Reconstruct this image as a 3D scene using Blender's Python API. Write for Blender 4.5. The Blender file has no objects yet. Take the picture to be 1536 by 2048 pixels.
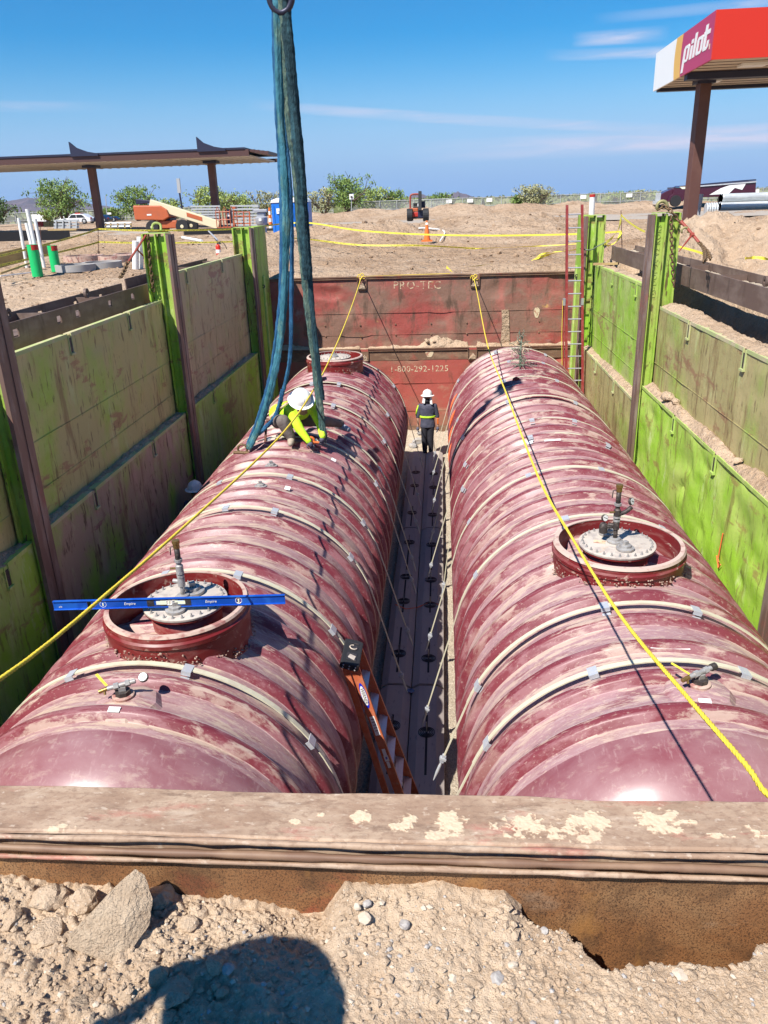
import bpy, bmesh, math, random
import numpy as np
from mathutils import Vector, Matrix
random.seed(7); np.random.seed(7)
PI = math.pi
S = bpy.context.scene
COL = S.collection

# ------------------------------------------------------------------ camera
F_PX, PITCH, YAW, ROLL = 1550.0, math.radians(21.82), math.radians(4.64), math.radians(1.9)
_fw = np.array([-math.sin(YAW)*math.cos(PITCH), math.cos(YAW)*math.cos(PITCH), -math.sin(PITCH)])
_r0 = np.array([math.cos(YAW), math.sin(YAW), 0.0]); _u0 = np.cross(_r0, _fw)
_R = _r0*math.cos(ROLL)-_u0*math.sin(ROLL); _U = _u0*math.cos(ROLL)+_r0*math.sin(ROLL)
camd = bpy.data.cameras.new('camera'); cam = bpy.data.objects.new('camera', camd); COL.objects.link(cam)
camd.sensor_fit = 'HORIZONTAL'; camd.sensor_width = 36.0; camd.lens = 36.0*F_PX/1536.0
camd.clip_start = 0.05; camd.clip_end = 30000
cam.matrix_world = Matrix(((_R[0], _U[0], -_fw[0], 0), (_R[1], _U[1], -_fw[1], 0), (_R[2], _U[2], -_fw[2], 0), (0, 0, 0, 1)))
S.camera = cam
S.render.resolution_x = 768; S.render.resolution_y = 1024

# ------------------------------------------------------------------ sky, sun, exposure
SUN = Vector((0.60, 0.80, -1.31)).normalized()          # direction the light travels
ELEV = math.asin(-SUN.z); AZ = math.atan2(-SUN.x, -SUN.y)
world = bpy.data.worlds.new('World'); S.world = world; world.use_nodes = True
wn, wl = world.node_tree.nodes, world.node_tree.links
bg = wn['Background']; bg.inputs['Strength'].default_value = 0.10
sky = wn.new('ShaderNodeTexSky'); sky.sky_type = 'NISHITA'; sky.sun_disc = False
sky.sun_elevation = ELEV; sky.sun_rotation = AZ
sky.altitude = 400; sky.air_density = 1.0; sky.dust_density = 0.3; sky.ozone_density = 3.0
tc = wn.new('ShaderNodeTexCoord')
hsv = wn.new('ShaderNodeHueSaturation'); hsv.inputs['Saturation'].default_value = 1.72; hsv.inputs['Value'].default_value = 0.80
wl.new(sky.outputs[0], hsv.inputs['Color'])
# thin high cirrus: noise stretched along the horizon, in world directions
sep = wn.new('ShaderNodeSeparateXYZ'); wl.new(tc.outputs['Generated'], sep.inputs[0])
def wmath(op, a, b=None, c=None, clamp=False):
    n = wn.new('ShaderNodeMath'); n.operation = op; n.use_clamp = clamp
    for i, v in enumerate((a, b, c)):
        if v is None: continue
        if isinstance(v, (int, float)): n.inputs[i].default_value = v
        else: wl.new(v, n.inputs[i])
    return n.outputs[0]
mp = wn.new('ShaderNodeMapping'); mp.inputs['Scale'].default_value = (4.0, 2.0, 46.0); mp.inputs['Rotation'].default_value = (0, math.radians(-3), 0)
wl.new(tc.outputs['Generated'], mp.inputs[0])
nz = wn.new('ShaderNodeTexNoise'); nz.inputs['Scale'].default_value = 2.3; nz.inputs['Detail'].default_value = 7; nz.inputs['Roughness'].default_value = 0.55
nz.inputs['Distortion'].default_value = 0.6
wl.new(mp.outputs[0], nz.inputs['Vector'])
cl = wmath('MULTIPLY', wmath('SUBTRACT', nz.outputs[0], 0.44), 5.0, clamp=True)
def bump(v, c, w):   # soft bump of width w about c
    t = wmath('DIVIDE', wmath('SUBTRACT', v, c), w); t2 = wmath('MULTIPLY', t, t)
    return wmath('SUBTRACT', 1.0, t2, clamp=True)
X_, Z_ = sep.outputs[0], sep.outputs[2]
slope = wmath('MULTIPLY_ADD', X_, -0.06, Z_)
def wm(*t):
    r = t[0]
    for q in t[1:]: r = wmath('MULTIPLY', r, q)
    return r
wisp = wmath('MULTIPLY_ADD', cl, 0.65, 0.40, clamp=True)
band = wm(bump(Z_, 0.0525, 0.0135), wmath('MULTIPLY_ADD', X_, 3.6, 0.22, clamp=True))
band = wmath('ADD', band, wm(bump(wmath('MULTIPLY_ADD', X_, 0.09, Z_), 0.087, 0.0065), bump(X_, 0.04, 0.26), 0.8))
band = wmath('ADD', band, wm(bump(Z_, 0.155, 0.008), bump(X_, 0.19, 0.05), 0.8))
band = wmath('ADD', band, wm(bump(wmath('MULTIPLY_ADD', X_, 0.04, Z_), 0.1475, 0.006), bump(X_, 0.22, 0.11), 0.8))
band = wmath('ADD', band, wm(bump(Z_, 0.173, 0.006), bump(X_, 0.26, 0.10), 0.7))
band = wmath('ADD', band, wm(bump(Z_, 0.105, 0.006), bump(X_, -0.50, 0.16), 0.35))
clm = wmath('MULTIPLY', wm(band, wisp), 1.0, clamp=True)
# pale blue air towards the horizon, all round
hz = wn.new('ShaderNodeMapRange'); hz.interpolation_type = 'SMOOTHSTEP'; hz.inputs['From Min'].default_value = 0.0; hz.inputs['From Max'].default_value = 0.15
hz.inputs['To Min'].default_value = 0.95; hz.inputs['To Max'].default_value = 0.0; wl.new(Z_, hz.inputs[0])
hm = wn.new('ShaderNodeMixRGB'); wl.new(hz.outputs[0], hm.inputs[0]); wl.new(hsv.outputs[0], hm.inputs[1]); hm.inputs[2].default_value = (1.30, 2.72, 5.3, 1)
mix = wn.new('ShaderNodeMixRGB'); wl.new(clm, mix.inputs[0]); wl.new(hm.outputs[0], mix.inputs[1]); mix.inputs[2].default_value = (4.6, 4.6, 5.6, 1)
wl.new(mix.outputs[0], bg.inputs['Color'])
sund = bpy.data.lights.new('sun', 'SUN'); sund.energy = 4.9; sund.angle = math.radians(0.45); sund.color = (1.0, 0.955, 0.88)
sun = bpy.data.objects.new('sun', sund); COL.objects.link(sun); sun.rotation_euler = SUN.to_track_quat('-Z', 'Y').to_euler()
sun.location = (-6, -8, 14)
S.view_settings.view_transform = 'Standard'; S.view_settings.look = 'None'; S.view_settings.exposure = 0.72; S.view_settings.gamma = 1
S.view_settings.use_curve_mapping = False

# ------------------------------------------------------------------ coordinates measured from the photograph
def _ray(x, y): return _fw + _R*((x-768)/F_PX) - _U*((y-1024)/F_PX)
def onz(x, y, z): v = _ray(x, y); return Vector(v*(z/v[2]))
def ony(x, y, Y): v = _ray(x, y); return Vector(v*(Y/v[1]))
def onx(x, y, X): v = _ray(x, y); return Vector(v*(X/v[0]))

# ------------------------------------------------------------------ noise
def _hash(ix, iy, s):
    n = (ix*374761393 + iy*668265263 + s*1274126177) & 0xffffffff
    n = ((n ^ (n >> 13))*1274126177) & 0xffffffff
    return ((n ^ (n >> 16)) & 0xffff)/65535.0
def vnoise(x, y, s=0):
    x = np.asarray(x, float); y = np.asarray(y, float)
    ix = np.floor(x).astype(np.int64); iy = np.floor(y).astype(np.int64); fx = x-ix; fy = y-iy
    fx = fx*fx*(3-2*fx); fy = fy*fy*(3-2*fy)
    a = _hash(ix, iy, s); b = _hash(ix+1, iy, s); c = _hash(ix, iy+1, s); d = _hash(ix+1, iy+1, s)
    return (a*(1-fx)+b*fx)*(1-fy)+(c*(1-fx)+d*fx)*fy*1.0-0.5
def fbm(x, y, o=4, s=0, g=0.5):
    r = 0; a = 1.0
    for i in range(o):
        r = r + a*vnoise(np.asarray(x)*2**i, np.asarray(y)*2**i, s+i*17); a *= g
    return r

# ------------------------------------------------------------------ materials
def nodes_of(m):
    m.use_nodes = True; return m.node_tree.nodes, m.node_tree.links
def M(name, base, layers=(), rough=0.7, metal=0.0, bumps=(), spec=0.4, coat=0.0, trans=0.0, emit=None):
    """layers: (colour, (sx,sy,sz), detail, lo, hi, strength[, 'up'|'flank'])  bumps: ((sx,sy,sz), strength, distance)"""
    m = bpy.data.materials.new(name); n, l = nodes_of(m); p = n['Principled BSDF']
    p.inputs['Roughness'].default_value = rough; p.inputs['Metallic'].default_value = metal
    p.inputs['Specular IOR Level'].default_value = spec; p.inputs['Coat Weight'].default_value = coat
    p.inputs['Transmission Weight'].default_value = trans
    if emit: p.inputs['Emission Color'].default_value = (*emit[:3], 1); p.inputs['Emission Strength'].default_value = emit[3]
    geo = n.new('ShaderNodeNewGeometry')
    def noise(sc, det, dist=0.0, rgh=0.6):
        mpn = n.new('ShaderNodeMapping'); mpn.inputs['Scale'].default_value = sc; l.new(geo.outputs['Position'], mpn.inputs[0])
        t = n.new('ShaderNodeTexNoise'); t.inputs['Scale'].default_value = 1; t.inputs['Detail'].default_value = det
        t.inputs['Roughness'].default_value = rgh; t.inputs['Distortion'].default_value = dist
        l.new(mpn.outputs[0], t.inputs['Vector']); return t.outputs[0]
    cur = None; rcur = None
    for i, L in enumerate(layers):
        col, sc, det, lo, hi, st = L[:6]
        mr = n.new('ShaderNodeMapRange'); mr.inputs['From Min'].default_value = lo; mr.inputs['From Max'].default_value = hi
        mr.inputs['To Max'].default_value = st; l.new(noise(sc, det, 0.2, .70 if det >= 10 else .6), mr.inputs[0]); f = mr.outputs[0]
        if len(L) > 6:
            sx = n.new('ShaderNodeSeparateXYZ'); l.new(geo.outputs['Normal'], sx.inputs[0])
            m2 = n.new('ShaderNodeMapRange')
            if L[6] == 'up': l.new(sx.outputs[2], m2.inputs[0]); m2.inputs['From Min'].default_value = 0.1; m2.inputs['From Max'].default_value = 0.75
            elif L[6] == 'noflank':
                ab = n.new('ShaderNodeMath'); ab.operation = 'ABSOLUTE'; l.new(sx.outputs[1], ab.inputs[0]); l.new(ab.outputs[0], m2.inputs[0])
                m2.inputs['From Min'].default_value = 0.25; m2.inputs['From Max'].default_value = 0.6; m2.inputs['To Min'].default_value = 1; m2.inputs['To Max'].default_value = 0.12
            mm = n.new('ShaderNodeMath'); mm.operation = 'MULTIPLY'; l.new(f, mm.inputs[0]); l.new(m2.outputs[0], mm.inputs[1]); f = mm.outputs[0]
        mx = n.new('ShaderNodeMixRGB'); l.new(f, mx.inputs[0])
        if cur is None: mx.inputs[1].default_value = (*base, 1)
        else: l.new(cur, mx.inputs[1])
        mx.inputs[2].default_value = (*col, 1); cur = mx.outputs[0]
    if cur is None: p.inputs['Base Color'].default_value = (*base, 1)
    else: l.new(cur, p.inputs['Base Color'])
    prev = None
    for sc, st, dist in bumps:
        b = n.new('ShaderNodeBump'); b.inputs['Strength'].default_value = st; b.inputs['Distance'].default_value = dist
        l.new(noise(sc, 6), b.inputs['Height'])
        if prev: l.new(prev, b.inputs['Normal'])
        prev = b.outputs[0]
    if prev: l.new(prev, p.inputs['Normal'])
    return m
TAN = (0.50, 0.365, 0.245)
m_dirt = M('dry_dirt', (0.47, 0.335, 0.225), [((0.55, 0.41, 0.29), (0.6, 0.6, 0.6), 5, .42, .62, .8), ((0.33, 0.215, 0.135), (2.2, 2.2, 2.2), 6, .5, .72, .7),
      ((0.60, 0.49, 0.38), (22, 22, 22), 4, .58, .68, .6)], rough=0.95, spec=0.15, bumps=[((5, 5, 5), .7, .25), ((30, 30, 30), .6, .05)])
m_dirt_far = M('dry_dirt_far', (0.44, 0.30, 0.195), [((0.53, 0.39, 0.275), (.18, .18, .4), 6, .42, .6, .8), ((0.31, 0.20, 0.125), (.9, .9, .9), 7, .50, .66, .75),
      ((0.58, 0.47, 0.36), (6, 6, 6), 5, .58, .66, .5)], rough=0.95, spec=0.12, bumps=[((2.2, 2.2, 2.2), .8, .5), ((9, 9, 9), .8, .15)])
m_soil = M('crumbly_soil', (0.52, 0.38, 0.26), [((0.61, 0.465, 0.33), (5, 5, 5), 5, .42, .62, .8), ((0.385, 0.275, 0.185), (13, 13, 13), 6, .52, .68, .7),
      ((0.68, 0.59, 0.48), (120, 120, 120), 3, .60, .68, .6)], rough=0.96, spec=0.15, bumps=[((60, 60, 60), .8, .012), ((240, 240, 240), .7, .004)])
m_gravel = M('pea_gravel', (0.50, 0.415, 0.31), [((0.66, 0.57, 0.45), (30, 30, 30), 3, .48, .58, .8), ((0.30, 0.24, 0.18), (42, 42, 42), 3, .52, .62, .7)], rough=.95, spec=.15,
      bumps=[((45, 45, 45), 1, .04)])
m_road = M('grey_gravel_road', (0.34, 0.295, 0.25), [((0.42, 0.36, 0.30), (.3, 1.2, .5), 6, .4, .6, .8), ((0.25, 0.20, 0.16), (2, 6, 2), 5, .55, .7, .5)], rough=.95, spec=.1, bumps=[((12, 12, 12), .5, .05)])
m_plain = M('scrub_plain', (0.26, 0.235, 0.13), [((0.12, 0.155, 0.055), (.03, .012, .03), 6, .42, .55, .9), ((0.40, 0.32, 0.21), (.01, .006, .01), 5, .52, .62, .7)], rough=.95, spec=.1)
m_mount = M('desert_rock', (0.13, 0.085, 0.085), [((0.09, 0.06, 0.06), (.004, .004, .01), 8, .45, .6, .8)], rough=.95, spec=.05)
m_rockA = M('tan_rock', (0.46, 0.345, 0.24), [((0.54, 0.42, 0.30), (14, 14, 14), 5, .45, .62, .8), ((0.36, 0.25, 0.165), (30, 30, 30), 5, .54, .68, .6)], rough=.92, spec=.15, bumps=[((11, 11, 11), .6, .05), ((40, 40, 40), .8, .018), ((160, 160, 160), .7, .005)])
m_rockG = M('grey_pebble', (0.34, 0.31, 0.29), [((0.5, 0.47, 0.43), (60, 60, 60), 3, .5, .62, .6)], rough=.85, spec=.2, bumps=[((200, 200, 200), .4, .003)])
m_rockW = M('pale_pebble', (0.55, 0.46, 0.36), [((0.5, 0.40, 0.30), (70, 70, 70), 3, .5, .62, .6)], rough=.9, spec=.2, bumps=[((200, 200, 200), .4, .003)])
def tank_mat(name, red, film, dust):
    """thin even dust film over maroon resin, worn back in places, with thicker tan dust lying on top"""
    return M(name, film, [(tuple(c*1.25 for c in film), (1.0, 2.6, 1.0), 7, .40, .66, .6), ((0.19, 0.055, 0.066), (2.0, 10.0, 2.0), 12, .52, .58, .68), ((0.42, 0.30, 0.30), (4.0, 22.0, 4.0), 12, .52, .59, .55),
      (dust, (1.9, 11.0, 1.9), 13, .505, .575, .82, 'up'), ((.54, .42, .33), (.8, 1.3, .8), 12, .54, .66, .6, 'up'), ((.56, .44, .34), (22.0, 60.0, 22.0), 6, .55, .64, .45)], rough=.55, spec=.38, bumps=[((9, 30, 9), .3, .012)])
m_rib = M('dark_red_rib', (0.175, 0.034, 0.044), [((0.30, 0.145, 0.155), (1.6, 9, 1.6), 12, .48, .56, .7), ((0.145, 0.020, 0.030), (3, 14, 3), 9, .52, .62, .6), ((0.52, 0.41, .33), (2.0, 9, 2.0), 13, .52, .585, .75, 'up'), ((.48, .36, .31), (40, 60, 40), 6, .60, .66, .4)], rough=.42, spec=.42)
m_ribtop = M('dusty_rib_edge', (0.50, 0.36, 0.34), [((0.26, 0.09, .10), (3, 3, 3), 8, .57, .68, .7), ((.60, .49, .42), (2, 2, 2), 6, .48, .62, .7)], rough=.5, spec=.45)
m_tankL = tank_mat('maroon_fibreglass', (0.165, 0.020, 0.032), (0.32, 0.185, 0.185), (0.50, 0.385, 0.29))
m_tankR = tank_mat('maroon_fibreglass_dusty', (0.165, 0.020, 0.034), (0.325, 0.19, 0.20), (0.52, 0.40, 0.32))
m_head = M('glossy_fibreglass', (0.20, 0.06, 0.072), [((0.34, 0.20, 0.205), (1.5, 2.5, 1.5), 6, .34, .64, .8), ((.44, .31, .30), (34, 9, 14), 9, .58, .68, .30), ((.46, .35, .30), (7, 12, 9), 12, .56, .64, .35), ((0.52, 0.40, 0.32), (2.5, 5, 3), 11, .56, .70, .5, 'up'), ((0.45, .29, .29), (18, 7, 18), 8, .6, .68, .2)], rough=.30, spec=.55)
m_collar = M('dark_red_collar', (0.165, 0.014, 0.014), [((0.30, 0.14, 0.12), (4, 4, 9), 6, .48, .66, .55), ((0.55, 0.42, 0.32), (10, 10, 14), 7, .60, .70, .55)], rough=.38, spec=.5)
m_rimP = M('pale_dusty_rim', (0.52, 0.39, 0.33), [((0.36, 0.20, 0.17), (12, 12, 12), 7, .56, .66, .8)], rough=.8)
m_collarR = M('dusty_collar', (0.155, 0.014, 0.016), [((0.30, 0.15, 0.13), (3, 3, 14), 7, .50, .66, .6), ((0.58, 0.45, 0.36), (10, 10, 20), 8, .60, .67, .7)], rough=.45, spec=.45)
m_rim = M('dusty_rim', (0.50, 0.36, 0.29), [((0.28, 0.09, 0.08), (9, 9, 9), 6, .5, .62, .8)], rough=.7)
m_lid = M('dusty_grey_lid', (0.50, 0.44, 0.38), [((0.35, 0.30, 0.27), (9, 9, 9), 6, .48, .62, .8), ((0.60, 0.50, 0.38), (4, 4, 4), 5, .52, .66, .7), ((0.42, .27, .16), (7, 7, 7), 5, .62, .7, .5)], rough=.8, bumps=[((50, 50, 50), .3, .006)])
m_galv = M('galvanised_iron', (0.40, 0.39, 0.38), [((0.26, 0.24, 0.23), (20, 20, 20), 5, .45, .62, .7), ((0.52, .44, .34), (30, 30, 30), 5, .56, .66, .6)], rough=.55, metal=.35)
m_iron = M('black_iron_pipe', (0.055, 0.045, 0.042), [((0.20, 0.16, 0.13), (30, 30, 30), 5, .52, .66, .6)], rough=.55, metal=.3)
m_brass = M('old_brass', (0.33, 0.21, 0.07), [((0.2, .12, .05), (40, 40, 40), 4, .5, .6, .6)], rough=.4, metal=.7)
m_strap = M('cream_strap', (0.60, 0.56, 0.41), [((0.46, .38, .29), (6, 12, 6), 5, .5, .66, .6)], rough=.6)
m_clip = M('grey_steel_clip', (0.50, 0.52, 0.56), [((0.62, .60, .56), (30, 30, 30), 4, .5, .62, .5)], rough=.5, metal=.3)
m_rope = M('yellow_rope', (0.80, 0.60, 0.055), [((0.62, .43, .04), (60, 60, 60), 3, .5, .6, .6)], rough=.6, bumps=[((180, 180, 180), .4, .004)])
def green_mat(name, brown, amt, green=(0.27, 0.50, 0.03), rust=.6, pale=(.52, .56, .26)):
    lo = .62-.30*amt
    return M(name, green, [((green[0]*1.3, green[1]*1.12, green[2]*2.2), (1.5, 1.5, 3), 5, .44, .60, .6), (brown, (.8, .8, .5), 8, lo, lo+.16, .92),
      ((brown[0]*1.25, brown[1]*1.22, brown[2]*1.3), (1.7, 1.7, .9), 7, .50, .66, .6), (pale, (2.6, 2.6, 1.0), 10, .58, .67, .70),
      ((brown[0]*.55, brown[1]*.42, brown[2]*.42), (3.2, 3.2, .5), 10, .55, .64, .78), ((brown[0]*.75, brown[1]*.5, brown[2]*.6), (.9, .9, 2.6), 11, .57, .62, .85),
      ((0.10, 0.055, 0.03), (14, 14, 3.0), 9, .59, .64, rust), ((0.07, 0.05, .03), (2.5, 30, 2.0), 7, .66, .70, rust)], rough=.6, spec=.35, bumps=[((2.0, 2.0, 2.0), .35, .06), ((25, 25, 9), .15, .01)])
BR = (0.40, 0.335, 0.155)
m_post = green_mat('green_painted_post', (0.34, .38, .10), .5, (0.27, 0.47, 0.04), .9)
m_gBright = green_mat('bright_green_panel', (0.46, .56, .14), .45, (0.33, 0.58, 0.045), .45, (.62, .70, .32))
m_gMid = green_mat('green_panel', (0.38, .44, .15), .65, (.27, .48, .04), .5, (.55, .62, .32))
m_gOlive = green_mat('olive_dirty_panel', BR, .95, (0.30, .42, .07))
m_gBrown = green_mat('brown_dirty_panel', (0.44, 0.33, 0.20), 1.25, (.34, .38, .10))
m_gMix = green_mat('stained_green_panel', (0.34, 0.22, 0.17), .85, (.23, .38, .05), .8)
m_gOliveL = green_mat('olive_dirty_panel_shade_lift', (0.50, 0.42, 0.185), .95, (0.37, .52, .08))  # left wall copies: colours lightened to make up for the shade there
m_gBrownL = green_mat('brown_dirty_panel_shade_lift', (0.52, 0.40, 0.24), 1.2, (.40, .46, .12))
m_gMixL = green_mat('stained_green_panel_shade_lift', (0.42, 0.28, 0.21), .85, (.30, .48, .06), .8)
m_gMidL = green_mat('green_panel_shade_lift', (0.42, .50, .16), .6, (.31, .54, .045), .5, (.55, .62, .32))
m_gDust = M('dusty_edge_paint', (0.42, .47, .20), [((.55, .45, .30), (4, 4, 4), 7, .46, .6, .8)], rough=.7)
m_gLine = M('green_edge_paint', (0.38, 0.52, 0.12), [((.55, .55, .25), (6, 6, 6), 5, .5, .62, .7)], rough=.6)
m_red = M('red_rusty_panel', (0.33, 0.075, 0.06), [((0.23, 0.135, 0.095), (.5, .5, .9), 8, .40, .54, .92), ((0.43, .13, .10), (2.2, 2.2, 1.2), 7, .52, .64, .6), ((0.10, .06, .04), (3.2, 3.2, .9), 11, .53, .63, .8),
      ((0.34, 0.24, 0.16), (1.0, 1.0, 1.3), 8, .57, .70, .7), ((0.50, .30, .10), (1.9, 1.9, 2.6), 6, .68, .73, .75), ((.36, .33, .33), (.8, .8, 1.2), 8, .64, .72, .6)], rough=.6, spec=.4, bumps=[((1.2, 1.2, 1.2), .45, .12), ((20, 20, 8), .2, .01)])
m_red_low = M('red_lower_panel', (0.38, 0.085, 0.065), [((0.28, 0.14, 0.09), (.8, .8, .9), 8, .48, .64, .85), ((0.12, .06, .04), (4, 4, 1.4), 9, .59, .69, .75), ((.42, .28, .18), (1.3, 1.3, 2), 8, .6, .7, .5)], rough=.6, bumps=[((1.5, 1.5, 1.5), .35, .08)])
m_brownsteel = M('brown_steel_edge', (0.17, 0.095, 0.06), [((0.30, .19, .12), (3, 3, 6), 7, .48, .62, .7), ((.33, .07, .05), (2, 2, 2), 5, .6, .68, .5)], rough=.6)
m_nearplate = M('near_plate', (0.30, 0.195, 0.13), [((0.44, 0.32, 0.225), (4, 9, 5), 12, .42, .60, .85), ((.24, .15, .10), (45, 70, 45), 6, .52, .62, .6), ((0.38, 0.105, 0.08), (2.3, 7, 4), 10, .55, .66, .7), ((0.17, 0.105, 0.07), (7, 24, 6), 10, .54, .66, .7), ((0.52, .41, .31), (3.5, 12, 5), 10, .56, .68, .6),
      ((.62, .51, .40), (30, 60, 30), 6, .60, .68, .45)], rough=.62, spec=.4, bumps=[((25, 40, 25), .35, .006)])
m_rust = M('pitted_rust', (0.255, 0.115, 0.045), [((0.33, 0.185, 0.085), (3, 3, 4), 6, .45, .62, .8), ((0.28, .055, .03), (2.5, 2.5, 3.5), 6, .57, .66, .75), ((.40, .33, .24), (1.6, 1.6, 2.5), 7, .64, .74, .7),
      ((0.06, 0.028, 0.015), (190, 190, 150), 5, .52, .60, .75), ((0.09, .045, .022), (5, 5, 4), 9, .50, .64, .75), ((0.045, 0.025, 0.015), (320, 320, 260), 3, .56, .62, .8), ((0.36, .17, .05), (7, 7, 3), 8, .58, .68, .6)], rough=.6, spec=.45, bumps=[((110, 110, 110), .5, .003)])
m_beam = M('rusty_brown_beam', (0.145, 0.095, 0.075), [((0.22, .16, .13), (1.5, 1.5, 4), 7, .46, .62, .8), ((.08, .05, .04), (5, 5, 1.2), 7, .55, .68, .7)], rough=.6, metal=.1, bumps=[((20, 20, 20), .2, .01)])
m_rail = M('worn_brown_rail', (0.19, 0.12, 0.095), [((0.30, .23, .20), (5, 5, 1.4), 7, .48, .62, .8), ((.30, .10, .08), (3, 3, 2), 6, .58, .68, .6)], rough=.55, metal=.15)
m_slab = M('grey_concrete_slab', (0.40, 0.345, 0.32), [((0.48, .41, .35), (3, .5, 3), 6, .42, .62, .8), ((.10, .09, .09), (30, 6, 30), 6, .62, .70, .5), ((.36, .28, .22), (1.5, 4, 2), 7, .6, .7, .5)], rough=.85)
m_black = M('black_rubber', (0.02, 0.02, 0.022), rough=.7)
m_blk2 = M('dark_hardware', (0.05, 0.045, 0.05), [((.12, .1, .09), (30, 30, 30), 4, .5, .6, .6)], rough=.5, metal=.4)
m_blue = M('blue_anodised', (0.012, 0.10, 0.55), [((.03, .20, .75), (5, 5, 5), 3, .5, .6, .5)], rough=.32, metal=.35)
m_white = M('white_paint', (0.78, 0.78, 0.76), [((.6, .58, .54), (10, 10, 10), 4, .55, .66, .5)], rough=.5)
m_paper = M('white_label', (0.80, 0.79, 0.75), rough=.7)
m_ink = M('black_print', (0.03, 0.03, 0.035), rough=.7)
m_glass = M('clear_vial', (0.75, 0.80, 0.62), rough=.15, spec=.6)
m_orangeL = M('orange_fibreglass_rail', (0.50, 0.125, 0.05), [((.58, .21, .12), (12, 12, 12), 5, .5, .64, .6), ((.42, .28, .2), (20, 20, 20), 6, .6, .68, .5)], rough=.5)
m_alu = M('aluminium_step', (0.50, 0.49, 0.52), [((.62, .6, .56), (20, 20, 20), 4, .5, .6, .5)], rough=.4, metal=.6)
m_redL = M('red_ladder_rail', (0.27, 0.035, 0.032), [((.34, .09, .08), (9, 9, 9), 4, .5, .6, .5)], rough=.5)
m_sling1 = M('teal_sling', (0.02, 0.115, 0.15), [((.06, .22, .29), (9, 9, 2.5), 6, .45, .6, .75), ((.16, .27, .20), (6, 6, 3), 6, .55, .66, .6)], rough=.85, bumps=[((50, 50, 12), .8, .03)])
m_sling2 = M('blue_sling', (0.015, 0.085, 0.19), [((.04, .17, .32), (9, 9, 2.5), 6, .48, .6, .7)], rough=.85, bumps=[((50, 50, 12), .8, .03)])
m_sling3 = M('dirty_green_sling', (0.06, 0.12, 0.11), [((.17, .23, .17), (14, 14, 5), 6, .46, .6, .75), ((.03, .035, .04), (20, 20, 7), 6, .54, .64, .7)], rough=.9, bumps=[((50, 50, 14), .9, .03)])
m_slingK = M('dark_teal_sling', (0.012, 0.04, 0.052), [((.04, .12, .15), (16, 16, 4), 6, .5, .66, .7)], rough=.9, bumps=[((50, 50, 14), .9, .03)])
m_hook = M('dark_blue_steel', (0.035, 0.035, 0.06), rough=.45, metal=.5)
m_canB = M('brown_canopy_metal', (0.085, 0.04, 0.035), rough=.5, spec=.4)
m_canDark = M('navy_trim', (0.02, 0.022, 0.05), rough=.5)
m_soffit = M('cream_soffit', (0.60, 0.52, 0.42), [((.5, .42, .34), (.6, 9, 1), 4, .45, .6, .6)], rough=.7)
m_pole = M('brown_steel_column', (0.115, 0.052, 0.042), [((.15, .075, .06), (1, 1, 1), 4, .45, .6, .6)], rough=.6)
m_redF = M('red_fascia', (0.55, 0.028, 0.012), rough=.4)
m_magF = M('magenta_fascia', (0.45, 0.022, 0.085), rough=.4)
m_yelF = M('amber_stripe', (0.75, 0.43, 0.06), rough=.4)
m_whiF = M('white_fascia', (0.82, 0.82, 0.80), rough=.4)
m_or = M('orange_machine_paint', (0.46, 0.11, 0.04), [((.33, .10, .05), (1.5, 1.5, 1.5), 5, .5, .65, .5)], rough=.5)
m_cream = M('cream_boom', (0.68, 0.60, 0.40), rough=.5)
m_purple = M('plum_truck_paint', (0.055, 0.006, 0.022), rough=.25, spec=.6, coat=.3)
m_chrome = M('galvanised_duct', (0.66, 0.69, 0.70), [((.48, .5, .52), (2, 6, 6), 4, .45, .6, .6)], rough=.38, metal=.35)
m_toilet = M('blue_plastic', (0.015, 0.16, 0.60), rough=.4)
m_greyp = M('grey_plastic', (0.33, 0.34, 0.37), rough=.5)
m_orCone = M('orange_plastic', (0.75, 0.17, 0.03), rough=.5)
m_tape = M('yellow_tape', (0.80, 0.70, 0.07), rough=.5)
m_green_pipe = M('green_plastic_pipe', (0.01, 0.50, 0.14), [((.03, .36, .12), (10, 10, 3), 4, .5, .6, .5)], rough=.45)
m_redtape = M('red_tape', (0.45, 0.03, 0.02), rough=.5)
m_wood = M('formwork_wood', (0.42, 0.30, 0.13), [((.33, .2, .09), (2, 2, 9), 5, .5, .6, .6)], rough=.8)
m_conc = M('grey_concrete', (0.34, 0.33, 0.33), [((.42, .38, .33), (4, 4, 4), 5, .45, .6, .7)], rough=.85)
m_chain = M('rusty_chain', (0.16, 0.095, 0.05), [((.26, .19, .09), (40, 40, 40), 4, .5, .6, .6)], rough=.6, metal=.4)
m_hook2 = M('olive_hook', (0.30, 0.27, 0.12), rough=.6, metal=.3)
m_redS = M('red_binder', (0.30, 0.055, 0.035), rough=.5)
m_ext = M('extinguisher_red', (0.55, 0.03, 0.015), rough=.35)
m_skin = M('skin', (0.36, 0.20, 0.13), rough=.6)
m_hv = M('lime_shirt', (0.50, 0.83, 0.02), [((.62, .9, .08), (7, 7, 7), 4, .45, .6, .5)], rough=.8, bumps=[((18, 18, 18), .5, .03)])
m_pants = M('grey_work_trousers', (0.13, 0.105, 0.095), [((.19, .16, .14), (12, 12, 12), 5, .45, .6, .6)], rough=.85, bumps=[((16, 16, 16), .5, .03)])
m_navy = M('navy_work_shirt', (0.06, 0.063, 0.095), [((.10, .10, .14), (12, 12, 12), 4, .45, .6, .5)], rough=.8, bumps=[((16, 16, 16), .5, .03)])
m_dpants = M('black_trousers', (0.022, 0.022, 0.03), rough=.85, bumps=[((16, 16, 16), .5, .03)])
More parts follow.
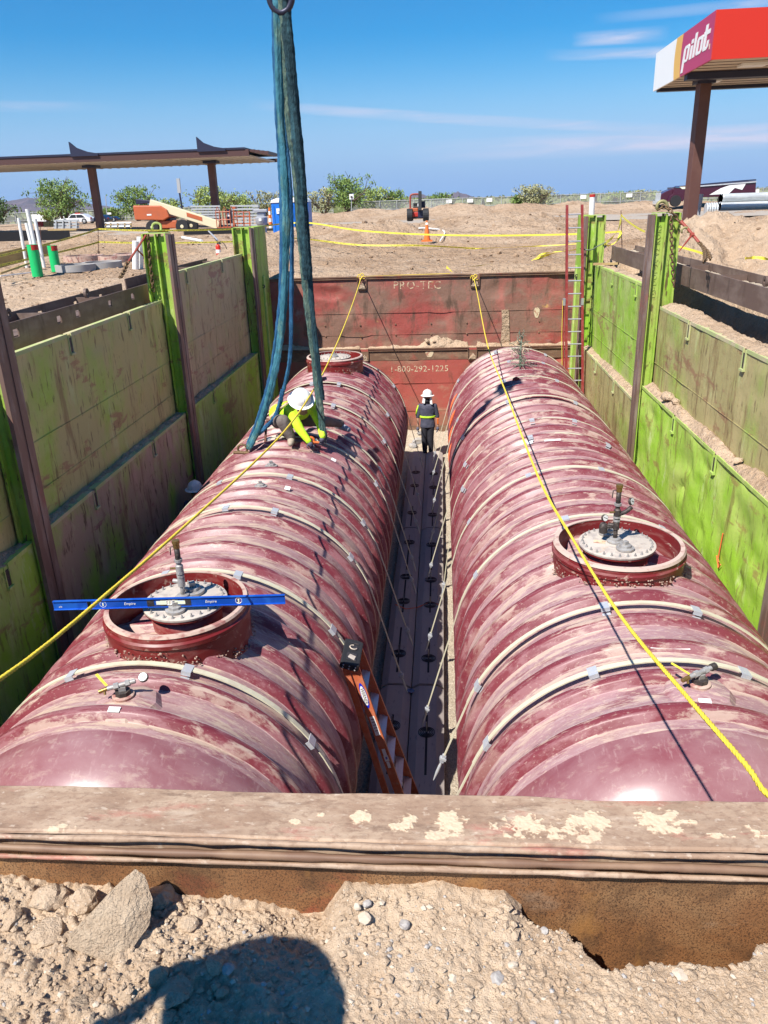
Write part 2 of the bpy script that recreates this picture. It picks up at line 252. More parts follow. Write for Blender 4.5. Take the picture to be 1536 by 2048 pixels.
m_hat = M('white_hard_hat', (0.80, 0.79, 0.75), [((.45, .38, .33), (16, 16, 16), 6, .62, .68, .6)], rough=.4)
m_glove = M('grey_glove', (0.09, 0.09, 0.13), rough=.8)
m_boot = M('tan_boot', (0.38, 0.31, 0.24), rough=.8)
m_orS = M('orange_shackle', (0.60, 0.14, 0.03), rough=.5)
m_leather = M('brown_belt', (0.16, 0.07, 0.05), rough=.7)
m_bark = M('mesquite_bark', (0.13, 0.10, 0.07), rough=.9)
m_leafA = M('leaf_green', (0.14, 0.22, 0.045), [((.22, .30, .07), (.8, .8, .8), 4, .45, .6, .8)], rough=.7)
m_leafB = M('leaf_yellow_green', (0.28, 0.34, 0.08), [((.18, .25, .06), (.8, .8, .8), 4, .45, .6, .8)], rough=.7)
m_leafC = M('leaf_pale_twigs', (0.33, 0.32, 0.16), [((.24, .25, .10), (.8, .8, .8), 4, .45, .6, .8)], rough=.8)
m_leafD = M('leaf_dark_green', (0.08, 0.13, 0.04), [((.13, .19, .06), (.8, .8, .8), 4, .45, .6, .8)], rough=.7)
m_scrub = M('scrub_bushes', (0.14, 0.17, 0.06), [((.24, .24, .11), (.05, .05, .05), 4, .45, .6, .8)], rough=.9)
m_fence = M('galvanised_fence', (0.45, 0.46, 0.46), rough=.5, metal=.3)
m_carW = M('white_car_paint', (0.75, 0.75, 0.75), rough=.3, coat=.4)
m_carD = M('dark_blue_car_paint', (0.015, 0.018, 0.05), rough=.3, coat=.4)
m_carG = M('car_glass', (0.02, 0.025, 0.03), rough=.1, spec=.8)
m_fluor = M('fluorescent_orange_spray', (0.80, 0.16, 0.05), rough=.7)
m_twig = M('grey_green_twigs', (0.14, 0.17, 0.12), [((.38, .42, .32), (40, 40, 40), 4, .5, .6, .6)], rough=.8)
def fabric_mat():
    m = bpy.data.materials.new('chain_link_fabric'); n, l = nodes_of(m); p = n['Principled BSDF']
    p.inputs['Base Color'].default_value = (.42, .43, .42, 1); p.inputs['Alpha'].default_value = .22; p.inputs['Roughness'].default_value = .6
    return m
m_fab = fabric_mat()
def tape_mat():   # yellow tape with printed black words, too small to read: dashes along its length
    m = bpy.data.materials.new('caution_tape_print'); n, l = nodes_of(m); p = n['Principled BSDF']
    uv = n.new('ShaderNodeUVMap'); sp = n.new('ShaderNodeSeparateXYZ'); l.new(uv.outputs[0], sp.inputs[0])
    t = n.new('ShaderNodeTexNoise'); t.inputs['Scale'].default_value = 1; t.inputs['Detail'].default_value = 1
    mp_ = n.new('ShaderNodeMapping'); mp_.inputs['Scale'].default_value = (26, 3, 1); l.new(uv.outputs[0], mp_.inputs[0]); l.new(mp_.outputs[0], t.inputs['Vector'])
    a = n.new('ShaderNodeMath'); a.operation = 'GREATER_THAN'; a.inputs[1].default_value = .49; l.new(t.outputs[0], a.inputs[0])
    b = n.new('ShaderNodeMath'); b.operation = 'COMPARE'; b.inputs[1].default_value = .5; b.inputs[2].default_value = .27; l.new(sp.outputs[1], b.inputs[0])
    c = n.new('ShaderNodeMath'); c.operation = 'MULTIPLY'; l.new(a.outputs[0], c.inputs[0]); l.new(b.outputs[0], c.inputs[1])
    mx = n.new('ShaderNodeMixRGB'); l.new(c.outputs[0], mx.inputs[0]); mx.inputs[1].default_value = (.80, .70, .07, 1); mx.inputs[2].default_value = (.02, .02, .02, 1)
    l.new(mx.outputs[0], p.inputs['Base Color']); p.inputs['Roughness'].default_value = .5
    return m
m_tapeP = tape_mat()

# ------------------------------------------------------------------ mesh building
def tag(o, label=None, cat=None, group=None, kind=None):
    if label: o['label'] = label
    if cat: o['category'] = cat
    if group: o['group'] = group
    if kind: o['kind'] = kind
    return o
def origin(o):
    v = Vector((0, 0, 0))
    while o is not None: v += o.location; o = o.parent
    return v
def thing(name, loc, label, cat, group=None):
    o = bpy.data.objects.new(name, None); o.empty_display_size = .2; COL.objects.link(o); o.location = loc
    return tag(o, label, cat, group)
class MB:
    def __init__(s): s.v = []; s.f = []; s.uv = None
    def add(s, vs, fs):
        b = len(s.v); s.v.extend([tuple(v) for v in vs]); s.f.extend([tuple(i+b for i in f) for f in fs]); return s
    def box(s, lo, hi, rot=None, c=None):
        xs = [(lo[0], hi[0]), (lo[1], hi[1]), (lo[2], hi[2])]
        vs = [Vector((xs[0][i], xs[1][j], xs[2][k])) for i in (0, 1) for j in (0, 1) for k in (0, 1)]
        if rot is not None:
            cc = Vector(c) if c is not None else sum(vs, Vector())/8
            vs = [cc + rot @ (v-cc) for v in vs]
        return s.add(vs, [(0, 1, 3, 2), (4, 6, 7, 5), (0, 4, 5, 1), (2, 3, 7, 6), (0, 2, 6, 4), (1, 5, 7, 3)])
    def bar(s, a, b, w, h, up=(0, 0, 1)):      # rectangular bar from a to b, w across, h along up
        a = Vector(a); b = Vector(b); d = (b-a).normalized(); r = d.cross(Vector(up))
        if r.length < 1e-4: r = d.cross(Vector((0, 1, 0)))
        r.normalize(); u = r.cross(d)
        vs = [p + r*(w/2*i) + u*(h/2*j) for p in (a, b) for i in (-1, 1) for j in (-1, 1)]
        return s.add(vs, [(0, 2, 3, 1), (4, 5, 7, 6), (0, 1, 5, 4), (2, 6, 7, 3), (0, 4, 6, 2), (1, 3, 7, 5)])
    def tube(s, pts, r, seg=8, cap=True, jit=0, squash=None):
        pts = [Vector(p) for p in pts]; n = len(pts); rs = r if isinstance(r, (list, tuple)) else [r]*n
        vs = []; prev = None
        for i, p in enumerate(pts):
            d = (pts[min(i+1, n-1)]-pts[max(i-1, 0)]).normalized()
            if prev is None:
                a = Vector((0, 0, 1)) if abs(d.z) < .9 else Vector((1, 0, 0)); u = d.cross(a).normalized()
            else: u = (prev - d*prev.dot(d)).normalized()
            prev = u; w = d.cross(u)
            for k in range(seg):
                an = 2*PI*k/seg; rr = rs[i]*(1+(random.uniform(-jit, jit) if jit else 0))
                vs.append(p + u*(rr*math.cos(an)) + w*(rr*math.sin(an)*(squash or 1)))
        fs = [(i*seg+k, i*seg+(k+1) % seg, (i+1)*seg+(k+1) % seg, (i+1)*seg+k) for i in range(n-1) for k in range(seg)]
        if cap: fs += [tuple(range(seg))[::-1], tuple((n-1)*seg+k for k in range(seg))]
        return s.add(vs, fs)
    def lathe(s, prof, c, axis='z', seg=24, close=False):   # prof: (radius, height)
        c = Vector(c); vs = []
        for r, h in prof:
            for k in range(seg):
                an = 2*PI*k/seg; x, y = r*math.cos(an), r*math.sin(an)
                vs.append(c + (Vector((x, y, h)) if axis == 'z' else Vector((x, h, y)) if axis == 'y' else Vector((h, x, y))))
        n = len(prof); rng = n if close else n-1
        fs = [(i*seg+k, i*seg+(k+1) % seg, ((i+1) % n)*seg+(k+1) % seg, ((i+1) % n)*seg+k) for i in range(rng) for k in range(seg)]
        if not close:
            if prof[0][0] > 1e-5: fs.append(tuple(range(seg))[::-1])
            if prof[-1][0] > 1e-5: fs.append(tuple((n-1)*seg+k for k in range(seg)))
        return s.add(vs, fs)
    def prism(s, poly, d, frame=None):      # poly: list of (a,b); frame: (origin, A, B) with depth along A x B
        o, A, B = frame; o = Vector(o); A = Vector(A); B = Vector(B); N = A.cross(B).normalized(); n = len(poly)
        vs = [o + A*a + B*b for a, b in poly] + [o + A*a + B*b + N*d for a, b in poly]
        fs = [tuple(range(n))[::-1], tuple(range(n, 2*n))] + [(i, (i+1) % n, n+(i+1) % n, n+i) for i in range(n)]
        return s.add(vs, fs)
    def grid(s, P):     # P array (n,m,3)
        n, m = P.shape[:2]; vs = P.reshape(-1, 3).tolist()
        return s.add(vs, [(i*m+j, (i+1)*m+j, (i+1)*m+j+1, i*m+j+1) for i in range(n-1) for j in range(m-1)])
    def ball(s, c, r, seg=12, rings=8):
        r = r if isinstance(r, (tuple, list)) else (r, r, r); vs = []; c = Vector(c)
        for i in range(rings+1):
            t = PI*i/rings
            for k in range(seg):
                a = 2*PI*k/seg; vs.append(c + Vector((r[0]*math.sin(t)*math.cos(a), r[1]*math.sin(t)*math.sin(a), r[2]*math.cos(t))))
        return s.add(vs, [(i*seg+k, (i+1)*seg+k, (i+1)*seg+(k+1) % seg, i*seg+(k+1) % seg) for i in range(rings) for k in range(seg)])
    def build(s, name, mat, parent=None, smooth=False, flat=None, fixn=True, bev=0):
        o0 = origin(parent) if parent is not None else None
        vs = s.v if parent is None else [(v[0]-o0.x, v[1]-o0.y, v[2]-o0.z) for v in s.v]
        me = bpy.data.meshes.new(name); me.from_pydata(vs, [], s.f); me.update()
        if fixn and len(s.f) < 60000:
            bm = bmesh.new(); bm.from_mesh(me); bmesh.ops.remove_doubles(bm, verts=bm.verts, dist=1e-6); bmesh.ops.recalc_face_normals(bm, faces=bm.faces); bm.to_mesh(me); bm.free()
        if smooth: me.polygons.foreach_set('use_smooth', [True]*len(me.polygons))
        if smooth == 'auto':
            try: me.set_sharp_from_angle(angle=math.radians(40))
            except Exception: pass
        me.materials.append(mat)
        o = bpy.data.objects.new(name, me); COL.objects.link(o); o.parent = parent
        if bev:
            b = o.modifiers.new('b', 'BEVEL'); b.width = bev; b.segments = 2; b.limit_method = 'ANGLE'
        return o
def part(name, mat, parent, fn, **k): b = MB(); fn(b); return b.build(name, mat, parent, **k)
def solo(name, mat, fn, label=None, cat=None, group=None, kind=None, **k):
    b = MB(); fn(b); o = b.build(name, mat, None, **k); return tag(o, label, cat, group, kind)
def copy_tree(o, parent=None):
    c = o.copy(); COL.objects.link(c); c.parent = parent
    for ch in list(o.children): copy_tree(ch, c)
    return c
def text_part(name, s, size, mat, parent, o, A, B, depth=.003, shear=0, spacing=1.0, cut=False):
    cu = bpy.data.curves.new(name, 'FONT'); cu.body = s; cu.size = size; cu.extrude = depth; cu.align_x = 'CENTER'; cu.align_y = 'CENTER'; cu.shear = shear; cu.space_character = spacing
    cu.resolution_u = 2
    tmp = bpy.data.objects.new('tmp', cu); COL.objects.link(tmp)
    dg = bpy.context.evaluated_depsgraph_get(); me = bpy.data.meshes.new_from_object(tmp.evaluated_get(dg))
    bpy.data.objects.remove(tmp)
    A = Vector(A).normalized(); B = Vector(B).normalized(); N = A.cross(B)
    me.transform(Matrix(((A.x, B.x, N.x, 0), (A.y, B.y, N.y, 0), (A.z, B.z, N.z, 0), (0, 0, 0, 1))))
    if cut:      # stencil bridges: narrow gaps knocked out of each glyph
        bm = bmesh.new(); bm.from_mesh(me)
        dead = [f for f in bm.faces if abs((f.calc_center_median().z) % (size*.9) - size*.02) < size*.02]
        bmesh.ops.delete(bm, geom=dead, context='FACES'); bm.to_mesh(me); bm.free()
    me.materials.clear(); me.materials.append(mat)
    ob = bpy.data.objects.new(name, me); COL.objects.link(ob); ob.parent = parent
    ob.location = Vector(o) - (origin(parent) if parent else Vector())
    return ob
def rock_mesh(b, c, size, seed, flat=.75, sub=2, rough=.35):
    rnd = random.Random(seed); bm = bmesh.new(); bmesh.ops.create_icosphere(bm, subdivisions=sub, radius=1)
    pl = [(Vector((rnd.gauss(0, 1), rnd.gauss(0, 1), rnd.gauss(0, 1))).normalized(), rnd.uniform(.55, .9)) for _ in range(7)]
    sx = [size*rnd.uniform(.75, 1.25) for _ in range(3)]; sx[2] *= flat
    rot = Matrix.Rotation(rnd.uniform(0, 6.28), 3, 'Z')
    for v in bm.verts:
        p = v.co.copy()
        for nrm, d in pl:
            k = p.dot(nrm)
            if k > d: p -= nrm*(k-d)
        p *= 1+rnd.uniform(-1, 1)*rough*.18
        v.co = rot @ Vector((p.x*sx[0], p.y*sx[1], p.z*sx[2])) + Vector(c)
    b.add([v.co for v in bm.verts], [[v.index for v in f.verts] for f in bm.faces]); bm.free()
def rock(name, mat, c, size, seed, label, cat, group=None, **k):
    b = MB(); rock_mesh(b, c, size, seed, **k); return tag(b.build(name, mat), label, cat, group)
def hull(name, mat, pts, parent=None, noise=.0, cuts=2, seed=1):
    bm = bmesh.new()
    for p in pts: bm.verts.new(p)
    r = bmesh.ops.convex_hull(bm, input=bm.verts); bmesh.ops.delete(bm, geom=[g for g in r['geom_interior'] if isinstance(g, bmesh.types.BMVert)], context='VERTS')
    if noise:
        bmesh.ops.triangulate(bm, faces=bm.faces)
        for _ in range(cuts): bmesh.ops.subdivide_edges(bm, edges=bm.edges, cuts=1, use_grid_fill=True)
        rnd = random.Random(seed)
        for v in bm.verts: v.co += Vector((rnd.uniform(-1, 1), rnd.uniform(-1, 1), rnd.uniform(-1, 1)))*noise
    bmesh.ops.recalc_face_normals(bm, faces=bm.faces)
    me = bpy.data.meshes.new(name); bm.to_mesh(me); bm.free(); me.materials.append(mat)
    o = bpy.data.objects.new(name, me); COL.objects.link(o); return o

# ------------------------------------------------------------------ terrain
mounds = []   # (x, y, rx, ry, h)
def mpx(px, py_crest, Y, rx, ry):       # a mound whose crest shows at this pixel
    p = ony(px, py_crest, Y); mounds.append((p.x, Y, rx, ry, p.z))
FAR = -1.62
def base_z(x, y):
    t = np.clip((y-22)/12, 0, 1); return -1.78 + t*(FAR+1.78)
mpx(1075, 441, 38, 2.6, 3.0); mpx(1010, 431, 46, 4.0, 4.5); mpx(925, 436, 50, 3.5, 4.); mpx(1160, 452, 33, 1.8, 2.4); mpx(1235, 452, 30, 2.2, 3.0)
mpx(760, 447, 37, 4.0, 2.2); mpx(690, 449, 40, 3.5, 2.2); mpx(585, 470, 34, 1.6, 2.0); mpx(525, 470, 30, 1.4, 2.5); mpx(640, 452, 44, 3, 3)
mpx(185, 470, 37, 2.3, 2.2); mpx(285, 488, 33, 2.4, 2.); mpx(230, 480, 35, 3.0, 1.8); mpx(95, 500, 34, 2., 2.)
mpx(1430, 430, 20.5, 1.5, 3.2); mpx(1500, 436, 19.5, 1.8, 3.0); mpx(1600, 430, 19, 2.2, 3.); mpx(1385, 452, 18.5, .9, 1.6)
for i in range(26):    # long spoil berm with an uneven crest
    px = 830+i*32; mpx(px, 413 - (px-830)*.012 + 5*math.sin(i*1.7), 88, 3.6, 5)
mpx(740, 418, 92, 4.5, 4); mpx(600, 425, 95, 5, 4); mpx(700, 424, 90, 5, 4)
def height(x, y):
    x = np.asarray(x, float); y = np.asarray(y, float)
    b = base_z(x, y); z = b.copy()
    for mx, my, rx, ry, h in mounds:
        d2 = ((x-mx)/rx)**2 + ((y-my)/ry)**2
        hh = h - base_z(np.array(mx), np.array(my))
        z = np.maximum(z, b + hh*np.exp(-d2*1.1))
    a = np.clip((y-22)/10, 0, 1)*.10+.05; a = a*np.clip((140-y)/60, .15, 1)
    z = z + fbm(x*.35, y*.35, 4, 3)*a*1.6 + fbm(x*1.6, y*1.6, 5, 9, .6)*a*.75
    rough = np.clip((z-b-.12)*3, 0, 1); z = z + rough*fbm(x*3.1, y*3.1, 4, 31, .65)*.20 + fbm(x*5.3, y*5.3, 3, 37, .6)*np.clip((60-y)/40, 0, 1)*.05
    z = np.where(y > 60, np.maximum(z, -1.64), z)
    k = np.clip((y-22.25)/.5, 0, 1); z = np.where((y < 22.9) & (x > -6) & (x < 4.6), z*k + (-1.93)*(1-k), z)
    # beside the pit: pressed flat at the walls, and the bank behind the right hand panels
    e = np.clip((x-4.2)/1.3, 0, 1); bank = -2.02 - .75*np.sin(PI*np.clip((x-4.25)/.95, 0, 1)) + .28*e + fbm(x*3, y*1.3, 4, 5)*.16
    z = np.where((x > 4) & (x < 5.6) & (y < 21), bank*(1-e**3) + z*e**3, z)
    z = np.where((x < -5) & (x > -6.6) & (y < 21), z*np.clip((-x-5.6)/1.0, 0, 1) + (-2.0+fbm(x*3, y, 3, 8)*.15)*(1-np.clip((-x-5.6)/1.0, 0, 1)), z)
    return z
def terrain(name, xs, ys, keep=None, mat=m_dirt, hf=height, polar=False):
    Yg, Ug = np.meshgrid(ys, xs, indexing='ij'); Xg = Ug*Yg if polar else Ug
    Zg = hf(Xg, Yg); n, m = Xg.shape
    V = np.stack([Xg, Yg, Zg], -1).reshape(-1, 3)
    I = np.arange(n*m).reshape(n, m); Fq = np.stack([I[:-1, :-1], I[:-1, 1:], I[1:, 1:], I[1:, :-1]], -1)
    if keep is not None:
        cx = (Xg[:-1, :-1]+Xg[1:, 1:])/2; cy = (Yg[:-1, :-1]+Yg[1:, 1:])/2; Fq = Fq[keep(cx, cy)]
    Fq = Fq.reshape(-1, 4)
    me = bpy.data.meshes.new(name); me.vertices.add(len(V)); me.vertices.foreach_set('co', V.ravel())
    me.loops.add(Fq.size); me.loops.foreach_set('vertex_index', Fq.ravel()); me.polygons.add(len(Fq))
    me.polygons.foreach_set('loop_start', np.arange(0, Fq.size, 4)); me.polygons.foreach_set('use_smooth', [True]*len(Fq))
    me.update(); me.validate(); me.materials.append(mat)
    o = bpy.data.objects.new(name, me); COL.objects.link(o); o['kind'] = 'structure'; return o
yy = [22.265]
while yy[-1] < 400: yy.append(yy[-1]*1.0055)
ground = terrain('ground', np.arange(-1.6, 1.601, .0062), np.array(yy), mat=m_dirt_far, polar=True)
FY = 1.575       # near face of the near shoring panel
sy = np.arange(2.1, 22.25, .101); sy = np.append(sy[:-1], 22.265)
terrain('ground_left', np.concatenate([np.arange(-36, -14, .5), np.arange(-14, -5.24, .07)]), np.concatenate([np.arange(1.6, 2.1, .1), sy]), mat=m_dirt)
terrain('ground_right', np.concatenate([np.arange(4.12, 11, .07), np.arange(11, 36.1, .5)]), np.concatenate([np.arange(1.6, 2.1, .1), sy]), mat=m_dirt)
def fore(x, y):      # crumbled soil against the near panel; its broken edge and the hole on the right
    P = [(-1.6, -1.76), (-1.26, -1.765), (-1.05, -1.775), (-.80, -1.80), (-.68, -1.825), (-.52, -1.83), (-.40, -1.86), (-.34, -1.85), (-.27, -1.735), (-.15, -1.745), (-.02, -1.725), (.10, -1.745), (.17, -1.75), (.21, -1.80), (.30, -1.83), (.40, -1.83), (1.2, -1.82), (6, -1.8)]
    zw = np.interp(x, [p[0] for p in P], [p[1] for p in P])
    pl = -1.79 + fbm(x*2.0, y*2.0, 3, 2)*.05
    t = np.clip((y-1.12)/(FY-1.12), 0, 1)**2.0
    z = pl*(1-t) + zw*t
    z = z + fbm(x*9, y*9, 5, 4, .62)*np.clip(.016-.012*x, .012, .026)
    cl1 = np.abs(fbm(x*26, y*26, 3, 12, .6)); left = np.clip((-.15-x)/.5, .25, 1)
    z = z + np.clip(cl1-.10, 0, 1)*.036*left + fbm(x*60, y*60, 3, 15, .6)*.007
    E_ = [(-9, 9), (.20, 9), (.215, 1.56), (.25, 1.53), (.325, 1.54), (.345, 1.47), (.375, 1.44), (.40, 1.415), (.50, 1.412), (.56, 1.43), (.70, 1.425), (.77, 1.46), (.80, 1.50), (.88, 1.50), (1.2, 1.49), (2, 1.5), (3, 9), (9, 9)]
    ey = np.interp(x, [p[0] for p in E_], [p[1] for p in E_]) + fbm(x*14, x*0+3, 4, 6)*.018
    d = np.clip((y-ey)/.05, 0, 1); z = z - d*(.62+.1*fbm(x*20, y*20, 3, 7))
    return z
fx = np.concatenate([np.arange(-36, -2, .5), np.arange(-2, -1.5, .03), np.arange(-1.5, 1.25, .0044), np.arange(1.25, 2, .03), np.arange(2, 36.1, .5)])
fyv = np.concatenate([np.arange(-16, .8, .4), np.arange(.8, 1.0, .02), np.arange(1.0, FY+.03, .0042)])
terrain('foreground_ground', fx, fyv, mat=m_soil, hf=fore)
solo('plain', m_plain, lambda b: b.add([(-36, -16, -1.68), (36, -16, -1.68), (36, 60, -1.68), (-36, 60, -1.68), (-12000, -12000, -1.68), (12000, -12000, -1.68), (12000, 12000, -1.68), (-12000, 12000, -1.68)],
     [(4, 5, 1, 0), (5, 6, 2, 1), (6, 7, 3, 2), (7, 4, 0, 3)]), kind='structure', fixn=False)
# grey compacted road between the pit and the berm, a few millimetres proud of the dirt
def road_h(x, y): return height(x, y)*0 + np.maximum(-1.60 + fbm(x*.2, y*.2, 3, 41)*.05, -1.64)
terrain('gravel_road', np.arange(-50, 60, .8), np.arange(54, 72, .8), mat=m_road, hf=lambda x, y: road_h(x, y)+.035)
# pit floor of pea gravel
def floor_h(x, y):
    z = -6.43 + fbm(x*2, y*2, 4, 21)*.05 + np.clip((y-19.9)/2.2, 0, 1)*.22*(1+fbm(x*1.5, y*1.5, 3, 2))
    z = z + fbm(x*12, y*12, 3, 5)*.02
    return z
terrain('pit_floor', np.arange(-5.6, 4.5, .05), np.arange(1.5, 22.6, .05), mat=m_gravel, hf=floor_h)
# distant mountains
def ridge(name, pts, Y, depth, seed):
    b = MB(); xs = []; n = 160; P = [ony(px, py, Y) for px, py in pts]
    u = np.linspace(0, 1, n); X = np.interp(u, np.linspace(0, 1, len(P)), [p.x for p in P]); Z = np.interp(u, np.linspace(0, 1, len(P)), [p.z for p in P])
    Z = Z + fbm(u*30, u*0+seed, 4, seed)*22*np.clip((Z+1)/60, 0, 1)
    rows = []
    for j, t in enumerate(np.linspace(0, 1, 13)):
        prof = 1-abs(t-.5)*2; wob = fbm(u*22, u*0+j*.7, 5, seed+3)
        zz = np.maximum(-2, Z)*prof**.85*(1+ (wob*.5 if 0 < j < 12 and j != 6 else 0)) - 2*(1-prof)
        rows.append(np.stack([X + (t-.5)*0, np.full(n, Y+(t-.5)*depth), zz], -1))
    b.grid(np.array(rows)); o = b.build(name, m_mount, None, smooth=True); o['kind'] = 'structure'
ridge('mountain_range', [(-120, 415), (-60, 408), (0, 414), (20, 403), (45, 398), (70, 396), (95, 395), (120, 398), (150, 402), (190, 416), (230, 424), (300, 426)], 9000, 2600, 3)
ridge('mountain_range', [(770, 405), (800, 397), (835, 387), (862, 392), (880, 393), (905, 387), (922, 385), (945, 393), (960, 397), (975, 394), (990, 395), (1015, 396), (1060, 396)], 8000, 2200, 8)

# ------------------------------------------------------------------ shoring: posts, panels, beams
LX, RX = -4.77, 3.58        # inner faces of the post rails, left and right
def make_post(y, side, ztop, label, corner=False, yb=None):
    x0 = LX if side < 0 else RX; s = side
    t = thing('shoring_post', (x0, y, -6.6), label, 'shoring post', 'green steel shoring posts of the trench')
    zb = -6.6
    def X(u): return x0 + s*u
    def bx(b, u0, u1, y0, y1, z0=zb, z1=ztop): b.box((min(X(u0), X(u1)), y0, z0), (max(X(u0), X(u1)), y1, z1))
    yb2 = yb or y+.17
    part('rail', m_rail, t, lambda b: (bx(b, 0, .05, y-.17, y-.035, z1=ztop-.02), bx(b, .012, .05, y-.035, y+.035, z1=ztop-.02)))
    part('rail', m_rail, t, lambda b: bx(b, 0, .05, y+.035, y+.17, z1=ztop-.02))
    part('web', m_post, t, lambda b: bx(b, .051, .45, y-.06, y+.06, z1=ztop-.05))
    part('middle_flange', m_post, t, lambda b: (bx(b, .052, .085, y-.15, y+.15, z1=ztop-.01), bx(b, .235, .262, y-.15, y-.061, z1=ztop-.01), bx(b, .235, .262, y+.061, y+.15, z1=ztop-.01)), bev=.004)
    part('outer_flange', m_post, t, lambda b: bx(b, .451, .485, y-.17, y+.17), bev=.004)
    part('cap_plate', m_gLine, t, lambda b: bx(b, .056, .449, y-.149, y+.149, ztop-.0, ztop+.012))
    if corner:
        part('corner_box', m_post, t, lambda b: (bx(b, -.01, .30, y+.19, yb2), ), bev=.01)
        part('guide_bar', m_gLine, t, lambda b: bx(b, -.055, -.012, y+.62, y+.80, -6.6, ztop-1.25), bev=.006)
        part('eye', m_blk2, t, lambda b: b.lathe([(.05, -.004), (.05, .02), (.028, .02), (.028, -.004)], (X(-.03), y+.57, ztop-1.5), 'y', 12, close=True))
    return t
for y, zt, lab in ((8.25, -.42, 'green shoring post nearest the camera on the left wall with a brown steel rail'), (14.25, -.40, 'green shoring post in the middle of the left wall with a chain hanging beside it')):
    make_post(y, -1, zt, lab)
make_post(20.55, -1, -.50, 'green shoring post in the far left corner of the pit beside the red end wall', True, 22.05)
make_post(7.80, 1, -.45, 'green shoring post of the right wall cut by the right edge of the picture')
pR = make_post(14.55, 1, -.33, 'green shoring post in the middle of the right wall with embossed lettering and a chain')
make_post(21.0, 1, -.48, 'green shoring post in the far right corner of the pit beside the red ladder', True, 22.05)
text_part('embossed_lettering', 'DS-DOF 24 V2 RORS', .12, m_post, pR, (RX+.155, 14.55-.064, -1.12), (0, 0, 1), (-1, 0, 0), .006, spacing=1.15)
solo('rubble_chunk', m_dirt, lambda b: rock_mesh(b, (4.35, 21.6, -1.75), .16, 4), 'lump of dry earth lodged behind the far right corner post', 'dirt clod')

def make_panel(side, y0, y1, zt, zb, u, m, label, nots=(), seed=0, dent=.012, capm=None):
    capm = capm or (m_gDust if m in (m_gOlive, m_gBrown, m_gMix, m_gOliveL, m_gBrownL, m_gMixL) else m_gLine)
    """steel shoring panel between two posts; side -1 left, 1 right; u = depth outward of its inner face"""
    xf = (LX - u) if side < 0 else (RX + u); th = .105
    t = thing('shoring_sheet', (xf, (y0+y1)/2, zb), label, 'shoring sheet', 'steel shoring sheets lining the pit')
    n, k = 90, 40; ys = np.linspace(y0, y1, n); zs = np.linspace(zb, zt-.02, k); Y, Z = np.meshgrid(ys, zs, indexing='ij')
    D = fbm(Y*1.1+seed, Z*1.3, 3, seed)*dent*2.2 + np.clip(fbm(Y*1.9+seed*3, Z*2.2, 2, seed+5)-.22, 0, 1)*dent*5 + ((Z-zb) % .61 < .02)*(-.004)
    Xf = xf + side*np.abs(D)
    b = MB(); b.grid(np.stack([Xf, Y, Z], -1)); x1 = xf+side*th
    b.box((min(xf+side*.05, x1), y0, zb), (max(xf+side*.05, x1), y1, zt-.025)); b.build('plate', m, t, smooth=True)
    # top channel: two thin lips with notches cut at the lifting slots
    segs = []; prev = y0
    for ny in sorted(nots): segs.append((prev, ny-.05)); prev = ny+.05
    segs.append((prev, y1))
    for a, c in segs:
        part('edge_lip', capm or m_gLine, t, lambda b: (b.box((min(xf, xf+side*.012)-.001, a, zt-.05), (max(xf, xf+side*.012)+.001, c, zt)), b.box((min(xf+side*.02, x1), a, zt-.024), (max(xf+side*.02, x1), c, zt-.008))))
    for ny in nots:
        part('lifting_slot', capm or m_gLine, t, lambda b: (b.box((min(xf-side*.012, xf+side*.01), ny-.055, zt-.26), (max(xf-side*.012, xf+side*.01), ny-.04, zt-.01)), b.box((min(xf-side*.012, xf+side*.01), ny+.04, zt-.26), (max(xf-side*.012, xf+side*.01), ny+.055, zt-.01)),
             b.box((min(xf-side*.03, xf+side*.01), ny-.06, zt-.29), (max(xf-side*.03, xf+side*.01), ny+.06, zt-.262))))
        part('slot_recess', m_blk2, t, lambda b: b.box((min(xf-side*.004, xf), ny-.038, zt-.255), (max(xf-side*.004, xf), ny+.038, zt-.06)))
    # weld seams
    for z in (zb+.62, zb+1.23):
        if z < zt-.2: part('weld_seam', m, t, lambda b: b.box((xf-.004 if side > 0 else xf-.002, y0+.02, z-.006), (xf+.002 if side > 0 else xf+.004, y1-.02, z+.006)))
    return t
UP, LO = .285, .105
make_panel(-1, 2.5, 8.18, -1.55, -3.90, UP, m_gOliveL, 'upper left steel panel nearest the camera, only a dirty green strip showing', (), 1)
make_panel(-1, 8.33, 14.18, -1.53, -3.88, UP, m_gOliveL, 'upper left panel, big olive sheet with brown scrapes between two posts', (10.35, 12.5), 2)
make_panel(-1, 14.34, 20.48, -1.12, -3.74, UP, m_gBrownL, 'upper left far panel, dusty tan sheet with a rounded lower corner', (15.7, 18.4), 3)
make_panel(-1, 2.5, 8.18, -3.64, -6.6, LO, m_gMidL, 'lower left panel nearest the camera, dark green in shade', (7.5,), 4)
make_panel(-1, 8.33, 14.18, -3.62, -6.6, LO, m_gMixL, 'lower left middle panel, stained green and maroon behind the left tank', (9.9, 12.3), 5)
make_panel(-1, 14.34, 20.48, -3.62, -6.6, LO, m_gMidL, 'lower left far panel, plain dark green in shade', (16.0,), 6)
make_panel(1, 2.5, 7.72, -1.87, -4.1, UP, m_gOlive, 'upper right panel nearest the camera beyond the picture edge', (), 7)
make_panel(1, 7.88, 14.46, -1.88, -4.1, UP, m_gOlive, 'upper right near panel, tan and olive sunlit sheet with two lifting slots', (10.25, 12.65), 8)
make_panel(1, 14.63, 20.9, -1.63, -3.95, UP, m_gMid, 'upper right far panel, pale bright green sunlit sheet', (16.3, 18.6), 9)
make_panel(1, 7.88, 14.46, -3.30, -6.6, LO, m_gBright, 'lower right near panel, vivid lime green with dents', (10.3, 12.3), 10, .03)
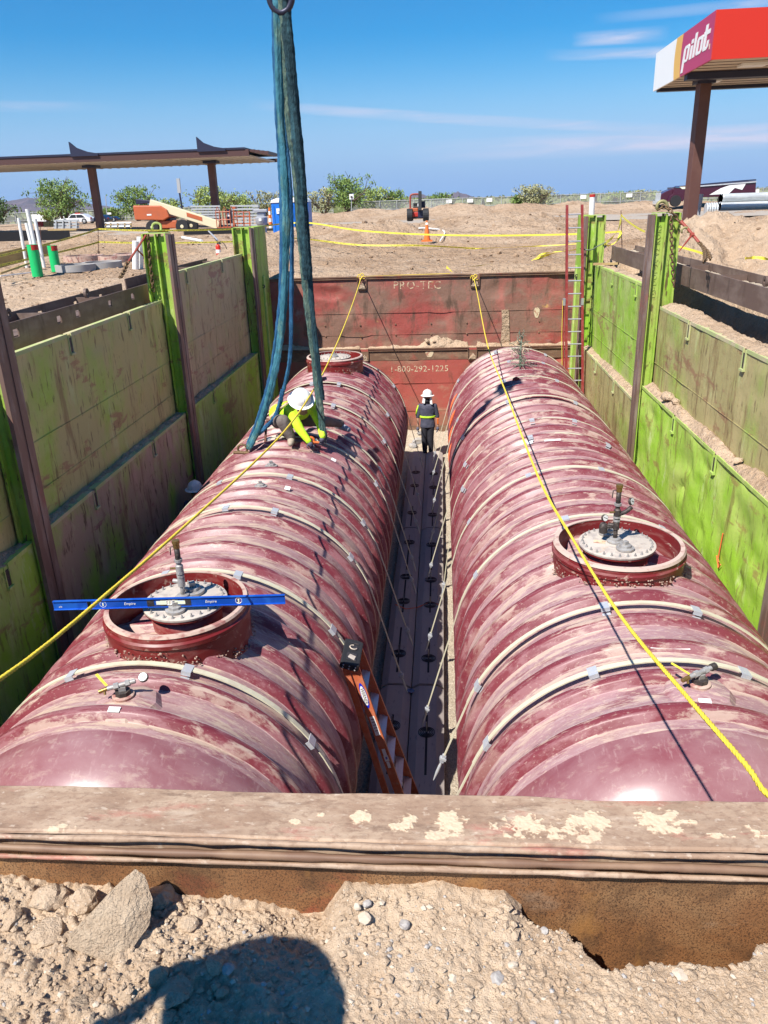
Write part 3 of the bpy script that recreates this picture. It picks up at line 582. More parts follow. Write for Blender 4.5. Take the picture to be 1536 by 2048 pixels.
make_panel(1, 2.5, 7.72, -3.30, -6.6, LO, m_gBright, 'lower right panel nearest the camera beyond the picture edge, lime green', (), 11)
make_panel(1, 14.63, 20.9, -3.70, -6.6, LO, m_gOlive, 'lower right far panel, dusty tan sheet below the pale green one', (16.8, 18.9), 12)
solo('spray_mark', m_fluor, lambda b: (b.tube([(RX+LO-.012, 9.62, -4.18), (RX+LO-.012, 9.66, -4.55)], .008, 6), b.tube([(RX+LO-.012, 9.62, -4.60), (RX+LO-.012, 9.72, -4.55), (RX+LO-.012, 9.60, -4.68), (RX+LO-.012, 9.55, -4.60)], .009, 6)),
     'small orange spray mark on the lime green lower right panel', 'paint mark')

# dirt lying on the ledges
def ledge(side, y0, y1, zt, u0, u1, hgt, seed, name='ledge_dirt'):
    n, m = int((y1-y0)/.035), 12; ys = np.linspace(y0, y1, n); us = np.linspace(0, 1, m)
    Yg, Ug = np.meshgrid(ys, us, indexing='ij'); x0 = (LX if side < 0 else RX)
    Xg = x0 + side*(u0+(u1-u0)*Ug) ; base = np.sin(PI*np.clip(Ug*.62+.08, 0, 1))
    Zg = zt - .03 + base*(hgt*(.45+1.3*np.clip(fbm(Yg*1.1, Ug*.5, 3, seed)+.15, 0, 1)) + fbm(Yg*9, Ug*4, 4, seed+1, .6)*.035)
    b = MB(); b.grid(np.stack([Xg, Yg, Zg], -1)); o = b.build(name, m_dirt, None, smooth=True, fixn=False); o['kind'] = 'stuff'
    tag(o, label='strip of loose dirt along the %s ledge at %s' % ('left' if side < 0 else 'right', {1: 'the near lower panel', 2: 'the middle lower panel', 3: 'the far lower panel', 4: 'the near upper panel', 5: 'the far upper panel'}[seed % 10]), cat='dirt'); return o
ledge(-1, 2.5, 8.1, -3.64, .115, .30, .06, 11); ledge(-1, 8.4, 14.1, -3.62, .115, .30, .05, 12); ledge(-1, 14.4, 20.4, -3.62, .115, .30, .05, 13)
ledge(1, 2.5, 8.2, -3.30, .115, .31, .10, 21); ledge(1, 8.5, 14.4, -3.30, .115, .31, .13, 22); ledge(1, 14.7, 20.8, -3.70, .115, .31, .08, 23)
ledge(1, 8.5, 14.4, -1.88, .30, .62, .10, 24); ledge(1, 14.7, 20.8, -1.63, .30, .58, .05, 25)
rk = [((RX+.20, 13.1, -3.17), .13), ((RX+.22, 12.7, -3.20), .10), ((RX+.19, 12.95, -3.15), .09), ((RX+.20, 9.75, -3.22), .065), ((RX+.18, 11.0, -3.23), .055), ((RX+.2, 15.1, -3.60), .10)]
labs = ['largest clod in the heap at the far end of the lime panel ledge', 'rounded clod behind the heap on the lime panel ledge', 'top clod of the heap on the lime panel ledge', 'pale stone alone on the near part of the lime panel ledge', 'small pale stone halfway along the lime panel ledge', 'pale lump beside the middle right post on the lower ledge']
for i, (c, s) in enumerate(rk): rock('dirt_clod', m_dirt if i < 3 else m_rockA, c, s, 40+i, labs[i], 'clod', 'clods on the right ledges', rough=.9)

# red end wall
FWY = 22.20
def end_panel(zt, zb, yf, m, label, slots, capn, seed):
    t = thing('end_sheet', ((LX+RX)/2, yf, zb), label, 'shoring sheet')
    n, k = 150, 44; xs = np.linspace(-5.6, 4.2, n); zs = np.linspace(zb, zt-.02, k); X, Z = np.meshgrid(xs, zs, indexing='ij')
    D = fbm(X*.8+seed, Z*.9, 3, seed)*.03 + np.clip(fbm(X*1.3, Z*1.7, 2, seed+3)-.18, 0, 1)*.14
    D = D*(1-np.exp(-((X+.62)/1.0)**4-((Z-zt+(.28 if seed == 3 else .60))/.26)**4))
    b = MB(); b.grid(np.stack([X, yf+np.abs(D), Z], -1)[::-1]); b.box((-5.6, yf+.06, zb), (4.2, yf+.16, zt-.022)); b.build('plate', m, t, smooth=True)
    prev = -5.6
    for sx in list(slots)+[None]:
        e = (sx-.10) if sx is not None else 4.2
        part('top_edge', capn, t, lambda b: (b.box((prev, yf-.045, zt-.075), (e, yf-.004, zt-.06)), b.box((prev, yf-.03, zt-.03), (e, yf+.055, zt))), bev=.003)
        if sx is not None:
            part('lifting_slot', m_brownsteel, t, lambda b: (b.box((sx-.10, yf-.05, zt-.36), (sx+.13, yf-.005, zt-.33)), b.box((sx-.115, yf-.045, zt-.33), (sx-.10, yf-.004, zt)), b.box((sx+.13, yf-.045, zt-.33), (sx+.145, yf-.004, zt))))
            part('slot_fill', m_dirt, t, lambda b: b.prism([(-.09, 0), (.12, 0), (.10, .09), (.03, .17), (-.06, .05)], .03, ((sx, yf-.035, zt-.33), (1, 0, 0), (0, 0, 1))))
            prev = sx+.13
    for z in (zt-1.0, zb+.55): part('weld_seam', m, t, lambda b: b.box((-5.6, yf-.006, z-.008), (4.2, yf+.002, z+.008)))
    for z in (zt-1.32, zt-1.62):
        for i in range(9):
            x = -4.3+i*1.0; part('rivet', m_brownsteel, t, lambda b: b.lathe([(.026, 0), (.022, -.014), (0, -.018)], (x, yf-.002, z), 'y', 8))
    return t
pU = end_panel(-1.90, -4.05, FWY, m_red, 'upper red rusty steel panel closing the far end of the pit', (-2.22, .89), m_brownsteel, 3)
pL = end_panel(-3.86, -6.22, FWY-.17, m_red_low, 'lower red steel panel at the far end with a stencilled phone number', (-2.22, .84), m_brownsteel, 8)
part('top_band', m_brownsteel, pL, lambda b: b.box((-5.6, FWY-.176, -4.20), (4.2, FWY-.172, -3.94)))
part('bottom_band', m_brownsteel, pL, lambda b: b.box((-5.6, FWY-.21, -6.4), (4.2, FWY-.175, -6.12)))
m_sten = M('stencil_paint', (0.62, 0.50, 0.33), [((0.35, .12, .08), (14, 14, 14), 6, .52, .60, .85)], rough=.8)
m_sten2 = M('worn_stencil_paint', (0.60, 0.46, 0.30), [((0.30, .10, .07), (10, 10, 10), 7, .44, .56, .95)], rough=.8)
text_part('stencilled_name', 'PRO-TEC', .30, m_sten2, pU, (-.68, FWY-.0025, -2.18), (1, 0, -.02), (0.02, 0, 1), .001, spacing=1.12)
text_part('stencilled_number', '1-800-292-1225', .245, m_sten, pL, (-.65, FWY-.1725, -4.46), (1, 0, 0), (0, 0, 1), .001, spacing=1.06)
for i, (x, z, w, h) in enumerate(((-.35, -4.03, .22, .20), (2.62, -2.98, .16, .30))):
    part('yellow_paint_patch', m_sten, pL if i == 0 else pU, lambda b: b.prism([(w*.5*math.cos(a)*(1+.15*math.sin(3*a)), h*.5*math.sin(a)) for a in np.linspace(0, 6.0, 14)], .003, ((x, (FWY-.181 if i == 0 else FWY-.006), z), (1, 0, 0), (0, 0, 1))))
def wall_dirt():
    n, m = 260, 12; xs = np.linspace(-4.6, 3.6, n); us = np.linspace(0, 1, m); Xg, Ug = np.meshgrid(xs, us, indexing='ij')
    H = .045 + .20*np.exp(-((Xg+.05)/.42)**2) + .13*np.clip(fbm(Xg*1.1, Xg*0, 3, 4), 0, 1) + .05*np.exp(-((Xg-2.0)/.5)**2)
    H = H*np.where(np.abs(Xg+2.22) < .13, .1, 1)*np.where(np.abs(Xg-.85) < .13, .1, 1)
    Zg = -3.875 + H*(Ug**.75)*(1+fbm(Xg*6, Ug*3, 4, 2, .6)*.6)
    return np.stack([Xg, FWY-.168+.166*Ug, Zg], -1)
wd = MB(); wd.grid(wall_dirt()); wd = wd.build('ledge_dirt', m_dirt, None, smooth=True, fixn=False); wd['kind'] = 'stuff'; tag(wd, 'pale dirt heaped along the ledge of the red end wall', 'dirt')
for i, (x, z, s, lab) in enumerate(((-.42, -3.68, .085, 'upright pale clod left of the heap on the end wall ledge'), (-.22, -3.70, .06, 'small pointed clod beside the heap on the end wall ledge'), (2.15, -3.76, .08, 'pale clod above the right tank on the end wall ledge'))):
    rock('dirt_clod', m_dirt, (x, FWY-.10, z), s, 70+i, lab, 'clod', 'clods on the end wall ledge', rough=.9)
solo('mud_streak', m_dirt, lambda b: b.prism([(-.14, 0), (-.10, .55), (-.13, 1.0), (.08, 1.0), (.10, .5), (.14, 0)], .006, ((1.78, FWY-.01, -3.88), (1, 0, 0), (0, 0, 1))), 'dried mud streak running down the upper red end panel', 'mud')

# near panel at the photographer's feet
t = thing('near_end_sheet', (0, 1.68, -4), 'rusty red steel panel across the bottom of the picture with a dusty flat top', 'shoring sheet')
def plate_top(name, x0, x1, nx, nv):
    xs = np.linspace(x0, x1, nx); vs = np.linspace(0, 1, nv); X, V = np.meshgrid(xs, vs, indexing='ij'); Yp = 1.602+V*.185
    zt = -1.60 + fbm(X*2.2, V*.6, 3, 5)*.008 + fbm(X*9, V*2, 3, 6)*.002
    D = np.full_like(X, -1.5)
    for (px, py, rx, ry) in ((800, 1645, .042, .045), (905, 1640, .042, .05), (870, 1668, .03, .02), (1030, 1648, .085, .050), (1160, 1645, .080, .060), (1120, 1665, .04, .03), (1330, 1640, .080, .045), (1515, 1665, .045, .028), (722, 1632, .030, .026), (590, 1640, .018, .014), (640, 1625, .02, .01), (120, 1655, .05, .02), (1430, 1672, .05, .012)):
        p = onz(px, py, -1.597); D = np.maximum(D, 1-((X-p.x)/rx)**2-((Yp-p.y)/ry)**2)
    D = np.clip((D + fbm(X*22, Yp*30, 6, 4, .66)*1.5 - np.abs(fbm(X*60, Yp*80, 3, 14))*.9 - .12)*3.2, 0, 1)
    D = D*np.clip(1-np.abs(V-.5)*2, 0, .15)/.15
    edge = np.where(V > .93, fbm(X*2.5, X*0, 3, 2)*.010, 0)
    b = MB(); b.grid(np.stack([X, Yp+edge, zt - (V < .05)*.006 - (V > .96)*.012 + D*.0022 + D*fbm(X*150, Yp*150, 2, 3)*.0012], -1)); o = b.build(name, m_nearplate2, t, smooth=True, fixn=False)
    at = o.data.attributes.new('mud', 'FLOAT', 'POINT'); at.data.foreach_set('value', D.ravel().astype(np.float32)); return o
def plate_mat():
    m = m_nearplate.copy(); m.name = 'near_plate_with_dried_mud'; n, l = m.node_tree.nodes, m.node_tree.links; p = n['Principled BSDF']
    src = p.inputs['Base Color'].links[0].from_socket; a_ = n.new('ShaderNodeAttribute'); a_.attribute_name = 'mud'
    tn = n.new('ShaderNodeTexNoise'); tn.inputs['Scale'].default_value = 90; tn.inputs['Detail'].default_value = 4; g_ = n.new('ShaderNodeNewGeometry'); l.new(g_.outputs['Position'], tn.inputs['Vector'])
    c_ = n.new('ShaderNodeMixRGB'); l.new(tn.outputs[0], c_.inputs[0]); c_.inputs[1].default_value = (.50, .37, .235, 1); c_.inputs[2].default_value = (.68, .54, .39, 1)
    x_ = n.new('ShaderNodeMixRGB'); l.new(a_.outputs['Fac'], x_.inputs[0]); l.new(src, x_.inputs[1]); l.new(c_.outputs[0], x_.inputs[2]); l.new(x_.outputs[0], p.inputs['Base Color']); return m
m_nearplate2 = plate_mat()
plate_top('top_plate', -1.9, 1.35, 1900, 110)
part('top_plate', m_nearplate, t, lambda b: (b.box((-4.9, 1.602, -1.66), (-1.901, 1.785, -1.602)), b.box((1.351, 1.602, -1.66), (4.0, 1.785, -1.602))))
part('top_core', m_nearplate, t, lambda b: b.box((-4.9, 1.604, -1.75), (4.0, 1.783, -1.625)))
n = 420; xs = np.linspace(-4.9, 4.0, n)
for nm, mt, yc, zc, r, sd, am in (('upper_lip', m_nearplate, 1.594, -1.612, .0085, 3, .006), ('lower_lip', m_brownsteel, 1.580, -1.640, .011, 5, .003), ('weld_bead', m_nearplate, 1.573, -1.664, .0075, 9, .0025)):
    w1 = fbm(xs*3.2, xs*0, 3, sd)*am; w2 = fbm(xs*7, xs*0+2, 4, sd+1)*am*.8
    part(nm, mt, t, lambda b: b.tube([(xs[i], yc+w2[i]*.4, zc+w1[i]) for i in range(n)], [r*(1+fbm(xs*11, xs*0, 2, sd)[i]*.5) for i in range(n)], 8), smooth=True)
zz = np.linspace(-3.9, -1.655, 60); X, Z = np.meshgrid(np.linspace(-4.9, 4.0, 300), zz, indexing='ij')
b = MB(); b.grid(np.stack([X, 1.588+fbm(X*1.5, Z*2, 3, 8)*.012 + np.clip(.12-np.abs(X-.52), 0, 1)*.05, Z], -1)); b.build('outer_plate', m_rust, t, smooth=True)
part('inner_plate', m_red, t, lambda b: b.box((-4.9, 1.70, -6.6), (4.0, 1.78, -1.76)))
m_bond = M('bonding_resin', (0.33, 0.23, 0.18), [((0.50, .39, .30), (25, 25, 25), 5, .5, .62, .7), ((.2, .06, .05), (25, 25, 25), 4, .54, .62, .7)], rough=.8)
m_splat = M('dried_mud_splash', (0.50, 0.38, 0.27), [((0.60, .48, .36), (40, 40, 40), 4, .5, .6, .6), ((.34, .22, .15), (60, 60, 60), 4, .56, .66, .6)], rough=.95, bumps=[((120, 120, 120), .5, .003)])

# H beams lying behind the wall panels
def hbeam(x0, x1, y0, y1, z0, z1, label, holes, cat='steel beam'):
    t = thing('steel_beam', ((x0+x1)/2, (y0+y1)/2, z0), label, cat, 'rusty H beams behind the shoring')
    zm = z0+(z1-z0)*.45
    part('web', m_beam, t, lambda b: b.box((min(x0, x1)+.02, y0, zm), (max(x0, x1)-.02, y1, zm+.02)))
    for nm, x in (('near_flange', x0), ('far_flange', x1)):
        def fl(b):
            # flange with burnt lifting holes: built as strips around each hole
            hs = sorted(h for h in holes if y0 < h < y1); prev = y0
            for h in hs:
                b.box((x-.011, prev, z0), (x+.011, h-.07, z1)); b.box((x-.0105, h-.07, z0), (x+.0105, h+.07, z0+.17)); b.box((x-.0105, h-.07, z0+.27), (x+.0105, h+.07, z1)); prev = h+.07
            b.box((x-.011, prev, z0), (x+.011, y1, z1))
        part(nm, m_beam, t, fl, bev=.002)
    for y in np.arange(y0+1.2, y1-.3, 1.9): part('stiffener', m_beam, t, lambda b: b.box((min(x0, x1)+.022, y, zm+.021), (max(x0, x1)-.022, y+.018, z1-.03)))
    return t
hbeam(4.24, 4.80, 8.0, 20.7, -1.53, -1.20, 'long brown H beam lying along the top of the right wall', ())
hbeam(-5.38, -5.95, 7.6, 14.6, -1.62, -1.26, 'long brown H beam with burnt holes behind the left wall', (8.9, 9.6, 10.8, 11.4, 12.6, 13.6))
hbeam(-5.38, -5.95, 14.8, 20.3, -1.60, -1.20, 'second brown H beam partly hidden behind the far left panel', ())
gr = terrain('beam_gravel', np.arange(4.26, 4.79, .03), np.arange(8.1, 20.6, .03), mat=m_gravel, hf=lambda x, y: -1.365+.03+fbm(x*12, y*12, 4, 3)*.03+np.clip(fbm(x*.6, y*.6, 2, 6), 0, 1)*.06)
gr['kind'] = 'stuff'; tag(gr, 'gravel lying in the trough of the right H beam', 'gravel')
lug = [(4.52, 11.6, 'brown lifting lug standing in the right H beam', m_beam), (4.52, 10.75, 'yellow painted lifting lug in the right H beam', m_yelF), (-5.6, 12.3, 'round brown lug on the left H beam far end', m_beam), (-5.6, 9.9, 'round brown lug on the left H beam near end', m_beam)]
for x, y, lab, m in lug:
    solo('lifting_lug', m, lambda b: b.lathe([(.075, -.02), (.075, .02), (.030, .02), (.030, -.02)], (x, y, -1.20), 'x', 18, close=True), lab, 'lug', 'lifting lugs on the H beams')
solo('timber_block', m_wood, lambda b: b.bar((3.72, 20.2, -1.58), (4.25, 19.9, -1.56), .10, .05), 'short wooden block under the far end of the right H beam', 'timber')

# ------------------------------------------------------------------ the two tanks
TR = 1.505
PITCHR = .415
def tank_profile(y0, y1):
    prof = []; nose = .92
    for i in range(15):
        a = PI/2*i/14; prof.append((TR*math.sin(a)**.9 if i else 0.0001, y0+nose*(1-math.cos(a))))
    y = y0+nose+.10; ribs = []
    while y < y1-nose-.2:
        ribs.append(y)
        prof += [(TR, y), (TR+.006, y+.006), (TR+.052, y+.030), (TR+.064, y+.045), (TR+.066, y+.105), (TR+.060, y+.120), (TR+.010, y+.150), (TR, y+.165), (TR-.002, y+.29)]
        y += PITCHR
    for i in range(15):
        a = PI/2*(1-i/14); prof.append((TR*math.sin(a)**.9 if i < 14 else 0.0001, y1-nose*(1-math.cos(a))))
    return prof, ribs
def make_tank(cx, cz, y0, y1, m, label, rot=0):
    t = thing('storage_tank', (cx, (y0+y1)/2, cz), label, 'storage tank', 'ribbed maroon fibreglass fuel tanks')
    prof, ribs = tank_profile(y0, y1); seg = 128
    b = MB(); b.lathe(prof, (cx, 0, cz), 'y', seg)
    # hand laid ribs: a slight waviness so the edges are not machine clean
    V = np.array(b.v); an = np.arctan2(V[:, 2]-cz, V[:, 0]-cx); R = np.hypot(V[:, 2]-cz, V[:, 0]-cx)
    w = fbm(an*3, V[:, 1]*1.5, 3, 5)*.012 + fbm(an*14, V[:, 1]*2.4, 2, 15)*.006; V[:, 1] += np.where(R > TR*.98, w, 0)*1.0
    rr = fbm(an*4+9, V[:, 1]*.9, 3, 7)*.010*(R > TR*.5); V[:, 0] += np.cos(an)*rr; V[:, 2] += np.sin(an)*rr
    b.v = [tuple(v) for v in V]
    o = b.build('shell', m, t, smooth='auto')
    me = o.data; me.materials.append(m_head)      # smooth end caps carry a glossier coat
    yl, yh = y0+.95-(y0+y1)/2, y1-.95-(y0+y1)/2
    me.materials.append(m_rib); me.materials.append(m_ribtop)      # clean rib faces and their dusty far edge
    yoff = (y0+y1)/2; start = y0+.92+.10
    for p in me.polygons:
        if p.center.y < yl or p.center.y > yh: p.material_index = 1; continue
        ph = (p.center.y+yoff-start) % PITCHR; rr = math.hypot(p.center.x, p.center.z)
        if rr > TR+.020 or (rr > TR+.003 and ph < .06): p.material_index = 2
        if rr > TR+.05 and ph > .100: p.material_index = 3
    return t, ribs
Lx, Lz, Rx_, Rz = -2.37, -4.87, 1.70, -4.80
tankL, ribsL = make_tank(Lx, Lz, 3.38, 19.0, m_tankL, 'left ribbed maroon tank with a blue level across its near manway')
tankR, ribsR = make_tank(Rx_, Rz, 3.42, 19.6, m_tankR, 'right ribbed maroon tank, dustier, with a yellow rope crossing above it')

def hexnut(b, c, r, h, ax='z'): b.lathe([(r, 0), (r, h)], c, ax, 6)
def plug(name_t, c, label, s=1.0, top=True):
    t = thing(name_t, c, label, 'pipe plug', 'threaded bung fittings in the tank tops'); c = Vector(c)
    part('flange', m_galv, t, lambda b: b.lathe([(.085*s, 0), (.09*s, .012*s), (.09*s, .028*s), (.066*s, .034*s), (0, .034*s)], c, 'z', 24), smooth='auto')
    part('collar_ring', m_galv, t, lambda b: b.lathe([(.062*s, .034*s), (.060*s, .056*s), (.045*s, .060*s), (0, .060*s)], c, 'z', 8))
    part('square_head', m_galv, t, lambda b: b.box((c.x-.022*s, c.y-.022*s, c.z+.06*s), (c.x+.022*s, c.y+.022*s, c.z+.095*s), rot=Matrix.Rotation(.5, 3, 'Z')))
    return t
def manway(tk, cx, cy, zr, R, cz, label, rise=.0, lidoff=(0.02, .06), tilt=0, nb=26, sd=1):
    """collar rim, dished deck and bolted cover as parts of the tank"""
    mc = m_collarR if cx > 0 else m_collar; mr_ = m_rimP if cx > 0 or cy > 10 else m_rim; rt_ = .002 if cx > 0 else 0
    # outer collar wall following the tank surface below it
    seg = 64; vs = []; zs = []
    prof = [(R+.012, zr-.62), (R+.012, zr-.12), (R+.028, zr-.105), (R+.030, zr-.07), (R+.012, zr-.055), (R+.010, zr-.012), (R, zr), (R-.028, zr), (R-.03, zr-.01), (R-.035, zr-.62)]
    part('collar', mc, tk, lambda b: b.lathe(prof, (cx, cy, 0), 'z', seg), smooth='auto')
    part('collar_rim', mr_, tk, lambda b: b.lathe([(R-.031-rt_, zr+.0005), (R-.031-rt_, zr+.007+rt_), (R+.004+rt_, zr+.006+rt_), (R+.016+rt_*2, zr-.012-rt_*2), (R+.010, zr-.020-rt_*2)], (cx, cy, 0), 'z', seg, close=True))
    # mortar-like bonding lumps where collar meets shell
    rnd = random.Random(sd)
    def lumps(b):
        for k in range(300):
            a = rnd.uniform(0, 2*PI); rr = R+.012+rnd.uniform(0, .03); x = cx+rr*math.cos(a); y = cy+rr*math.sin(a)
            z = cz+math.sqrt(max(.1, (TR+.03)**2-(x-(Lx if cx < 0 else Rx_))**2)); 
            rock_mesh(b, (x, y, z+rnd.uniform(-.01, .09*rnd.random())), rnd.uniform(.004, .014), sd*999+k, sub=1, rough=1)
    o = part('bonding_lumps', m_bond, tk, lumps, fixn=False); o['kind'] = 'stuff'
    lx, ly = cx+lidoff[0], cy+lidoff[1]; lr = R*.60; lz = zr-.035+rise
    part('neck', m_collar, tk, lambda b: b.lathe([(lr-.06, lz-.5), (lr-.05, lz-.022)], (lx, ly, 0), 'z', 40), smooth=True)
    part('under_flange', m_collar, tk, lambda b: b.lathe([(lr-.01, lz-.040), (lr, lz-.036), (lr, lz-.020), (0, lz-.020)], (lx, ly, 0), 'z', 48), smooth='auto')
    cover = part('manway_cover', m_lid, tk, lambda b: b.lathe([(lr+.004, lz-.018), (lr+.006, lz-.014), (lr+.006, lz+.002), (lr, lz+.005), (0, lz+.005)], (lx, ly, 0), 'z', 56), smooth='auto')
    def bolt(b, a):
        x = lx+(lr-.032)*math.cos(a); y = ly+(lr-.032)*math.sin(a)
        b.lathe([(.014, 0), (.014, .003)], (x, y, lz+.0052), 'z', 10); hexnut(b, (x, y, lz+.0083), .0105, .011); b.lathe([(.0055, .02), (.0055, .036), (0, .037)], (x, y, lz), 'z', 6)
    for k in range(nb): part('bolt', m_galv, cover, lambda b: bolt(b, 2*PI*k/nb+.1))
    return lx, ly, lz+.0055, lr
# near manways
LM = manway(tankL, -2.27, 5.74, -3.13, .59, Lz, 'l', lidoff=(.04, .09), sd=3)
RM = manway(tankR, 1.70, 6.99, -3.13, .60, Rz, 'r', rise=.0, lidoff=(.0, .06), nb=28, sd=5)
FM = manway(tankL, -2.34, 16.9, -3.10, .60, Lz, 'f', rise=.01, lidoff=(-.02, .03), nb=22, sd=7)
part('paper_tag', m_sten, tankR, lambda b: b.box((RM[0]-.22, RM[1]-.02, RM[2]+.001), (RM[0]-.11, RM[1]+.05, RM[2]+.003), rot=Matrix.Rotation(-.25, 3, 'Z')))
plug('pipe_plug', (LM[0]-.02, LM[1]-.20, LM[2]), 'grey plug on the near left manway cover in front of the blue level', .95)
plug('pipe_plug', (LM[0]+.03, LM[1]+.13, LM[2]), 'large stepped grey plug behind the blue level on the left cover', 1.15)
plug('pipe_plug', (RM[0]+.04, RM[1]-.17, RM[2]), 'grey plug at the front of the right manway cover', .95)
plug('pipe_plug', (RM[0]-.05, RM[1]+.20, RM[2]), 'dark grey plug behind the riser on the right manway cover', 1.0)
plug('pipe_plug', (FM[0]+.0, FM[1]-.05, FM[2]), 'grey plug on the cover of the far left manway', 1.1)
plug('pipe_plug', (-2.37, 10.1, Lz+TR-.015), 'square plug alone between ribs on the left tank, the farther of two', .95)
plug('pipe_plug', (-2.34, 9.28, Lz+TR-.015), 'square plug alone between ribs on the left tank, the nearer of two', .90)

# riser pipes with valves and gauges
def gauge(t, c, nrm, r=.032, face=m_paper):
    c = Vector(c); n = Vector(nrm).normalized(); a = n.cross(Vector((0, 0, 1))).normalized(); q = a.cross(n)
    def ring(b, rs, hs):
        seg = 20; vs = []; 
        for rr, h in zip(rs, hs): vs += [c + n*h + a*(rr*math.cos(2*PI*k/seg)) + q*(rr*math.sin(2*PI*k/seg)) for k in range(seg)]
        fs = [(i*seg+k, i*seg+(k+1) % seg, (i+1)*seg+(k+1) % seg, (i+1)*seg+k) for i in range(len(rs)-1) for k in range(seg)]+[tuple(range(seg))[::-1], tuple((len(rs)-1)*seg+k for k in range(seg))]
        b.add(vs, fs)
    g = part('gauge', m_iron, t, lambda b: ring(b, [r*.9, r, r], [-.024, -.02, .004]))
    part('dial', face, g, lambda b: ring(b, [r*.88, r*.88], [.0045, .006]))
    part('needle', m_ink, g, lambda b: b.bar(c+n*.0075-a*r*.6-q*r*.3, c+n*.0075+a*r*.6+q*r*.35, .004, .002, n))
def riser(c, h, label, side, col, withg=True):
    c = Vector(c); t = thing('riser_pipe', c, label, 'pipe', 'vertical test pipes on the manway covers')
    b0 = .02
    part('base_flange', m_galv, t, lambda b: b.lathe([(.075, 0), (.078, .02), (.055, .03), (.052, .045), (.035, .05)], c, 'z', 20), smooth='auto')
    z1, z2, z3 = h*.26, h*.45, h*.66
    part('lower_pipe', col, t, lambda b: b.lathe([(.021, .04), (.021, z1)], c, 'z', 14), smooth=True)
    part('tee', col, t, lambda b: (b.lathe([(.030, z1-.02), (.032, z1-.01), (.032, z1+.05), (.030, z1+.06)], c, 'z', 14), b.tube([c+Vector((0, 0, z1+.02)), c+Vector((side*.075, .02, z1+.02))], .020, 12)), smooth='auto')
    part('union', m_galv, t, lambda b: (b.lathe([(.034, z1+.065), (.034, z1+.085)], c, 'z', 8), b.lathe([(.036, z1+.10), (.036, z1+.12)], c, 'z', 8)))
    part('valve_body', col, t, lambda b: b.lathe([(.022, z1+.05), (.022, z2), (.033, z2+.005), (.033, z2+.07), (.022, z2+.08), (.022, z3)], c, 'z', 14), smooth='auto')
    part('pet_cock', m_brass, t, lambda b: b.tube([c+Vector((-.02, -.01, z2+.05)), c+Vector((-.075, -.02, z2+.05))], .010, 8))
    part('upper_pipe', m_iron, t, lambda b: b.lathe([(.024, z3), (.024, h-.07)], c, 'z', 14), smooth=True)
    part('ring_joint', m_galv, t, lambda b: b.lathe([(.034, z3-.012), (.034, z3+.014)], c, 'z', 14))
    part('brass_cap', m_brass, t, lambda b: b.lathe([(.026, h-.075), (.028, h-.07), (.028, h-.035), (.033, h-.03), (.033, h-.002), (.026, h)], c, 'z', 14), smooth='auto')
    part('valve_handle', m_blk2, t, lambda b: b.tube([c+Vector((side*.028, 0, h-.06)), c+Vector((side*.055, 0, h-.065)), c+Vector((side*.060, 0, h-.14))], .005, 6))
    if withg:
        e = c+Vector((.13, .0, z2+.10))
        part('elbow_branch', col, t, lambda b: b.tube([c+Vector((.01, 0, z2+.02)), c+Vector((.075, 0, z2+.045)), c+Vector((.105, 0, z2+.07)), e], .021, 12), smooth=True)
        gauge(t, e+Vector((0, 0, .055)), (.75, -.6, .25), .036)
        f = c+Vector((-.115, .02, z1-.02))
        part('branch_pot', col, t, lambda b: (b.lathe([(.024, -.10), (.040, -.09), (.042, -.03), (.034, 0), (.02, .01)], f+Vector((0, 0, .05)), 'z', 14), b.tube([f+Vector((0, 0, .02)), c+Vector((0, 0, z1+.01))], .016, 10)), smooth='auto')
        gauge(t, f+Vector((.01, 0, .11)), (.5, -.85, .2), .034)
    return t
riser((RM[0]-.02, RM[1]+.01, RM[2]), .60, 'dark riser pipe with two round gauges on the right manway cover', -1, m_iron)
riser((LM[0]-.02, LM[1]+.02, LM[2]), .56, 'grey riser pipe with a brass cap on the near left manway cover', -1, m_galv, False)
riser((-2.48, 15.55, Lz+TR-.02), .52, 'far riser pipe beside the sling in front of the far left manway', 1, m_iron, False)

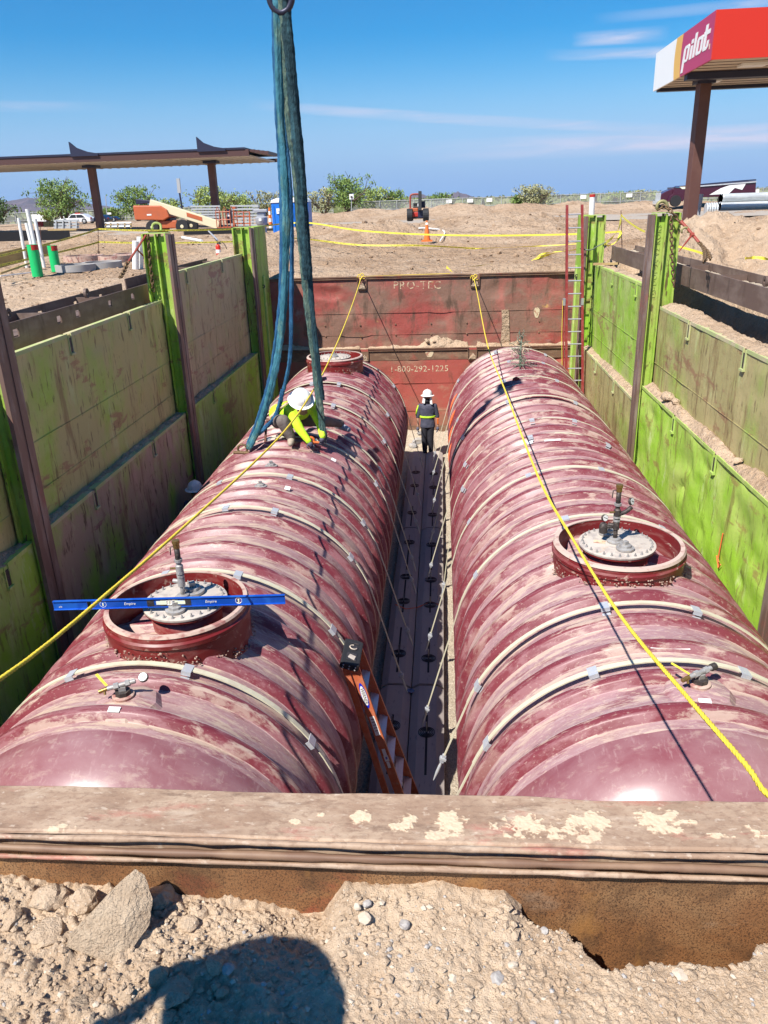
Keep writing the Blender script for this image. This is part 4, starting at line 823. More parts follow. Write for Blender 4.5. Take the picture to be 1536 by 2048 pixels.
# spirit level across the left collar
def level():
    a = ony(108, 1215, 5.52); bb = ony(572, 1201, 5.58); z = -3.05; a = Vector((a.x, 5.50, z)); bb = Vector((bb.x, 5.62, z))
    a = onz(109, 1220, -3.115); bb = onz(571, 1207, -3.115); d = (bb-a).normalized(); up = Vector((0, 0, 1)); c = (a+bb)/2
    t = thing('spirit_level', c, 'long blue spirit level laid across the near manway of the left tank', 'spirit level')
    Ln = (bb-a).length
    def seg(b, s0, s1, z0, z1, w): b.bar(a+d*s0+up*(z0+z1)/2, a+d*s1+up*(z0+z1)/2, w, z1-z0, up)
    part('top_flange', m_blue, t, lambda b: seg(b, 0, Ln, .077, .085, .026), bev=.0015)
    part('bottom_flange', m_blue, t, lambda b: seg(b, 0, Ln, .0, .008, .024), bev=.0015)
    cuts = [(.155*Ln, .017), (.5*Ln, .075), (.80*Ln, .017)]; prev = 0
    wb = MB()
    for c0, w in cuts: seg(wb, prev, c0-w, .008, .077, .008); prev = c0+w
    seg(wb, prev, Ln, .008, .077, .008); wb.build('web', m_blue, t)
    n = d.cross(up)
    for c0 in (.215*Ln, .5*Ln, .80*Ln):
        p = a+d*c0+up*.042
        ringp = [p + d*(.027*math.cos(k*PI/8)) + up*(.027*math.sin(k*PI/8)) for k in range(17)]
        part('vial_ring', m_white, t, lambda b: b.tube(ringp, .005, 6, cap=False))
        part('vial', m_glass, t, lambda b: b.tube([p-up*.014, p+up*.014], .008, 8))
    part('vial_window', m_blk2, t, lambda b: (seg(b, .405*Ln, .435*Ln, .010, .074, .012), seg(b, .565*Ln, .595*Ln, .010, .074, .012), seg(b, .435*Ln, .565*Ln, .010, .018, .012), seg(b, .435*Ln, .565*Ln, .066, .074, .012)))
    for s0 in (.445, .525): part('vial_window', m_glass, t, lambda b: seg(b, (s0)*Ln, (s0+.045)*Ln, .026, .058, .014))
    for f in (.33, .68): text_part('lettering', 'Empire', .034, m_paper, t, a+d*(f*Ln)+up*.042-n*(-.0055), d, up, .0006, shear=.2)
    text_part('lettering', 'e70', .02, m_paper, t, a+d*(.03*Ln)+up*.03-n*(-.0055), d, up, .0006)
level()

# valve and gauge fittings on the near ends
def end_fitting(c, label, rotz, withg, lab2):
    c = Vector(c); t = thing('test_fitting', c, label, 'valve', 'test fittings on the near tank ends')
    R = Matrix.Rotation(rotz, 3, 'Z')
    def P(x, y, z): return c + R @ Vector((x, y, z))
    part('bung_ring', m_rim, t, lambda b: b.lathe([(.078, -.01), (.080, .014), (.070, .020), (0, .02)], c, 'z', 28), smooth='auto')
    part('bushing', m_iron, t, lambda b: b.lathe([(.058, .02), (.056, .05), (.03, .055), (0, .055)], c, 'z', 8))
    part('nipple', m_galv, t, lambda b: b.box((c.x-.025, c.y-.025, c.z+.05), (c.x+.025, c.y+.025, c.z+.085), rot=R))
    part('cross_pipe', m_galv, t, lambda b: (b.tube([P(-.10, 0, .085), P(.10, 0, .11)], .018, 10), b.tube([P(-.055, 0, .091), P(-.02, 0, .095)], .026, 6), b.tube([P(.03, 0, .10), P(.06, 0, .105)], .025, 6)), smooth='auto')
    part('brass_tap', m_brass, t, lambda b: (b.tube([P(-.16, 0, .072), P(-.10, 0, .085)], .016, 10), b.tube([P(-.12, -.0, .08), P(-.12, -.02, .05)], .009, 8)), smooth='auto')
    part('lever', m_tape, t, lambda b: (b.bar(P(-.10, .0, .11), P(-.13, .045, .13), .018, .004), b.bar(P(-.13, .045, .13), P(-.17, .11, .155), .020, .004)))
    if withg: gauge(t, P(.155, .01, .125), (.0, -.62, .8), .036)
    else: part('cap', m_iron, t, lambda b: b.tube([P(.09, 0, .11), P(.13, 0, .115)], .027, 10))
    return t
end_fitting(onz(247, 1392, Lz+TR+.06), 'small valve with a white dial gauge on the near end of the left tank', .35, True, '')
end_fitting(onz(1398, 1368, Rz+TR+.06), 'small brass valve with a yellow lever on the near end of the right tank', .45, False, '')
# moulded saddles round those fittings
for cx, px, py, cz, tk in ((Lx, 250, 1400, Lz, tankL), (Rx_, 1398, 1376, Rz, tankR)):
    p = onz(px, py, cz+TR+.045)
    part('bung_boss', m_tankL if tk is tankL else m_tankR, tk, lambda b: b.lathe([(.27, -.09), (.22, -.03), (.14, .0), (.10, .012), (0, .012)], (p.x, p.y+.02, p.z), 'z', 10), smooth=False)
def label_plate(px, py, tk, cx, cz, w, h, lines, name='data_label', lift=.034):
    v = _ray(px, py); A = v[0]**2+v[2]**2; Bq = -2*(v[0]*cx+v[2]*cz); Cq = cx*cx+cz*cz-(TR+lift)**2
    k = (-Bq-math.sqrt(Bq*Bq-4*A*Cq))/2/A; p = Vector(v*k)
    nrm = Vector((p.x-cx, 0, p.z-cz)).normalized(); a = Vector((0, 1, 0)).cross(nrm).normalized(); q = Vector((0, 1, 0)); q = (q+nrm*.35).normalized(); nn = a.cross(q)
    t2 = part(name, m_paper, tk, lambda b: b.bar(p-a*w/2, p+a*w/2, h, .003, nn))
    for i, (s, sz, yy_) in enumerate(lines): text_part('print', s, sz, m_ink, t2, p+nn*.0022+q*yy_, a, q, .0003)
label_plate(228, 1419, tankL, Lx, Lz, .085, .045, [('4  2  1', .016, -.008)], lift=.07)
label_plate(1410, 1402, tankR, Rx_, Rz, .085, .040, [('R-062', .018, 0)], lift=.07)
label_plate(1340, 1294, tankR, Rx_, Rz, .30, .038, [('WARNING', .012, .010), ('DO NOT PRESSURIZE TANK ABOVE 5 PSI', .013, -.007)])
label_plate(1385, 1349, tankR, Rx_, Rz, .20, .034, [('DO NOT PRESSURIZE', .012, .007), ('TANK ABOVE 5 PSI', .012, -.008)])
label_plate(667, 920, tankL, Lx, Lz, .075, .07, [('5', .03, 0)])
label_plate(575, 976, tankL, Lx, Lz, .07, .07, [])
label_plate(1105, 881, tankR, Rx_, Rz, .23, .05, [])
label_plate(1060, 885, tankR, Rx_, Rz, .08, .06, [])

# ------------------------------------------------------------------ hold-down straps
def make_strap(cx, cz, y, side, endx, endz, label, grp, clips, flip=False):
    """band over the crown; on the gap side it leaves the shell and runs straight to a hook near the slab"""
    R = TR+.066 ; t = thing('hold_down_strap', (cx, y, cz+R), label, 'strap', grp)
    def P(a, r=R): return Vector((cx+r*math.cos(a), y, cz+r*math.sin(a)))
    # tangent point on the gap side (side=+1: gap to the right of this tank)
    ex = endx-cx; ez = endz-cz; d = math.hypot(ex, ez); ae = math.atan2(ez, ex); al = math.acos(min(1, R/d))
    at_ = ae+al if side > 0 else ae-al
    if side > 0: angs = np.linspace(math.radians(215), at_, 54)
    else:
        if at_ < 0: at_ += 2*PI
        angs = np.linspace(math.radians(-35), at_, 54)
    b = MB(); w = .025; vs = []; fs = []
    for a in angs:
        for r in (R-.011, R): vs += [P(a, r)+Vector((0, -w, 0)), P(a, r)+Vector((0, w, 0))]
    n = len(angs)
    for i in range(n-1): q = i*4; fs += [(q+2, q+3, q+7, q+6), (q, q+4, q+5, q+1), (q, q+2, q+6, q+4), (q+1, q+5, q+7, q+3)]
    fs += [(0, 1, 3, 2), ((n-1)*4, (n-1)*4+2, (n-1)*4+3, (n-1)*4+1)]
    b.add(vs, fs); b.build('band', m_strap, t)
    e = Vector((endx, y, endz)); s0 = P(angs[-1], R-.007)
    dirn = (e-s0).normalized(); h0 = e-dirn*.30
    part('tail', m_strap, t, lambda b: b.bar(s0, h0, .026, .012, (1, 0, .01)), smooth=False)
    part('end_bracket', m_clip, t, lambda b: (b.bar(h0-dirn*.02, h0+dirn*.07, .035, .03, (0, 1, 0)), b.bar(h0+dirn*.015, h0+dirn*.04, .06, .045, (0, 1, 0))))
    part('turnbuckle', m_clip, t, lambda b: b.tube([h0+dirn*.07, h0+dirn*.12, h0+dirn*.20, e], [.008, .015, .015, .005], 8))
    for ca in clips:
        a = math.radians(ca); c = P(a, R+.006); tn = Vector((-math.sin(a), 0, math.cos(a))); nr = Vector((math.cos(a), 0, math.sin(a)))
        def clip(b):
            b.bar(c+Vector((0, -.060, 0))-nr*.004, c+Vector((0, .045, 0))-nr*.004, .075, .006, nr); b.bar(c+Vector((0, -.063, 0))-nr*.035, c+Vector((0, -.063, 0))+nr*.002, .075, .006, (0, 1, 0)); b.bar(c+Vector((0, -.10, 0))-nr*.052, c+Vector((0, -.062, 0))-nr*.052, .07, .006, nr)
        part('clip', m_clip, t, clip)
    return t
def nearest_gap(y, ribs):   # straps lie in the valleys just behind a rib
    return min((r+PITCHR-.055 if False else r+.085 for r in ribs), key=lambda v: abs(v-y))
ordn = ['first', 'second', 'third', 'fourth', 'fifth', 'sixth', 'seventh', 'eighth', 'ninth', 'tenth']
YL = [5.06, 6.72, 8.42, 9.62, 11.35, 12.05, 13.55, 15.2, 17.7]; YR = [5.08, 5.97, 7.96, 9.6, 11.15, 12.0, 13.53, 15.12, 16.75, 18.2]
for i, y in enumerate(YL):
    make_strap(Lx, Lz, y, 1, -.44+.02*math.sin(i*2.3), -5.95-.06*math.sin(i*1.7+1), 'cream hold-down strap over the left tank, %s from its near end' % ordn[i], 'straps over the left tank', (76+7*math.sin(i*3.1), 104+9*math.sin(i*2.2+1), 33+3*math.sin(i)))
for i, y in enumerate(YR):
    make_strap(Rx_, Rz, y, -1, (-.11 if i < 2 else -.03 if i == 4 else -.25)+.02*math.sin(i*2.1), (-5.13 if i < 2 else -6.05)-.05*math.sin(i*1.3), 'cream hold-down strap over the right tank, %s from its near end' % ordn[i], 'straps over the right tank', (70+8*math.sin(i*2.7), 106+6*math.sin(i*1.9+2), 150+3*math.sin(i*2)))

# anchor slabs in the gap
def slab(x0, x1, y0, y1, label, slots, i):
    t = thing('anchor_slab', ((x0+x1)/2, (y0+y1)/2, -6.45), label, 'concrete slab', 'long concrete anchor slabs between the tanks')
    zt = -6.22; xm0, xm1 = x0+.10, x1-.10
    part('block', m_slab, t, lambda b: b.prism([(x0, -6.5), (x1, -6.5), (x1, zt-.06), (xm1, zt), (xm0, zt), (x0, zt-.06)], y1-y0, ((0, y1, 0), (1, 0, 0), (0, 0, 1))), bev=.006)
    for a, c in slots: part('slot', m_black, t, lambda b: b.box(((x0+x1)/2-.014, a, zt-.001), ((x0+x1)/2+.014, c, zt+.002)))
    return t
def disc(x, y, lab):
    t = thing('anchor_plate', (x, y, -6.22), lab, 'anchor plate', 'round anchor plates on the slabs')
    part('plate', m_blk2, t, lambda b: [b.lathe([(r, .003), (r, .012), (r-.008, .012), (r-.008, .003)], (x, y, -6.22), 'z', 20, close=True) for r in (.105, .085, .065, .045)])
    part('eye_rod', m_galv, t, lambda b: b.tube([(x, y, -6.21), (x, y, -6.06)], .008, 8))
xa, xb, xc = -.86, -.435, .015
sl_y = [(3.6, 9.05), (9.10, 14.60), (14.65, 19.85)]
rs = [[onz(845, 1550, -6.22).y, onz(845, 1430, -6.22).y], [onz(851, 1345, -6.22).y, onz(851, 1255, -6.22).y], [onz(852, 1225, -6.22).y, onz(852, 1160, -6.22).y], [onz(853, 1140, -6.22).y, onz(853, 1085, -6.22).y], [onz(853, 1052, -6.22).y, onz(853, 1012, -6.22).y], [onz(852, 990, -6.22).y, onz(852, 964, -6.22).y]]
rd = [1465, 1317, 1210, 1160, 1090, 1030, 975, 948]
for k, (a, c) in enumerate(sl_y):
    xR = (xb+.006+xc)/2; xLc = (xa+xb-.006)/2
    slab(xb+.006, xc, a, c, ['nearest', 'middle', 'farthest'][k]+' grey anchor slab in the right hand row between the tanks', [s for s in rs if a < s[0] < c], k)
    slab(xa, xb-.006, a, c, ['nearest', 'middle', 'farthest'][k]+' grey anchor slab in the left hand row between the tanks', [s for s in rs if a < s[0] < c], k)
for k, py in enumerate(rd):
    Y = onz(850, py, -6.22).y
    disc((xb+xc)/2+.003, Y, 'round black anchor plate on the right slab row, %s from the near end' % ordn[k])
    disc((xa+xb)/2, Y+.12, 'round black anchor plate on the left slab row, %s from the near end' % ordn[k])
solo('spray_mark', m_fluor, lambda b: b.tube([(-.78, 11.35, -6.214), (-.6, 11.2, -6.214), (-.42, 11.25, -6.214), (-.2, 11.45, -6.214), (-.05, 11.35, -6.214)], .012, 6, squash=.2), 'faint orange spray line across the middle anchor slabs', 'paint mark')
for i_, (y_, a0_) in enumerate(((17.1, 2.62), (16.1, 2.70), (15.3, 2.78), (14.5, 2.86))):
    solo('spray_mark', m_fluor, lambda b: b.tube([Vector((Rx_+(TR+.062)*math.cos(a), y_, Rz+(TR+.062)*math.sin(a))) for a in np.linspace(a0_, a0_+.28, 6)], [.004, .022, .03, .03, .02, .004], 6), 'orange spray mark on the gap side of the right tank, %s from the far end' % ordn[i_], 'paint mark', 'orange spray marks on the right tank')
solo('water_puddle', M('wet_patch', (.10, .08, .16), rough=.1, spec=.7), lambda b: b.lathe([(.055, 0), (.05, .003), (0, .003)], (-.44, 8.96, -6.245), 'z', 14), 'small shiny puddle where four anchor slabs meet', 'puddle')
solo('concrete_rubble', m_conc, lambda b: (rock_mesh(b, (-.66, 20.9, -6.25), .15, 5, rough=.8), rock_mesh(b, (-.80, 20.65, -6.32), .13, 8), rock_mesh(b, (-.62, 20.95, -6.05), .10, 12)), 'broken concrete lump on the gravel behind the anchor slabs', 'rubble')

# ------------------------------------------------------------------ ropes, slings, hook
def smooth_path(P, n=40):
    P = [Vector(p) for p in P]; out = []
    for i in range(len(P)-1):
        p0 = P[max(i-1, 0)]; p1 = P[i]; p2 = P[i+1]; p3 = P[min(i+2, len(P)-1)]
        k = max(2, n//(len(P)-1))
        for j in range(k):
            t = j/k; out.append(.5*((2*p1)+(p2-p0)*t+(2*p0-5*p1+4*p2-p3)*t*t+(3*p1-p0-3*p2+p3)*t**3))
    out.append(P[-1]); return out
def twisted(b, pts, r, strands=3, pitch=.07):
    """laid rope: three strands wound about the path"""
    seg = []; L = 0; pts2 = [pts[0]]
    for i in range(1, len(pts)): 
        d = (pts[i]-pts[i-1]).length; k = max(1, int(d/(pitch/5)))
        for j in range(1, k+1): pts2.append(pts[i-1].lerp(pts[i], j/k))
    for s in range(strands):
        out = []; L = 0
        for i, p in enumerate(pts2):
            if i: L += (pts2[i]-pts2[i-1]).length
            d = (pts2[min(i+1, len(pts2)-1)]-pts2[max(i-1, 0)]).normalized(); u = d.cross(Vector((0, 0, 1))).normalized(); w = d.cross(u); a = 2*PI*(L/pitch+s/strands)
            out.append(p+u*(r*.48*math.cos(a))+w*(r*.48*math.sin(a)))
        b.tube(out, r*.62, 5, cap=False)
P0 = ony(722, 556, FWY-.06)
rope1 = smooth_path([P0, (-2.16, 20.05, -2.16), (-2.02, 16.4, -2.36), (-1.93, 12.9, -2.53), (-1.91, 10.6, -2.585), (-1.92, 9.04, -2.565), (-1.95, 7.5, -2.47), (-1.98, 5.62, -2.30), (-2.0, 4.2, -2.15), (-2.0, 2.83, -1.95), (-2.02, 1.70, -1.60)], 50)
t = thing('yellow_rope', P0, 'yellow rope stretched over the left tank from the end wall to the bottom left', 'rope', 'yellow ropes over the tanks')
bb = MB(); twisted(bb, rope1[24:], .0115); bb.build('near_strands', m_rope, t, smooth=True, fixn=False)
part('far_strand', m_rope, t, lambda b: b.tube(rope1[:25], .0130, 6))
Q0 = ony(948, 558, FWY-.06)
rope2 = smooth_path([Q0, (.885, 20.0, -2.21)]+[onx(x_, y_, X__) for x_, y_, X__ in ((975, 690, .87), (1010, 780, .86), (1075, 950, .86), (1150, 1085, .87), (1240, 1230, .88), (1380, 1400, .90), (1490, 1527, .92), (1536, 1590, .925))]+[(.98, 1.62, -1.56), (1.1, .9, -1.75)], 60)
t = thing('yellow_rope', Q0, 'yellow rope sagging over the right tank from the end wall to the bottom right', 'rope', 'yellow ropes over the tanks')
bb = MB(); twisted(bb, rope2[24:], .0095); bb.build('near_strands', m_rope, t, smooth=True, fixn=False)
part('far_strand', m_rope, t, lambda b: b.tube(rope2[:25], .0110, 6))
for p, lab in ((P0, 'knot of yellow rope tied at the left slot of the end wall'), (Q0, 'knot of yellow rope tied at the right slot of the end wall')):
    solo('rope_knot', m_rope, lambda b: b.tube(smooth_path([p+Vector(v) for v in ((-.10, -.02, .02), (-.05, -.03, .10), (.03, -.02, .03), (-.03, -.05, -.03), (.08, -.02, .07), (.02, -.03, .12), (-.04, -.03, .0), (.10, 0, -.02))], 40), .012, 6), lab, 'knot', 'rope knots on the end wall')

H = Vector((-1.87, 10.56, 2.2))
def spath(img, Ys, n=60): return smooth_path([ony(x, y, Y) for (x, y), Y in zip(img, Ys)], n)
def Yl(ys, y0=10.56, y1=10.95): return [y0+(y1-y0)*min(1, max(0, y/900)) for y in ys]
def sling(name, strands, label):
    t = thing('lifting_sling', H, label, 'sling', 'round lifting slings hanging from the crane hook')
    for i, (img, r, m, y1) in enumerate(strands):
        P = spath(img, Yl([q[1] for q in img], 10.56, y1), 200); n = len(P)
        rr = [r*.84*(1+.05*math.sin(k*.37+i)+.04*math.sin(k*1.3+2*i)+random.uniform(-.03, .03)) for k in range(n)]; 
        for k in range(4): rr[-1-k] *= .82
        b = MB(); sg = 26; prev = None; vs = []; ph = random.uniform(0, 6)
        for k, p in enumerate(P):
            dd = (P[min(k+1, n-1)]-P[max(k-1, 0)]).normalized(); u = (dd.cross(Vector((0, 1, 0))) if prev is None else prev-dd*prev.dot(dd)).normalized(); prev = u; w = dd.cross(u)
            for q in range(sg):
                an = 2*PI*q/sg; f = 1+.13*math.sin(3*an+k*.10+ph)+.07*math.sin(7*an-k*.05+ph)+.05*math.sin(k*.8+2*an)+.03*math.sin(k*1.9+5*an)
                fl = .80+.15*math.sin(k*.11+ph); vs.append(p+u*(rr[k]*f*math.cos(an)*1.12)+w*(rr[k]*f*math.sin(an)*fl))
        b.add(vs, [(k*sg+q, k*sg+(q+1) % sg, (k+1)*sg+(q+1) % sg, (k+1)*sg+q) for k in range(n-1) for q in range(sg)]+[tuple(range(sg))[::-1], tuple((n-1)*sg+q for q in range(sg))])
        b.build('strand', m, t, smooth=True)
    return t
sling('l', [([(553, -40), (554, 20), (560, 230), (568, 330), (572, 450), (568, 600), (558, 700), (541, 780), (520, 850), (497, 898)], .050, m_sling1, 10.93),
            ([(562, -40), (563, 60), (569, 230), (577, 330), (583, 450), (583, 600), (581, 700), (572, 760), (561, 800)], .030, m_sling2, 11.6),
            ([(549, -40), (549, 20), (555, 200), (561, 330), (565, 450), (562, 600), (550, 700), (538, 770), (517, 840), (494, 894)], .040, m_sling2, 11.0),
            ([(566, 780), (552, 830), (530, 856), (508, 874)], .034, m_sling2, 11.3)], 'teal and blue round sling hooked to the lug on the left of the left tank')
sling('r', [([(560, -40), (563, 30), (572, 180), (590, 330), (600, 450), (611, 560), (620, 650), (632, 740), (641, 820), (648, 884)], .054, m_sling3, 11.05),
            ([(566, -40), (572, 40), (584, 180), (598, 330), (606, 450), (614, 560)], .060, m_slingK, 10.72),
            ([(572, -40), (580, 60), (592, 200), (605, 330), (613, 450), (620, 560), (628, 650), (637, 740), (646, 800)], .036, m_slingK, 10.85)], 'dirty dark green round sling running down to the crouching worker')
t = thing('crane_hook', H+Vector((0, 0, .3)), 'dark steel crane hook block holding the slings at the top of the picture', 'crane hook')
arc = [H+Vector((.10*math.cos(a), 0, .12+.26*math.sin(a))) for a in np.linspace(PI*1.0, PI*2.0, 14)]
part('shackle', m_hook, t, lambda b: b.tube([H+Vector((-.14, 0, .55))]+[H+Vector((.14*math.cos(a), 0, .10+.20*math.sin(a))) for a in np.linspace(PI, 2*PI, 14)]+[H+Vector((.14, 0, .55))], .038, 10), smooth=True)
part('shackle_pin', m_hook, t, lambda b: b.tube([H+Vector((-.2, 0, .52)), H+Vector((.2, 0, .52))], .035, 10))
part('hook_shank', m_hook, t, lambda b: b.tube([H+Vector((0, 0, .50)), H+Vector((.10, 0, .62)), H+Vector((.12, 0, .75)), H+Vector((0, 0, .85)), H+Vector((0, 0, 1.0))], .05, 10), smooth=True)
part('block', m_hook, t, lambda b: b.box(tuple(H+Vector((-.20, -.16, .95))), tuple(H+Vector((.20, .16, 1.55)))), bev=.04)
part('cable', m_blk2, t, lambda b: (b.tube([H+Vector((-.08, 0, 1.5)), H+Vector((-.3, 0, 13))], .011, 6), b.tube([H+Vector((.08, 0, 1.5)), H+Vector((.1, 0, 13))], .011, 6)))
pl_ = Vector((-2.98, 10.93, -3.42))
solo('tank_shackle', m_chain, lambda b: (b.tube([pl_+Vector((.07*math.cos(a), .01, .05+.07*math.sin(a))) for a in np.linspace(0, 2*PI, 14)], .018, 8), b.tube([pl_+Vector((-.14, 0, 0)), pl_+Vector((.10, 0, -.01))], .025, 8)), 'rusty shackle holding the teal sling on the left tank', 'shackle')
solo('tank_shackle', m_orS, lambda b: (b.tube([Vector((-1.95, 11.0, -3.27))+Vector((.05*math.cos(a), .0, .05*math.sin(a))) for a in np.linspace(0, 2*PI, 14)], .020, 8), b.tube([(-2.02, 10.98, -3.28), (-1.80, 10.99, -3.30)], .018, 8)), 'orange shackle in the gloved hands of the crouching worker', 'shackle')
for (cx, cz, y, x, lab) in ((Lx, Lz, 12.6, -2.05, 'maroon lifting lug behind the crouching worker on the left tank'), (Rx_, Rz, 11.6, 2.62, 'maroon lifting lug on the outer shoulder of the right tank'), (Rx_, Rz, 14.9, 1.42, 'small lifting lug on the far crown of the right tank')):
    a = math.acos((x-cx)/TR); c = Vector((x, y, cz+math.sin(a)*TR))
    solo('tank_lug', m_collar, lambda b: b.prism([(-.10, -.03), (.10, -.03), (.06, .10), (0, .13), (-.06, .10)], .03, (c, (1, 0, 0), (0, 0, 1))), lab, 'lug', 'lifting lugs on the tanks')

# ------------------------------------------------------------------ ladders
def stepladder():
    Yn = 6.40; t = thing('step_ladder', (-.66, 6.6, -6.4), 'orange fibreglass step ladder leaning folded against the left tank in the foreground', 'step ladder')
    Y3 = Vector((0, 1, 0)); dirn = (Vector((-.33, 0, -6.40))-Vector((-.90, 0, -4.16))).normalized(); rt = dirn.cross(Y3)
    if rt.x < 0: rt = -rt
    nf_t = Vector((-.865, Yn, -4.18)); nf_b = Vector((-.27, Yn-.06, -6.40)); ff_t = nf_t+Vector((0, .34, 0)); ff_b = nf_b+Vector((0, .60, 0))
    nr_t = nf_t+Vector((-.085, .0, -.02)); nr_b = nf_b+Vector((-.16, 0, 0)); fr_t = nr_t+Vector((0, .33, 0)); fr_b = nr_b+Vector((0, .58, 0))
    def rail(nm, a, c, w):
        part(nm, m_orangeL, t, lambda b: (b.bar(a, c, w, .006, Y3), b.bar(a+rt*w/2+Y3*.012, c+rt*w/2+Y3*.012, .006, .03, Y3), b.bar(a-rt*w/2+Y3*.012, c-rt*w/2+Y3*.012, .006, .03, Y3)))
    rail('front_rail', nf_t, nf_b, .080); rail('front_rail', ff_t, ff_b, .080); rail('rear_rail', nr_t, nr_b, .055); rail('rear_rail', fr_t, fr_b, .055)
    L = (nf_b-nf_t).length; d = (nf_b-nf_t).normalized()
    for k in range(1, 8):
        s_ = k*.305/L
        if s_ > .97: break
        a = nf_t.lerp(nf_b, s_)+Y3*.006; c = ff_t.lerp(ff_b, s_)-Y3*.006; tr = Vector((.95, 0, -.30)).normalized(); up = Vector((.30, 0, .95))
        part('step', m_alu, t, lambda b: (b.bar(a, c, .082, .004, up), b.bar(a-tr*.041-up*.016, c-tr*.041-up*.016, .004, .036, up), b.bar(a+tr*.041-up*.016, c+tr*.041-up*.016, .004, .036, up), b.bar(a+up*.004, c+up*.004, .02, .004, up)))
    for k in (2, 4, 6):
        s_ = k*.31/L; a = nr_t.lerp(nr_b, s_); c = fr_t.lerp(fr_b, s_); part('rear_brace', m_alu, t, lambda b: b.bar(a, c, .03, .012))
    ctr = (nf_t+ff_t+nr_t+fr_t)/4+Vector((0, 0, .01)); ax = Y3; bx = Vector((.95, 0, -.28)).normalized(); nn = ax.cross(bx)
    if nn.z < 0: bx = -bx; nn = ax.cross(bx)
    part('top_cap', m_black, t, lambda b: b.prism([(-.21, -.095), (.21, -.095), (.225, -.06), (.225, .06), (.21, .095), (-.21, .095), (-.225, .06), (-.225, -.06)], .075, (ctr-nn*.02, ax, bx)), bev=.012)
    part('tool_tray', m_blk2, t, lambda b: (b.prism([(.05*math.cos(q)+.07, .05*math.sin(q)) for q in np.linspace(0, 6.0, 16)], .006, (ctr+nn*.0552, ax, bx)), b.prism([(-.16, -.05), (-.03, -.05), (-.03, .05), (-.16, .05)], .005, (ctr+nn*.0552, ax, bx)), b.prism([(.14, -.05), (.16, -.05), (.16, .05), (.14, .05)], .006, (ctr+nn*.0552, ax, bx))))
    part('dried_paint', m_lid, t, lambda b: (b.tube([ctr+nn*.062+ax*(.07+.035*math.cos(q))+bx*.035*math.sin(q) for q in np.linspace(0, 4.5, 12)], .006, 5), b.prism([(-.15, -.03), (-.08, -.04), (-.06, .02), (-.12, .035)], .002, (ctr+nn*.0605, ax, bx))))
    for k in (-.06, 0, .06):
        for h in (.0, .03): part('rivet', m_galv, t, lambda b: b.ball(ctr-ax*.226+bx*k+nn*h, .0085, 8, 5))
    m_b = M('badge_blue', (.01, .03, .5), rough=.4); B2 = -rt if False else rt
    def oval(s0, ln, w, m, o2):
        c = nf_t+d*(s0+ln/2)-Y3*o2
        return part('brand_badge', m, t, lambda b: b.prism([(ln/2*math.cos(q), w/2*math.sin(q)) for q in np.linspace(0, 2*PI, 24, endpoint=False)], .0008, (c, d, rt)))
    oval(.20, .30, .058, m_b, .0055); o = oval(.235, .23, .050, m_paper, .0068)
    text_part('brand_lettering', 'WERNER', .046, m_ink, o, nf_t+d*.35-Y3*.0085, d, rt if d.cross(rt).y < 0 else -rt, .0004, shear=.2)
    def sticker(s0, ln, w, nm, m=m_paper): return part(nm, m, t, lambda b: b.bar(nf_t+d*s0-Y3*.0045, nf_t+d*(s0+ln)-Y3*.0045, w, .001, Y3))
    lb = sticker(.60, .23, .050, 'warning_sticker')
    for k in range(5): part('print', m_ink, lb, lambda b: b.bar(nf_t+d*(.63+.035*k)-Y3*.0054, nf_t+d*(.637+.035*k)-Y3*.0054, .036, .0006, Y3))
    for s0, ln, w in ((1.00, .09, .035), (1.085, .07, .045), (1.16, .08, .03)): sticker(s0, ln, w, 'torn_sticker')
    sticker(1.10, .03, .02, 'torn_sticker', m_b)
stepladder()
def ext_ladder():
    Yp = 20.25; t = thing('extension_ladder', (3.2, Yp, -6.3), 'red extension ladder with aluminium rungs in the far right corner', 'ladder')
    a_t = ony(1134, 410, Yp); b_t = ony(1164, 412, Yp); b_t.z = a_t.z; a_m = ony(1132, 790, Yp-.25); b_m = ony(1165, 792, Yp-.25)
    a_b = a_t+(a_m-a_t)*((-6.35-a_t.z)/(a_m.z-a_t.z)); b_b = b_t+(b_m-b_t)*((-6.35-b_t.z)/(b_m.z-b_t.z))
    for a, c in ((a_t, a_b), (b_t, b_b)):
        part('rail', m_redL, t, lambda b: (b.bar(a, c, .058, .07, (0, 1, 0))))
    n = 20
    for k in range(n):
        s = (k+.7)/n; p = a_t.lerp(a_b, s); q = b_t.lerp(b_b, s)
        part('rung', m_alu, t, lambda b: b.tube([p+Vector((.017, 0, 0)), q-Vector((.017, 0, 0))], .017, 8))
    o = Vector((-.06, .07, 0)); s0 = .36
    for a, c, k in ((a_t, a_b, -1), (b_t, b_b, 0)):
        p = a.lerp(c, s0)+Vector((.06*k, .08, 0)); q = a.lerp(c, .98)+Vector((.06*k, .08, 0)); part('base_rail', m_redL, t, lambda b: b.bar(p, q, .03, .06, (0, 1, 0)))
        part('rung_lock', m_alu, t, lambda b: b.box(tuple(p+Vector((-.03, -.13, -.12))), tuple(p+Vector((.03, -.05, .05)))))
    part('pull_rope', m_rope, t, lambda b: b.tube([a_t.lerp(a_b, .36)+Vector((-.09, 0, 0)), a_t.lerp(a_b, .5)+Vector((-.11, .03, 0)), a_t.lerp(a_b, .75)+Vector((-.09, 0, 0))], .008, 5))
ext_ladder()
solo('tie_rope', m_twig, lambda b: b.tube(smooth_path([ony(1160, 497, 20.3), ony(1180, 500, 20.30), ony(1196, 492, 20.75), ony(1212, 484, 20.8)], 20), .014, 5), 'thin dark rope tying the red ladder to the corner post', 'rope')

